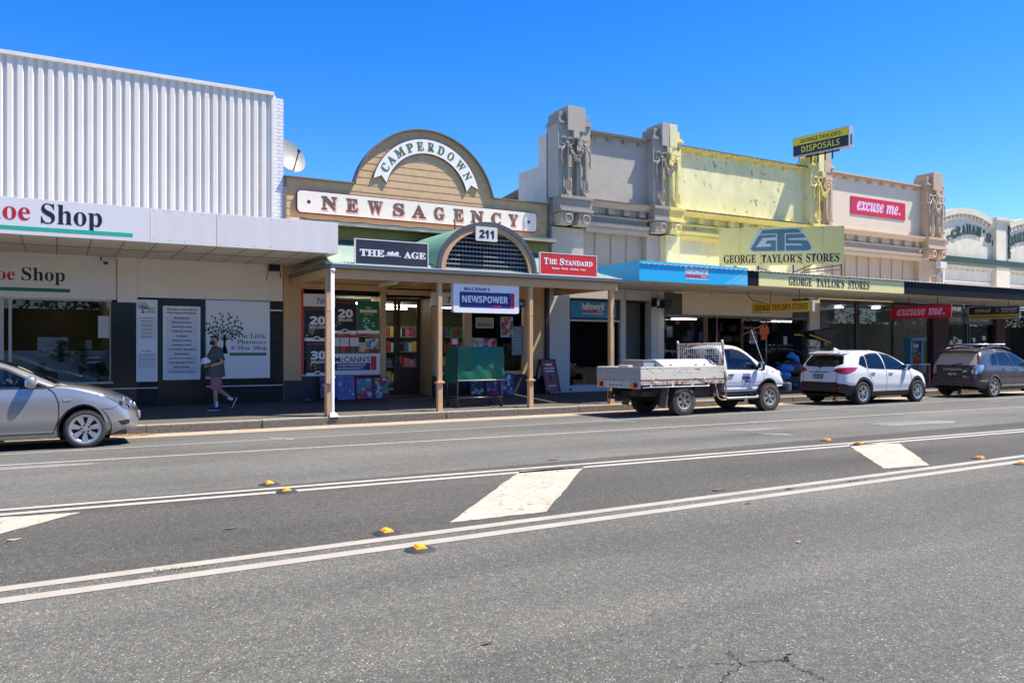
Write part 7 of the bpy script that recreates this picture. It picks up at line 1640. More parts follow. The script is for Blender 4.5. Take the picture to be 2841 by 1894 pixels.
regs=[(None,'xz',circ(xf_,r_+.0,.375),sd,None,0),(None,'xz',circ(xr_,r_,.375),sd,None,0),
 ('side_window','xz',win_f,lambda x,y,z:(y>.35)&(z>.9),CGL,1),('side_window','xz',win_r,lambda x,y,z:(y>.35)&(z>.9),CGL,1),
 ('windscreen','xy',wsp,lambda x,y,z:(z>1.04)&(x<3.07),CGL,0),('rear_window','yz',[(-.1,1.05),(.62,1.05),(.50,1.36),(-.1,1.38)],lambda x,y,z:(x<.5)&(z>1.0),CGD,0),
 ('headlight','xz',hl,lambda x,y,z:(y>.42)&(x>3.55),mat('headlamp_smoke',(.10,.105,.115),.06,coat=1),1),
 ('fog_recess','xz',[(4.02,.42),(4.14,.435),(4.2,.44),(4.2,.36),(4.08,.345)],lambda x,y,z:(y>.45)&(x>3.9),TRIM,1),
 ('front_door','xz',rpoly([(1.56,.27),(2.98,.26),(3.06,.50),(3.06,.74),(2.95,.985),(1.56,.99)],.03),sd,PAINT_S,1),('rear_door','xz',rpoly([(1.10,.27),(1.545,.27),(1.545,.99),(.84,1.01),(.9,.78),(1.08,.6)],.03),sd,PAINT_S,1),
 ('grille','yz',[(-.1,.30),(.42,.30),(.40,.44),(-.1,.44)],lambda x,y,z:x>4.0,TRIM,0)]
S.build(t,regs,PAINT_S,cap=(PAINT_S,PAINT_S))
b=MB(); S.ribbon(b,[(2.98,.26),(3.06,.50),(3.06,.74),(3.0,.90),(2.90,.99)],.014); S.ribbon(b,[(1.55,.27),(1.55,1.40)],.014); S.ribbon(b,[(1.0,.27),(2.98,.26)],.012); S.ribbon(b,win_f,.03,.005,0,True); S.ribbon(b,win_r,.03,.005,0,True); S.ribbon(b,[(2.90,.99),(3.12,1.03)],.018); S.ribbon(b,[(3.74,.62),(3.92,.63),(4.02,.665)],.008,.002); b.build('window_trim',SEAM,t,local=True,recalc=False)
b=MB(); P=[(xf_+.385*math.cos(R(a)),r_+.385*math.sin(R(a))) for a in range(-18,200,6)]; S.ribbon(b,P,.03,.012); b.build('arch_lip',PAINT_S,t,local=True,recalc=False)
b=MB(); S.ribbon(b,[(3.12,.80),(3.24,.805)],.05,.008); b.build('side_repeater',LENSC,t,local=True,recalc=False)
wells(t,(xf_,xr_),r_,.385,hw-.03)
for x in (xf_,xr_):
    for sg in (-1,1): wheel(t,x,sg*(hw-.125),r_,r_,.205,.222,'cover7',sg,mat('tyre_grey',(.055,.05,.045),.8,var=.2,vs=12),RIMS,ang=.2)
cabin(t,.9,3.05,.3,.98,.7,2.42); mirror(t,2.68,1.085,.80,PAINT_S,(.085,.125,.10),.05)
handle(t,S,1.72,.90,PAINT_S)
b=MB(); b.tube([(3.08,-.45,1.065),(2.95,-.1,1.115),(2.9,.3,1.13)],.012,6); b.build('wiper',TRIM,t,local=True)
plate(t,4.288,0,.40,'1KX 4RD',SW,NAVY,facing=1)
HATCH=t; t.scale=(1.07,)*3; t.location.x=.43-xf_*1.07; t.location.y=15.50+hw*1.07
for sg in (-1,1):
    b=MB()
    for x,y,z,q in ((3.98,.765,.765,.05),(4.09,.68,.70,.055),(4.16,.58,.665,.045)): b.ell((x,sg*y,z),(q*.75,q*.6,q*.8),10,8)
    b.build('lamp_bowl',CHROME,t,local=True)
# ---------------------------------------------------------------- white wagon seen from behind
hw=.92; r_=.362; xr_,xf_=.95,3.65
S=Shell(dict(L=4.555,hw_max=hw,floor=.26,tum=.33,bow=(.16,.20),
 top=[(0,.70),(.02,.80),(.05,1.0),(.09,1.12),(.20,1.26),(.42,1.50),(.52,1.575),(.8,1.63),(1.4,1.672),(1.95,1.668),(2.4,1.62),(2.75,1.52),(3.2,1.29),(3.5,1.115),(3.65,1.075),(3.95,1.02),(4.25,.92),(4.45,.77),(4.53,.60),(4.555,.48)],
 bot=[(0,.40),(.4,.30),(1,.245),(3.6,.245),(4.2,.28),(4.555,.34)],
 belt=[(0,.68),(.06,.98),(.3,1.10),(.8,1.12),(2,1.06),(3.3,1.02),(3.8,.93),(4.2,.80),(4.555,.46)],
 hw=[(0,.72),(.06,.79),(.22,.865),(.6,.915),(2,.92),(3.6,.92),(4.0,.89),(4.3,.81),(4.555,.62)],
 low=[(0,.90),(.1,.95),(.3,.975),(.5,1.0),(.62,.995),(.82,.985),(1,.955)],
 n=[(0,4),(.5,4.2),(2.0,4.2),(3.2,3.6),(3.6,3.2),(4.555,3)]))
t=car('wagon_car','white high-riding wagon parked ahead of the ute, seen from behind',21.15-xr_+.10,15.55+hw)
sd=side(hw)
wq=rpoly([(.80,1.245),(1.14,1.125),(1.17,1.50),(.98,1.46)],.03); wr=rpoly([(1.20,1.12),(2.02,1.085),(1.93,1.575),(1.55,1.565),(1.22,1.515)],.03); wf=rpoly([(2.09,1.085),(3.18,1.05),(3.13,1.10),(2.75,1.36),(2.45,1.515),(2.02,1.58)],.03)
ca_=lambda x0:[(x0+.495*math.cos(R(a)),r_+.495*math.sin(R(a))) for a in range(6,176,8)]
cl=[(-.05,.0),(5,.0),(5,.42)]+ca_(xf_)+[(3.12,.405),(1.46,.405)]+ca_(xr_)[:-3]+[(.47,.60),(.30,.60),(.05,.665),(-.05,.665)]
tlr=[(.46,1.035),(.60,1.125),(.80,1.15),(1.2,1.14),(1.2,.93),(.80,.935),(.62,.985)]
tls=[(-.1,.93),(.2,.945),(.5,1.03),(.72,1.145),(.45,1.15),(-.1,1.14)]
mtl=lambda x,y,z:(y>.40)&(x<.75)
regs=[(None,'xz',circ(xf_,r_,.405),sd,None,0),(None,'xz',circ(xr_,r_,.405),sd,None,0),
 ('side_window','xz',wq,lambda x,y,z:(y>.35)&(z>1.0),CGD,1),('side_window','xz',wr,lambda x,y,z:(y>.35)&(z>1.0),CGD,1),('side_window','xz',wf,lambda x,y,z:(y>.35)&(z>1.0),CGD,1),
 ('windscreen','xy',[(2.36,-.1),(2.36,.55),(3.50,.74),(3.58,0),(3.58,-.1)],lambda x,y,z:(z>1.08)&(x<3.6),CGL,0),
 ('rear_window','yz',rpoly([(-.3,1.155),(.52,1.165),(.70,1.25),(.60,1.46),(.52,1.50),(-.3,1.53)],.05),lambda x,y,z:(x<.6)&(z>1.1),CGD,0),
 ('taillight','yz',tlr,lambda x,y,z:(x<.14)&(y>.4),LENSR,1),('taillight','xz',tls,lambda x,y,z:(x>=.14)&(x<.8)&(y>.7),LENSR,1),
 ('lower_cladding','xz',cl,lambda x,y,z:y>-1,TRIM,0),
 ('headlight','xz',[(4.05,.86),(4.2,.80),(4.5,.72),(4.6,.8),(4.3,.92)],lambda x,y,z:(y>.45)&(x>4.0),HEADL,1)]
S.build(t,regs,PAINT_W,cap=(TRIM,TRIM))
b=MB()
for w_ in (wq,wr,wf): S.ribbon(b,w_,.028,.004,0,True)
S.ribbon(b,[(2.06,.405),(2.06,.9),(2.055,1.58)],.012); S.ribbon(b,[(3.26,.405),(3.30,.7),(3.28,.95),(3.18,1.05)],.012); S.ribbon(b,[(1.42,.62),(1.30,.82),(1.17,.95),(1.17,1.12)],.012); S.ribbon(b,[(1.5,.405),(3.2,.405)],.01)
b.build('window_trim',SEAM,t,local=True,recalc=False)
def rearline(S,b,pts,w,lift=.006):
    """strip on the rear face along (y,z) points, found by searching the loft for the skin"""
    P=S.P; 
    for (y1,z1),(y2,z2) in zip(pts,pts[1:]):
        n=10; Q=[]
        for k in range(n+1):
            y,z=y1+(y2-y1)*k/n,z1+(z2-z1)*k/n; sub=P[:int(len(P)*.35)]; d=(sub[...,1]-abs(y))**2+(sub[...,2]-z)**2; i=np.unravel_index(np.argmin(d+ (sub[...,0]**2)*.02),d.shape); Q.append(Vector((sub[i][0]-lift,y,z)))
        dz=Vector((0,y2-y1,z2-z1)).normalized(); q=Vector((0,-dz.z,dz.y))*w/2
        for a,c in zip(Q,Q[1:]): b.face([a-q,c-q,c+q,a+q])
b=MB(); rearline(S,b,[(-.62,.99),(-.60,.72),(-.52,.69),(.52,.69),(.60,.72),(.62,.99)],.012); b.build('tailgate_gap',SEAM,t,local=True,recalc=False)
b=MB(); rearline(S,b,[(-.36,1.0),(.36,1.0)],.03); b.build('chrome_strip',CHROME,t,local=True,recalc=False)
b=MB(); V=[(.42,-.60,1.535),(.42,.60,1.535),(.30,.58,1.515),(.30,-.58,1.515),(.7,-.58,1.62),(.7,.58,1.62),(.36,.56,1.575),(.36,-.56,1.575)]
b.raw([(.28,-.60,1.545),(.28,.60,1.545),(.28,.58,1.575),(.28,-.58,1.575),(.75,-.60,1.58),(.75,.60,1.58),(.75,.58,1.64),(.75,-.58,1.64)],[(0,1,2,3),(7,6,5,4),(0,4,5,1),(1,5,6,2),(2,6,7,3),(3,7,4,0)]); b.build('spoiler',PAINT_W,t,local=True,bevel=.012)
b=MB(); b.box(.272,.284,-.17,.17,1.552,1.57); b.build('brake_lamp',LENSR,t,local=True)
b=MB(); b.raw([(.75,-.02,1.655),(1.0,-.03,1.66),(1.0,.03,1.66),(.75,.02,1.655),(.74,-.01,1.735),(.80,-.012,1.74),(.80,.012,1.74),(.74,.01,1.735)],[(0,1,2,3),(7,6,5,4),(0,4,5,1),(1,5,6,2),(2,6,7,3),(3,7,4,0)]); b.build('aerial_fin',PAINT_W,t,local=True,bevel=.008)
b=MB(); b.tube([(.10,.05,1.15),(.10,-.28,1.20)],.014,6); b.ell((.09,.0,1.15),(.03,.05,.03),8,6); b.build('wiper',TRIM,t,local=True)
b=MB(); P=[(-.0,.055*math.cos(a)*1.25,1.065+.045*math.sin(a)) for a in [2*PI*k/18 for k in range(19)]]; b.tube([(x+.035,y,z) for x,y,z in P],.007,6); b.tube([(.033,-.06,1.075),(.033,-.02,1.05),(.033,0,1.075),(.033,.02,1.05),(.033,.06,1.075)],.007,6); b.build('badge',CHROME,t,local=True)
b=MB(); f=Fr((.030,.62,.96),(0,-1,0),(0,0,1),.3,.1); b.text('CX-5',f,.06,.06,.13,.03,SANSI,0,.004); f=Fr((.035,-.40,.99),(0,-1,0),(0,0,1),.3,.1); b.text('SKYACTIV',f,.08,.03,.13,.025,SANSI,0,.004); b.build('badge_lettering',STEEL,t,local=True,recalc=False)
plate(t,.005,0,.80,'ZLA 511',BLACK,SW)
b=MB()
for sg in (-1,1): b.box(.035,.06,sg*.62-.11,sg*.62+.11,.505,.545)
b.build('reflector',LENSR,t,local=True)
wells(t,(xf_,xr_),r_,.415,hw-.03)
for x in (xf_,xr_):
    for sg in (-1,1): wheel(t,x,sg*(hw-.125),r_,r_,.225,.225,'five2',sg,TYRE,RIMS,ang=.5+x)
cabin(t,.7,3.4,.4,1.08,.7,2.65); mirror(t,3.02,1.13,.82,TRIM,(.085,.13,.10),.05)
handle(t,S,1.42,.985,PAINT_W); handle(t,S,2.28,.965,PAINT_W)
WAGON=t
# ---------------------------------------------------------------- dusty dark wagon at the right edge
hw=.925; r_=.36; xr_,xf_=.98,3.69
S=Shell(dict(L=4.64,hw_max=hw,floor=.27,tum=.28,bow=(.15,.20),
 top=[(0,.72),(.02,.86),(.05,1.06),(.10,1.14),(.22,1.34),(.36,1.56),(.46,1.64),(.8,1.70),(1.5,1.735),(2.1,1.72),(2.5,1.66),(2.9,1.52),(3.4,1.24),(3.6,1.13),(3.8,1.09),(4.1,1.03),(4.4,.90),(4.55,.74),(4.62,.58),(4.64,.48)],
 bot=[(0,.40),(.4,.32),(1,.26),(3.6,.26),(4.2,.30),(4.64,.34)],
 belt=[(0,.70),(.05,1.02),(.3,1.12),(.9,1.10),(2,1.06),(3.4,1.03),(3.9,.94),(4.3,.80),(4.64,.46)],
 hw=[(0,.76),(.06,.82),(.22,.885),(.6,.92),(2,.925),(3.6,.925),(4.1,.88),(4.4,.80),(4.64,.62)],n=[(0,4.5),(.5,4.8),(2.0,4.4),(3.3,3.6),(3.7,3.2),(4.64,3)]))
xdk=PX(2760,15.6)
t=car('wagon_car','dusty dark grey wagon with roof bars at the right edge, seen from behind',xdk-xr_,15.6+hw)
sd=side(hw)
wq=rpoly([(.86,1.15),(1.26,1.14),(1.30,1.55),(1.10,1.54),(.95,1.44)],.06); wr=rpoly([(1.34,1.135),(2.16,1.105),(2.02,1.61),(1.36,1.58)],.03); wf=rpoly([(2.24,1.105),(3.22,1.075),(3.16,1.13),(2.75,1.44),(2.5,1.56),(2.10,1.615)],.03)
regs=[(None,'xz',circ(xf_,r_,.40),sd,None,0),(None,'xz',circ(xr_,r_,.40),sd,None,0)]+[('side_window','xz',w_,lambda x,y,z:(y>.35)&(z>1.0),CGD,1) for w_ in (wq,wr,wf)]+[
 ('windscreen','xy',[(2.52,-.1),(2.52,.56),(3.5,.74),(3.62,0),(3.62,-.1)],lambda x,y,z:(z>1.1)&(x<3.64),CGL,0),
 ('rear_window','yz',rpoly([(-.3,1.13),(.76,1.14),(.74,1.20),(.62,1.56),(-.3,1.60)],.05),lambda x,y,z:(x<.55)&(z>1.1),CGDUST,0),
 ('taillight','yz',[(.62,.84),(.64,1.0),(.72,1.14),(1.2,1.16),(1.2,.88),(.8,.84)],lambda x,y,z:(x<.08)&(y>.5),LENSC,1),('taillight','xz',rpoly([(-.1,.84),(.16,.86),(.34,1.05),(.36,1.15),(-.1,1.16)],.03),lambda x,y,z:(x>=.08)&(x<.5)&(y>.7),LENSC,1),
 ('lower_cladding','xz',[(-.1,0),(5,0),(5,.36),(4.2,.38),(3.2,.36),(1.5,.36),(.5,.46),(.3,.50),(-.1,.52)],lambda x,y,z:y>-1,TRIMD,0),
 ('headlight','xz',[(4.05,.86),(4.2,.80),(4.5,.70),(4.7,.8),(4.3,.92)],lambda x,y,z:(y>.45)&(x>4.0),HEADL,1)]
S.build(t,regs,PAINT_D,cap=(TRIMD,TRIMD))
b=MB()
for w_ in (wq,wr,wf): S.ribbon(b,w_,.026,.004,0,True)
S.ribbon(b,[(2.18,.36),(2.20,.9),(2.14,1.61)],.012); S.ribbon(b,[(1.48,.40),(1.42,.6),(1.30,.8),(1.28,1.12)],.012); S.ribbon(b,[(3.3,.36),(3.34,.8),(3.22,1.07)],.012); b.build('window_trim',SEAM,t,local=True,recalc=False)
b=MB(); P=[(xr_+.43*math.cos(R(a)),r_+.43*math.sin(R(a))) for a in range(-14,195,6)]; S.ribbon(b,P,.085,.014); P=[(xf_+.43*math.cos(R(a)),r_+.43*math.sin(R(a))) for a in range(-14,195,6)]; S.ribbon(b,P,.085,.014); b.build('arch_trim',mat('arch_grey',(.12,.105,.095),.5,.2),t,local=True,recalc=False)
b=MB(); S.ribbon(b,[(1.45,.43),(3.2,.43)],.035,.014); S.ribbon(b,[(.12,.60),(.5,.60)],.03,.014); b.build('chrome_strip',CHROME,t,local=True,recalc=False)
b=MB(); rearline(S,b,[(-.62,.98),(-.58,.60),(.58,.60),(.62,.98)],.012); rearline(S,b,[(-.75,1.10),(.75,1.10)],.012); b.build('tailgate_gap',SEAM,t,local=True,recalc=False)
b=MB(); b.box(.0,.045,-.33,.33,.955,1.02); b.build('handle_bar',mat('bar_dusty',(.30,.27,.24),.4,.4),t,local=True,bevel=.01)
plate(t,-.004,0,.745,'ZHJ 764',BLACK,SW)
b=MB(); f=Fr((.0,-.40,.93),(0,-1,0),(0,0,1),.3,.1); b.text('CAPTIVA',f,.1,.05,.17,.03,SANSB,0,.004); f=Fr((.0,.64,.66),(0,-1,0),(0,0,1),.3,.1); b.text('HOLDEN',f,.08,.03,.16,.022,SANSB,0,.004); f=Fr((.0,-.46,.68),(0,-1,0),(0,0,1),.3,.1); b.text('LX AWD',f,.08,.03,.12,.035,SANSB,0,.004); b.build('badge_lettering',STEEL,t,local=True,recalc=False)
b=MB(); b.box(.20,.62,-.64,.64,1.60,1.645); b.build('spoiler',PAINT_D,t,local=True,bevel=.015)
b=MB(); b.box(.192,.204,-.2,.2,1.612,1.632); b.build('brake_lamp',LENSR,t,local=True)
b=MB(); b.tube([(.09,.08,1.13),(.09,-.30,1.19)],.016,6); b.box(.05,.10,-.06,.06,1.10,1.15); b.build('wiper',TRIM,t,local=True)
b=MB()
for sg in (-1,1): b.box(.03,.06,sg*.66-.09,sg*.66+.09,.585,.615)
b.build('reflector',LENSR,t,local=True)
b=MB()
for sg in (-1,1): b.tube([(.55,sg*.62,1.66),(.75,sg*.61,1.735),(1.5,sg*.60,1.79),(2.2,sg*.60,1.77),(2.55,sg*.60,1.68)],.022,8)
b.build('roof_rail',mat('rail_grey',(.16,.15,.15),.4,.5),t,local=True)
for x in (1.0,2.0):
    b=MB(); b.tube([(x,-.72,1.86),(x,.72,1.86)],.026,10,flat=.6); b.build('roof_bar',ALU,t,local=True)
    b=MB(); 
    for sg in (-1,1): b.box(x-.05,x+.05,sg*.60-.03,sg*.60+.03,1.75,1.85)
    b.build('bar_foot',TRIM,t,local=True,bevel=.01)
b=MB(); 
for k in (-.3,.05,.4): b.ell((.06,k,.43),(.05,.05,.05),8,6)
b.build('tow_fitting',mat('rust_part',(.16,.08,.04),.8),t,local=True)
wells(t,(xf_,xr_),r_,.41,hw-.03)
for x in (xf_,xr_):
    for sg in (-1,1): wheel(t,x,sg*(hw-.12),r_,r_,.23,.235,'five',sg,TYRED,RIMD,ang=.3+x)
cabin(t,.7,3.4,.4,1.1,.7,2.75); mirror(t,3.1,1.15,.82,PAINT_D,(.09,.13,.11),.05); handle(t,S,1.60,1.0,PAINT_D); handle(t,S,2.40,.98,PAINT_D)
# ---------------------------------------------------------------- white tray-back ute
hw=.84; r_=.375
UW=worn('ute_tray_white',(.70,.65,.55),(.28,.115,.04),.565,4.5,(1,1,2.2),.06); UR=worn('ute_rusty',(.55,.48,.40),(.26,.10,.035),.50,9,(1,1,1),.07); UCH=mat('chassis_dusty',(.075,.055,.038),.9,var=.4,vs=8); UFL=mat('mud_flap',(.16,.125,.095),.85,var=.2)
xr0=13.86   # rear axle
t=T('ute_truck','white tray-back ute with rusty tray parked at the kerb','ute',(xr0,15.38+hw-.05,gz(15.9))); t.rotation_euler=(-.012,0,0); UTE=t
# cab loft: local x=0 at the rear axle; cab from x=1.46 to 3.97
S=Shell(dict(L=2.55,hw_max=hw,floor=.42,tum=.30,bow=(.0,.20),
 top=[(0,1.66),(.03,1.74),(.10,1.785),(.45,1.81),(.75,1.79),(1.0,1.70),(1.25,1.53),(1.52,1.33),(1.62,1.285),(1.75,1.275),(2.05,1.22),(2.3,1.12),(2.43,.98),(2.52,.82),(2.55,.72)],
 bot=[(0,.56),(1.2,.56),(1.7,.58),(2.2,.64),(2.55,.66)],
 belt=[(0,1.14),(1.2,1.12),(1.6,1.10),(2.1,1.0),(2.35,.90),(2.55,.70)],
 hw=[(0,.835),(1.5,.84),(1.9,.845),(2.2,.82),(2.42,.74),(2.55,.64)],low=[(0,.95),(.1,.975),(.2,.965),(.3,.985),(.6,1.0),(.85,.99),(1,.955)],n=[(0,5),(.8,4.5),(1.4,3.6),(1.7,3.4),(2.55,3)],res=.017))
cabr=bpy.data.objects.new('cab',None); COL.objects.link(cabr); cabr.parent=t; cabr.location=(1.44,0,0)
def toT(f):
    before=set(bpy.data.objects); f(); 
    for o in set(bpy.data.objects)-before:
        if o.parent==cabr: o.parent=t; o.location=(1.44,0,0)
sd=side(hw); xfl=3.085-1.44
wn=rpoly([(.13,1.165),(1.30,1.135),(1.27,1.20),(.98,1.50),(.72,1.655),(.52,1.70),(.16,1.70)],.03)
dr=rpoly([(.06,.60),(1.30,.60),(1.42,.72),(1.45,1.0),(1.32,1.13),(.13,1.16),(.06,1.14)],.03)
regs=[(None,'xz',circ(xfl,r_+.03,.46),sd,None,0),('side_window','xz',wn,lambda x,y,z:(y>.35)&(z>1.05),CGL,1),
 ('windscreen','xy',[(.95,-.1),(.95,.55),(1.50,.72),(1.60,0),(1.60,-.1)],lambda x,y,z:(z>1.28)&(x<1.62),CGL,0),
 ('rear_window','yz',[(-.1,1.22),(.62,1.22),(.58,1.62),(-.1,1.64)],lambda x,y,z:x<.06,CGL,0),
 ('headlight','xz',rpoly([(2.12,1.10),(2.2,.98),(2.36,.87),(2.6,.80),(2.6,.95),(2.4,1.08)],.02),lambda x,y,z:(y>.42)&(x>2.05),LENSA,1),
 ('door','xz',dr,sd,PAINT_U,1),('grille','yz',[(-.1,.78),(.42,.78),(.42,.95),(-.1,.97)],lambda x,y,z:x>2.3,TRIM,0)]
def f1():
    S.build(cabr,regs,PAINT_U,under=False,cap=(PAINT_U,TRIM))
    b=MB(); S.ribbon(b,dr,.012,.003,0,True); S.ribbon(b,wn,.035,.004,0,True); S.ribbon(b,[(1.30,1.14),(1.48,1.27)],.06,.006); b.build('window_trim',SEAM,cabr,local=True,recalc=False)
    b=MB(); P=[(xfl+.47*math.cos(R(a)),r_+.03+.47*math.sin(R(a))) for a in range(-6,186,6)]; S.ribbon(b,P,.05,.012); b.build('arch_lip',PAINT_U,cabr,local=True,recalc=False)
    handle(cabr,S,.22,1.0,TRIM,.10); mirror(cabr,1.22,1.225,.80,TRIM,(.07,.11,.13),.10)
    b=MB(); S.ribbon(b,[(.1,.80),(1.36,.80)],.012,.003); b.build('door_crease',mat('crease_grey',(.4,.41,.43),.5),cabr,local=True,recalc=False)
    # door logo: three shield flags with letters and the town name
    for sg in (-1,):
        x0,z0=.62,1.03; y=S.half(.75,.9)+.012; fr=Fr((x0,-y,z0-.26),(1,0,0),(0,0,1),.30,.26); b=MB()
        for k in range(3):
            a=.02+.095*k; b.poly(fr,[(a,.26),(a+.085,.26),(a+.085,.06+.02*(k==1)),(a+.0425,.12),(a,.05+.02*(k==1))],.003+.0002*k,0); b.text('CVC'[k],fr,a+.043,.215,.05,.06,SANSB,.0,.006,1)
        b.poly(fr,[(.10,.02),(.21,.02),(.20,.075),(.155,.09),(.11,.075)],.003,0); b.poly(fr,[(.02,.10),(.06,.07),(.02,.03)],.0045,1); b.poly(fr,[(.22,.02),(.29,.10),(.29,.02)],.0035,0); b.text('CAMPERDOWN',fr,.15,-.04,.27,.035,SERIF,-.01,.004,2)
        b.text('VETERINARY CLINIC',fr,.15,-.085,.2,.018,None,0,.004,2); b.build('door_emblem',[NAVY,SW,LINE],cabr,local=True,recalc=False)
        y=S.half(1.62,1.03)+.012; fr=Fr((1.46,-y,.98),(1,0,0),(0,0,1),.2,.2); b=MB()
        for k,s in enumerate(('HILUX','TURBO D','4x4')): b.text(s,fr,.1,.13-.045*k,.13-.03*k,.026,SANSI,.02,.003)
        b.build('badge_lettering',DGREY,cabr,local=True,recalc=False)
    b=MB(); b.ell((1.80,-S.half(1.8,1.06)-.002,1.06),(.03,.012,.022),8,6); b.build('side_repeater',TRIM,cabr,local=True)
    cabin(cabr,.05,1.6,.62,1.15,.68,1.0,rear=False)
toT(f1); bpy.data.objects.remove(cabr)
b=MB(); b.tube([(1.44+1.50,-.78,1.28),(1.44+1.02,-.80,2.20)],[.012,.006],6); b.build('aerial',mat('aerial_white',(.7,.7,.7),.3),t,local=True)
# front bumper and hoop
b=MB(); b.box(3.78,3.98,-.86,.86,.50,.76); b.build('bumper',mat('bumper_dark',(.07,.075,.085),.5),t,local=True,bevel=.05)
b=MB()
for sg in (-1,1): b.tube([(3.95,sg*.42,.70),(3.97,sg*.42,1.0),(3.96,sg*.36,1.06),(3.96,0,1.06)],.035,10)
b.build('nudge_bar',ALU,t,local=True)
# side step
b=MB()
for sg in (-1,1): b.tube([(1.40,sg*.70,.47),(1.44,sg*.84,.40),(1.52,sg*.86,.385),(2.56,sg*.86,.385),(2.64,sg*.84,.40),(2.68,sg*.70,.46)],.035,8)
b.build('side_step',mat('step_silver',(.42,.42,.42),.4,.6),t,local=True)
b=MB(); b.box(1.42,2.62,-.78,.78,.46,.57); b.build('sill',UCH,t,local=True)
# tray: floor, dropsides, tailgate, headboard with mesh
tx0,tx1,tw=-1.46,1.34,.905; td0,td1=.93,1.25
b=MB(); b.box(tx0,tx1,-tw+.02,tw-.02,td0-.05,td0); b.build('tray_floor',UR,t,local=True)
def dropside(y0,sg):
    b=MB(); 
    for z0,z1,o in ((td0,td0+.05,.0),(td0+.05,td0+.145,.012),(td0+.15,td0+.215,.0),(td0+.22,td1-.03,.010),(td1-.03,td1,-.004)): b.box(tx0+.02,tx1,y0-sg*0,y0-sg*(.035-o),z0,z1)
    d=b.build('dropside',UW,t,local=True,bevel=.004)
    b=MB()
    for k in range(6): b.box(tx0+.30+.40*k,tx0+.315+.40*k,y0+sg*.004,y0-sg*.0,td0+.215,td0+.24)
    b.build('tie_slot',BLACK,d,local=True)
dropside(-tw,-1); dropside(tw,1)
b=MB(); b.box(tx0,tx0+.03,-tw,tw,td0,td1-.01); b.box(tx0-.012,tx0,-tw+.03,tw-.03,td0+.02,td0+.14); d=b.build('tailgate',mat('tailgate_grey',(.40,.38,.35),.6,var=.1,vs=4,dirt=.6,dcol=(.25,.11,.05),dscale=6,dthr=.62),t,local=True,bevel=.006)
b=MB()
for k in range(6): b.ell((tx0-.004,-.72+.29*k,td0+.2),(.006,.014,.014),8,6)
b.build('tie_slot',BLACK,d,local=True)
b=MB(); b.box(tx0+.01,tx1,-tw-.004,-tw+.05,td0-.135,td0-.05); b.box(tx0+.01,tx1,tw-.05,tw+.004,td0-.135,td0-.05); b.build('coaming_rail',UR,t,local=True,bevel=.006)
b=MB(); b.box(tx0-.02,tx0+.04,-tw+.04,tw-.04,td0-.22,td0-.04); o=b.build('rear_bar',mat('rearbar_white',(.55,.52,.47),.6,dirt=.6,dcol=(.25,.1,.04),dscale=7,dthr=.58),t,local=True,bevel=.006)
for sg in (-1,1):
    b=MB(); b.box(tx0-.035,tx0-.02,sg*.70-.12,sg*.70+.12,td0-.19,td0-.07); b.box(tx0-.037,tx0-.034,sg*.70+.02,sg*.70+.12,td0-.185,td0-.075,1); b.build('taillight',[LENSR,LENSA],t,local=True,bevel=.004)
plate(t,tx0-.03,.06,td0-.205,'UAD 034',SW,NAVY,.36,.125)
b=MB()
for y in (-.16,.28): b.ell((tx0-.022,y,td0-.14),(.012,.025,.03),8,6)
b.build('plate_lamp',mat('rust_part',(.16,.08,.04),.8),t,local=True)
# rope rail under the tray side
b=MB()
for sg in (-1,1):
    b.tube([(tx0+.05,sg*(tw+.02),td0-.19),(tx1-.55,sg*(tw+.02),td0-.19)],.014,8)
    for x in (tx0+.3,tx0+1.0,tx0+1.65,tx0+2.2): b.box(x,x+.06,sg*(tw+.0),sg*(tw+.02),td0-.19,td0-.1)
b.build('rope_rail',mat('rail_white',(.62,.6,.56),.5),t,local=True)
b=MB()
for sg in (-1,):
    b.tube([(tx1-.72,sg*(tw+.02),td0+.03),(tx1-.72,sg*(tw+.03),td0-.08),(tx1-.45,sg*(tw+.03),td0-.06),(tx1-.36,sg*(tw+.03),td0-.12),(tx1-.24,sg*(tw+.02),.42),(tx1-.12,sg*(tw+.02),.36),(tx1+.06,sg*(tw+.01),.36)],.016,8)
    b.tube([(tx1+.04,sg*(tw+.01),1.27),(tx1+.05,sg*(tw+.01),.36)],.022,8); b.tube([(tx0+.38,sg*(tw+.02),td0+.05),(tx0+.38,sg*(tw+.03),td0-.08),(tx0+.55,sg*(tw+.03),td0-.06)],.012,6)
b.build('step_bracket',UR,t,local=True)
# headboard
hb=mat('headboard_rust',(.60,.52,.44),.7,dirt=.95,dcol=(.27,.10,.04),dscale=7,dthr=.48)
b=MB(); hx=tx1-.0
for sg in (-1,1): b.tube([(hx,sg*.86,td0),(hx,sg*.86,1.78),(hx-.03,sg*.86,1.93)],.033,10)
b.tube([(hx,-.84,1.83),(hx,.84,1.83)],.028,10); b.tube([(hx,-.86,1.22),(hx,.86,1.22)],.022,8); b.build('headboard',hb,t,local=True)
b=MB()
for k in range(21): y=-.82+.082*k; b.box(hx-.006,hx+.006,y-.006,y+.006,1.22,1.82)
for k in range(8): z=1.24+.075*k; b.box(hx-.007,hx+.007,-.84,.84,z-.006,z+.006)
b.build('mesh_guard',mat('mesh_white',(.58,.57,.55),.5),t,local=True)
# inner cab rear mesh frame
b=MB(); P=[(hx+.06,-.74,1.2),(hx+.06,-.70,1.60),(hx+.06,-.60,1.70),(hx+.06,.60,1.70),(hx+.06,.70,1.60),(hx+.06,.74,1.2)]; b.tube(P,.03,8); b.build('window_guard',mat('guard_grey',(.36,.36,.38),.5),t,local=True)
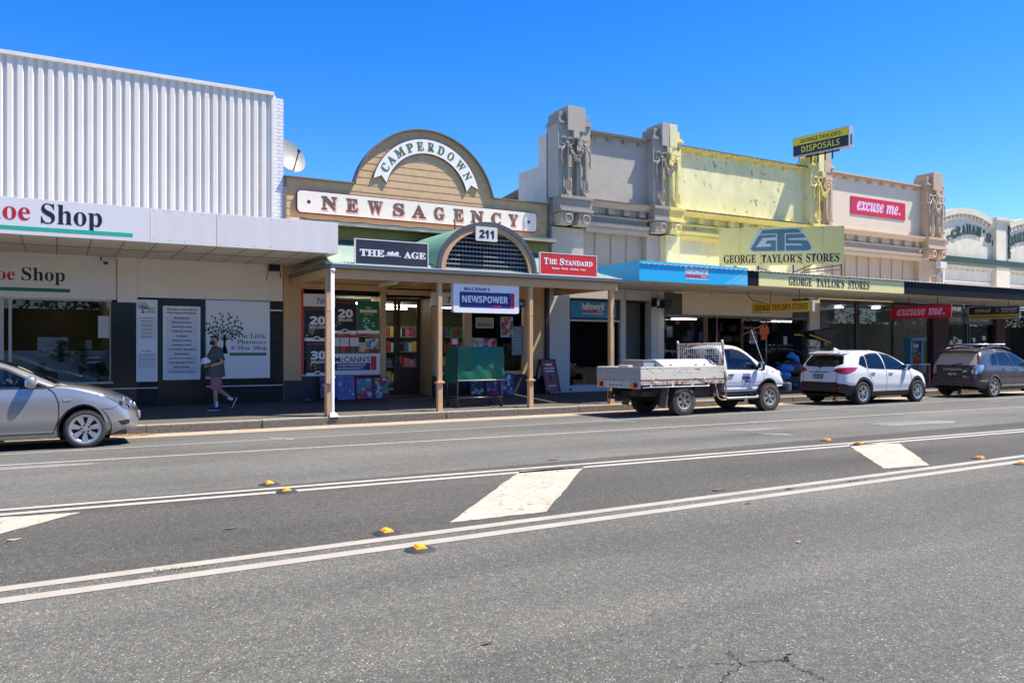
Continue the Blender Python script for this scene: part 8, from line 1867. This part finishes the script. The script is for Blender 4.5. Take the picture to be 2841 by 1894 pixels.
# chassis, diff, flaps
b=MB()
for sg in (-1,1): b.box(-1.3,3.6,sg*.42-.05,sg*.42+.05,.52,.70)
b.tube([(0,-.6,r_),(0,.6,r_)],.06,8); b.ell((0,.05,r_),(.2,.18,.18),10,8); b.box(-1.15,-.75,-.6,.6,.50,.62); b.box(.45,1.3,-.75,-.35,.44,.74); b.box(1.0,1.3,-.84,-.6,.45,.88); b.box(-.9,-.1,.2,.6,.42,.65); b.tube([(-1.3,.3,.5),(-.5,.35,.42),(.5,.3,.45)],.04,8); b.build('chassis',UCH,t,local=True)
for sg in (-1,1):
    b=MB(); V=[(-.50,sg*.62,.92),(-.47,sg*.62,.92),(-.62,sg*.62,.22),(-.66,sg*.62,.22)]; b.raw(V+[(a,sg*.88,c) for a,_,c in V],[(0,1,2,3),(7,6,5,4),(0,4,5,1),(1,5,6,2),(2,6,7,3),(3,7,4,0)]); b.build('mud_flap',UFL,t,local=True)
b=MB(); b.box(-1.42,-1.28,-.1,.1,.40,.5); b.tube([(-1.42,0,.45),(-1.55,0,.45)],.03,8); b.ell((-1.58,0,.47),(.04,.04,.04),8,6); b.box(-1.46,-1.4,.25,.42,.42,.62); b.build('tow_bar',mat('tow_dark',(.05,.045,.04),.6),t,local=True)
wells(t,(3.085,),r_+.03,.47,hw-.04)
for x in (0,3.085):
    for sg in (-1,1): wheel(t,x,sg*(hw-.10),r_,r_,.25,.215,'six',sg,TYRED,RIMD,knob=True,ang=.25+x)
# toolboxes lying in the tray: things of their own
def inute(o): o.location=Vector(t.location)+Vector(o.location); return o
WB=mat('toolbox_white',(.68,.67,.64),.45,var=.04); CHK=mat('checker_plate',(.50,.48,.46),.4,.6,var=.3,vs=40,bump=.6,bs=90)
ub=Vector(t.location)
def P3(x,y,z): return ub+Vector((x,y,z))
tb=T('tool_box','long white toolbox with sloping lid in the ute tray','toolbox',P3(.35,-.55,td0))
b=MB(); V=[(-.62,-.82,td0),(1.22,-.82,td0),(1.22,-.15,td0),(-.62,-.15,td0),(-.62,-.82,1.26),(1.22,-.82,1.26),(1.22,-.45,1.43),(-.62,-.45,1.43),(1.22,-.15,1.43),(-.62,-.15,1.43)]
b.raw([P3(*v) for v in V],[(0,1,2,3),(0,4,5,1),(4,7,6,5),(7,9,8,6),(9,3,2,8),(0,3,9,7,4),(1,5,6,8,2)]); b.build('box_body',WB,tb,bevel=.006)
b=MB()
for x in (-.58,.60,1.15): b.raw([P3(x+a,-.82-.003+.37*k,1.262+.172*k) for k in (0,1) for a in (0,.02)],[(0,1,3,2)])
b.build('lid_seam',SEAM,tb,recalc=False)
b=MB()
for x in (-.4,.45,.75,1.08): b.box(*(P3(x-.04,0,0).x,P3(x+.04,0,0).x),P3(0,-.80,0).y,P3(0,-.76,0).y,P3(0,0,1.285).z,P3(0,0,1.315).z)
b.build('latch',STEEL,tb)
tb=T('tool_box','checker plate aluminium toolbox behind the white one in the ute tray','toolbox',P3(-.85,0,td0))
b=MB(); V=[(-1.15,-.55,td0),(-.63,-.55,td0),(-.63,.6,td0),(-1.15,.6,td0),(-.98,-.45,1.40),(-.63,-.45,1.40),(-.63,.5,1.40),(-.98,.5,1.40)]; b.raw([P3(*v) for v in V],[(0,1,2,3),(4,7,6,5),(0,4,5,1),(1,5,6,2),(2,6,7,3),(3,7,4,0)]); b.build('box_body',CHK,tb,bevel=.006)
b=MB(); b.box(P3(-1.0,0,0).x,P3(-.63,0,0).x,P3(0,-.47,0).y,P3(0,.52,0).y,P3(0,0,1.40).z,P3(0,0,1.42).z); b.build('lid',CHK,tb)
b=MB(); o=P3(-1.38,-.1,td1-.02); b.box(o.x,o.x+.16,o.y-.2,o.y+.2,o.z-.3,o.z+.06); tag(b.build('foam_box',mat('foam_pale',(.62,.52,.47),.7),bevel=.01),'pale pinkish box in the rear corner of the ute tray','box')
# ================================================================== people
SKIN=mat('skin',(.46,.24,.165),.55,var=.08,vs=20); 
def skin(J,E,Rd,sub=2,root=0):
    me=bpy.data.meshes.new('s'); me.from_pydata([tuple(j) for j in J],E,[]); o=bpy.data.objects.new('s',me); COL.objects.link(o)
    md=o.modifiers.new('skin','SKIN'); md.use_smooth_shade=True
    for i,r in enumerate(Rd):
        v=me.skin_vertices[0].data[i]; v.radius=(r if isinstance(r,tuple) else (r,r)); v.use_root=(i==root)
    sb=o.modifiers.new('sub','SUBSURF'); sb.levels=sub; sb.render_levels=sub
    dg=bpy.context.evaluated_depsgraph_get(); m=bpy.data.meshes.new_from_object(o.evaluated_get(dg)); V=[v.co.copy() for v in m.vertices]; F=[tuple(p.vertices) for p in m.polygons]
    bpy.data.objects.remove(o); bpy.data.meshes.remove(m); return V,F
def chain(b,pts,r,sub=2):
    V,F=skin(pts,[(i,i+1) for i in range(len(pts)-1)],r,sub); b.raw(V,F,None,True)
def hand(b,w,fwd,side,up,curl=.6,s=1.0):
    """palm at wrist w pointing fwd, thumb to side, back of hand towards up; five curled fingers"""
    fwd,side,up=Vector(fwd).normalized(),Vector(side).normalized(),Vector(up).normalized()
    def q(a,c,d): return Vector(w)+(fwd*a+side*c+up*d)*s
    V,F=skin([q(0,0,0),q(.045,0,0),q(.085,0,0)],[(0,1),(1,2)],[(.024,.02),(.036,.017),(.036,.014)],2); b.raw(V,F,None,True)
    for k,(c,L) in enumerate(((.030,.070),(.010,.080),(-.011,.074),(-.030,.058))):
        P=[q(.07,c,0)]; a=0; p=P[0].copy()
        for j in range(3):
            a+=curl*(.5+.3*j); l=L*(.42,.32,.26)[j]*s; p=p+(fwd*math.cos(a)-up*math.sin(a))*l; P.append(p.copy())
        chain(b,P,[.0095,.009,.0085,.007],1)
    chain(b,[q(.025,.028,0),q(.05,.052,-.012),q(.075,.056,-.03),q(.092,.05,-.042)],[.013,.012,.010,.008],1)
def loft(b,rings,n=20,c=None,cap0=False,cap1=False):
    """rings: (centre, rx, ry, axis-x, axis-y)"""
    V=[]
    for C,rx,ry,ax,ay in rings:
        for k in range(n): a=2*PI*k/n; V.append(Vector(C)+Vector(ax)*rx*math.cos(a)+Vector(ay)*ry*math.sin(a))
    F=[(i*n+k,i*n+(k+1)%n,(i+1)*n+(k+1)%n,(i+1)*n+k) for i in range(len(rings)-1) for k in range(n)]
    if cap0: F.append(tuple(range(n)))
    if cap1: F.append(tuple(range((len(rings)-1)*n,len(rings)*n)))
    b.raw(V,F,c,True)
def face(b,h,f,l):
    """head grown round h; f = facing, l = figure's left. returns key points"""
    u=Vector((0,0,1)); f=Vector(f).normalized(); l=Vector(l).normalized()
    V,F=skin([h-u*.16-f*.02,h-u*.10-f*.01,h-u*.045+f*.012,h+u*.01,h+u*.06-f*.012,h+u*.095-f*.015],[(i,i+1) for i in range(5)],[.062,.060,(.074,.074),(.090,.080),(.086,.078),(.05,.05)],2); b.raw(V,F,None,True)
    chain(b,[h+f*.075+u*.015,h+f*.098-u*.012,h+f*.108-u*.028],[.010,.013,.014],1)
    for s in (-1,1): b.ell(h+l*s*.082-f*.012-u*.008,(.012,.02,.034),8,6,None,Matrix((f,l,u)).transposed()@Matrix.Rotation(0,3,'Z') if 0 else None)
def extras(t,h,f,l,hair,m=None,mask=False):
    u=Vector((0,0,1)); f=Vector(f).normalized(); l=Vector(l).normalized(); b=MB()
    for s in (-1,1): b.ell(h+f*.082+l*s*.032+u*.018,(.011,.011,.008),8,6)
    b.build('eye',mat('eye_dark',(.02,.015,.012),.2),t)
    Mt=Matrix((f,l,u)).transposed()
    b=MB(); n=22
    for j in range(9):
        for i in range(n):
            Q=[]
            for jj,ii in ((j,i),(j,i+1),(j+1,i+1),(j+1,i)):
                th=PI/2*jj/9*1.25; a=2*PI*ii/n; low=1.0 if math.cos(a)<.1 else .50
                th=PI/2*jj/9*1.28*low; Q.append(h-f*.012+u*.012+Mt@Vector((math.sin(th)*math.cos(a)*.101,math.sin(th)*math.sin(a)*.092,math.cos(th)*.106)))
            b.face(Q)
    b.smooth=True; o=b.build('hair',hair,t); 
    if mask:
        b=MB()
        for j in range(8):
            for i in range(12):
                Q=[]
                for jj,ii in ((j,i),(j,i+1),(j+1,i+1),(j+1,i)):
                    a=-1.25+2.5*ii/12; z=-.112+.095*jj/8; bul=1-.45*((jj-4)/4.2)**2
                    Q.append(h+Mt@Vector((.012+math.cos(a)*(.083+.018*bul*(math.cos(a)>.3)),math.sin(a)*.084,z+ .012*math.cos(a))))
                b.face(Q)
        b.smooth=True; b.build('face_mask',mat('mask_black',(.012,.012,.014),.7),t,recalc=False)
# ---- pedestrian: walks to the left, weight on the front leg, head turned towards the road
px_,py_=PGF(598,1138); zg=gz(py_); O=Vector((px_,py_,zg))
t=T('person','man in dark mask, grey green shirt and mauve shorts walking past with papers in hand','person',O)
def W_(f,l,z): return O+Vector((-f,-l,z))   # f forward (to the left), l figure's left (to the viewer)
b=MB()
J=[(0,0,.94),(-.01,0,1.10),(0,0,1.27),(-.03,0,1.43),(-.01,0,1.52),            #0-4 spine
   (-.01,.10,.90),(.02,.105,.50),(.01,.105,.11),(.0,.105,.07),                #5-8 left (front) leg, upright
   (-.02,-.10,.90),(-.07,-.10,.50),(-.37,-.10,.27),(-.40,-.10,.24),           #9-12 right (rear) leg, bent
   (-.04,.19,1.42),(-.10,.26,1.14),(.16,.20,1.06),                            #13-15 left arm
   (-.04,-.19,1.42),(-.08,-.26,1.14),(.14,-.14,1.05)]                         #16-18 right arm
E=[(0,1),(1,2),(2,3),(3,4),(0,5),(5,6),(6,7),(7,8),(0,9),(9,10),(10,11),(11,12),(3,13),(13,14),(14,15),(3,16),(16,17),(17,18)]
Rr=[(.16,.15),(.17,.155),(.17,.16),(.12,.12),.062,.095,.062,.042,.04,.095,.062,.042,.04,.062,.047,.034,.062,.047,.034]
V,F=skin([W_(*j) for j in J],E,Rr,2); b.raw(V,F,None,True)
hd=W_(.03,.01,1.665); fdir=Vector((-.86,-.50,-.08)); ldir=Vector((.5,-.86,0)); face(b,hd,fdir,ldir)
hand(b,W_(.16,.20,1.06),(-1,.15,-.05),(0,.2,1),(0,-1,.2),.75); hand(b,W_(.14,-.14,1.05),(-1,-.3,.0),(0,-.2,1),(0,1,0),.75)
b.build('body',SKIN,t,recalc=False)
extras(t,hd,fdir,ldir,mat('hair_short',(.06,.045,.035),.8,var=.3,vs=60),mask=True)
b=MB(); f_=fdir.normalized(); l_=ldir.normalized(); u_=Vector((0,0,1))
for s in (-1,1): b.ell(hd+f_*.075+l_*s*.036+u_*.098,(.028,.028,.014),10,6)
b.tube([hd+l_*.092+u_*.05,hd+f_*.07+l_*.07+u_*.095],.006,6); b.tube([hd-l_*.092+u_*.05,hd+f_*.07-l_*.07+u_*.095],.006,6); b.build('sunglasses',mat('shades_black',(.01,.01,.01),.15),t)
# shirt: torso with open sleeves and collar
FX=(-1,0,0); FY=(0,-1,0)
b=MB(); loft(b,[(W_(.0,0,.80),.215,.215,FX,FY),(W_(.01,0,.92),.222,.215,FX,FY),(W_(.03,0,1.06),.225,.21,FX,FY),(W_(.025,0,1.20),.21,.205,FX,FY),(W_(0,0,1.33),.18,.215,FX,FY),(W_(-.02,0,1.43),.15,.215,FX,FY),(W_(-.02,0,1.49),.11,.15,FX,FY),(W_(-.01,0,1.50),.078,.082,FX,FY)],26)
for s in (-1,1):
    sh,elb=W_(-.04,s*.16,1.43),W_(-.09,s*.265,1.16); d=(elb-sh).normalized(); a=d.orthogonal().normalized(); c=d.cross(a)
    loft(b,[(sh-d*.03,.075,.075,a,c),(sh+d*.06,.092,.092,a,c),(sh+d*.17,.088,.088,a,c),(sh+d*.255,.092,.092,a,c)],18)
b.build('shirt',mat('shirt_greygreen',(.07,.085,.08),.85,var=.2,vs=12,bump=.3,bs=18),t,recalc=False)
b=MB(); loft(b,[(W_(.02,0,1.475),.088,.092,FX,FY),(W_(.0,0,1.525),.078,.082,FX,FY),(W_(-.03,0,1.50),.098,.10,FX,FY)],20); b.build('collar',MATS['shirt_greygreen'],t,recalc=False)
b=MB(); loft(b,[(W_(0,0,.96),.17,.17,FX,FY),(W_(0,0,.86),.175,.185,FX,FY),(W_(0,0,.80),.165,.18,FX,FY)],22)
for s,hip,kn in ((1,W_(0,.095,.86),W_(.03,.105,.48)),(-1,W_(-.02,-.095,.86),W_(-.075,-.10,.50))):
    d=(kn-hip).normalized(); a=Vector(FX); a=(a-d*a.dot(d)).normalized(); c=d.cross(a)
    loft(b,[(hip-d*.04,.125,.105,a,c),(hip+d*.08,.13,.11,a,c),(hip+d*.22,.118,.102,a,c),(hip+d*.36,.112,.10,a,c)],18)
b.build('shorts',mat('shorts_mauve',(.29,.13,.17),.85,var=.15,vs=14,bump=.3,bs=20),t,recalc=False)
SHOE=mat('shoe_navy',(.012,.016,.035),.6); 
def shoe(an,toe,up):
    an,toe,up=Vector(an),Vector(toe).normalized(),Vector(up).normalized(); sd_=toe.cross(up)
    b=MB(); Rn=[]
    for x,w,h in ((-.085,.028,.03),(-.07,.038,.065),(-.02,.041,.075),(.05,.044,.055),(.12,.046,.042),(.17,.036,.030),(.19,.012,.015)):
        Rn.append((an+toe*x+up*(h*.5-.062),w,h*.62,sd_,up))
    loft(b,Rn,14,None,True,True); b.build('shoe',SHOE,t,recalc=False)
    b=MB(); Rn=[(an+toe*x-up*.078,w,.014,sd_,up) for x,w in ((-.09,.026),(-.05,.040),(.05,.045),(.13,.047),(.185,.030),(.2,.008))]; loft(b,Rn,12,None,True,True); b.build('sole',SW,t,recalc=False)
    b=MB(); loft(b,[(an+up*.12,.044,.044,toe,sd_),(an+up*.05,.043,.043,toe,sd_),(an-up*.01,.042,.042,toe,sd_)],14); b.build('sock',WHITE,t,recalc=False)
shoe(W_(0,.105,.092),(-1,0,0),(0,0,1)); shoe(W_(-.40,-.10,.245),Vector((-.45,0,-.9)),Vector((-.9,0,.45)))
# papers in the hand (things of their own)
b=MB(); c=W_(.25,.10,1.13); 
for k in range(4):
    f=Fr(c+Vector((-.10+.012*k,-.02-.012*k,-.03+.008*k)),(1,.25*k-.4,.22),( -.22,.0,1) if 0 else (.15,.5,.85),.22,.15); b.fbox(f,0,.22,0,.15,-.002,.002,k%3)
tag(b.build('paper_bundle',[WHITE,mat('paper_blue',(.35,.45,.75),.5),mat('paper_red',(.5,.2,.15),.5)]),'white, blue and red papers held by the walking man','papers')
b=MB(); c=W_(.24,.12,.99); b.ell(c,(.045,.04,.05),10,8); b.ell(c+Vector((-.03,.02,-.03)),(.03,.03,.035),8,6); b.tube([c,c+Vector((.03,0,.06))],.008,6); tag(b.build('key_bunch',BLACK),'small black bundle hanging below the papers in the walking man\'s hand','bag')
# ---- driver of the silver hatchback
hx_=HATCH.location; O2=Vector((hx_.x+2.42*1.07-.66,hx_.y-.38,hx_.z+.66)); t=T('person','driver in dark top with a hand on the wheel of the silver hatchback','person',O2)
def D_(f,l,z): return O2+Vector((f,l,z))
wc=Vector((hx_.x+2.42*1.07,hx_.y-.385,hx_.z+1.03))
hR=wc+Vector((-.02,-.15,.12)); hL=wc+Vector((-.02,.15,.10))
b=MB(); J=[D_(0,0,0),D_(-.05,0,.22),D_(-.10,0,.42),D_(-.09,0,.50),D_(.42,-.12,.05),D_(.75,-.12,-.2),D_(.42,.12,.05),D_(.75,.12,-.2),D_(-.09,-.19,.38),D_(.12,-.26,.22),hR-Vector((.10,-.0,.0)),D_(-.09,.19,.38),D_(.12,.26,.2),hL-Vector((.10,0,0))]
V,F=skin(J,[(0,1),(1,2),(2,3),(0,4),(4,5),(0,6),(6,7),(2,8),(8,9),(9,10),(2,11),(11,12),(12,13)],[.14,.14,.12,.06,.075,.05,.075,.05,.06,.046,.033,.06,.046,.033],2); b.raw(V,F,None,True)
hd=D_(-.06,0,.64); face(b,hd,(1,0,0),(0,1,0)); hand(b,hR-Vector((.10,0,0)),(1,.1,.25),(0,.4,.9),(0,-.5,.85),.8); hand(b,hL-Vector((.10,0,0)),(1,-.1,.25),(0,-.4,.9),(0,.5,.85),.8); b.build('body',SKIN,t,recalc=False)
extras(t,hd,(1,0,0),(0,1,0),mat('hair_brown',(.05,.03,.02),.8))
b=MB(); loft(b,[(D_(0,0,-.04),.17,.19,(1,0,0),(0,1,0)),(D_(-.04,0,.15),.165,.19,(1,0,0),(0,1,0)),(D_(-.09,0,.34),.14,.2,(1,0,0),(0,1,0)),(D_(-.10,0,.44),.09,.12,(1,0,0),(0,1,0))],20)
for s in (-1,1):
    sh,elb=D_(-.09,s*.17,.385),D_(.12,s*.265,.22); d=(elb-sh).normalized(); a=d.orthogonal().normalized(); c=d.cross(a); loft(b,[(sh-d*.03,.07,.07,a,c),(sh+d*.08,.08,.08,a,c),(sh+d*.18,.075,.075,a,c)],14)
b.build('shirt',mat('driver_top',(.03,.032,.05),.85),t,recalc=False)
# ================================================================== across the road: trees mirrored in the shop windows
LFM=[mat('crown_dark',(.035,.06,.02),.7,var=.3,vs=3),mat('crown_mid',(.06,.095,.03),.7,var=.3,vs=3)]
def street_tree(x,y,h,r,seed):
    rr=random.Random(seed); t=T('street_tree','broad leafy street tree across the road, seen only mirrored in the shop windows','tree',(x,y,0),'street trees across the road')
    b=MB(); b.tube([(x,y,-.1),(x+.1,y,h*.25),(x-.05,y+.1,h*.5),(x,y,h*.8)],[.28,.22,.15,.05],10)
    for k in range(6):
        a=rr.uniform(0,2*PI); z=h*rr.uniform(.28,.5); b.tube([(x,y,z),(x+math.cos(a)*r*.5,y+math.sin(a)*r*.5,z+h*.15),(x+math.cos(a)*r*.85,y+math.sin(a)*r*.85,z+h*.25)],[.11,.07,.02],6)
    b.build('trunk',mat('bark',(.10,.08,.06),.9),t)
    b=MB(); cl=[(Vector((x+rr.gauss(0,.45)*r,y+rr.gauss(0,.45)*r,h*rr.uniform(.35,.95))),r*rr.uniform(.25,.5)) for _ in range(26)]
    for c,cr in cl:
        for k in range(80):
            d=Vector((rr.gauss(0,1),rr.gauss(0,1),rr.gauss(0,.8))).normalized()*cr*rr.uniform(.6,1.05); p=c+d; q=Vector((rr.gauss(0,1),rr.gauss(0,1),rr.gauss(0,1))).normalized()*.17; s=q.orthogonal().normalized()*.10
            b.face([p-q,p+s,p+q,p-s],0 if rr.random()<.5 else 1)
    b.build('crown',LFM,t,recalc=False)
for i,x in enumerate((-32,-24,-15,-7,2,11,19,28,37,47,58,68,79,91,104,118,134,152)): street_tree(x+((i*37)%5-2)*.6,-13-((i*53)%4),7.5+((i*29)%4)*.8,3.6+((i*17)%3)*.4,i)
b=MB(); b.face([(-70,-30,-.3),(220,-30,-.3),(220,-9.02,-.02),(-70,-9.02,-.02)]); struct(b.build('grass_verge',mat('verge_grass',(.055,.075,.025),.9,var=.4,vs=2)),'grassy verge on the far side of the road behind the viewer','verge')
b=MB(); 
for x0,x1,h in ((-60,-22,4.5),(-21.9,-4,5.4),(-3.9,16,4.3),(16.1,40,5.8),(40.1,190,4.6)): b.box(x0,x1,-26,-20,-.3,h)
o=b.build('far_shops',mat('far_render',(.10,.085,.07),.8,var=.3,vs=.6)); tag(o,'low row of shops across the road, seen only mirrored in the windows','building'); o['kind']='stuff'
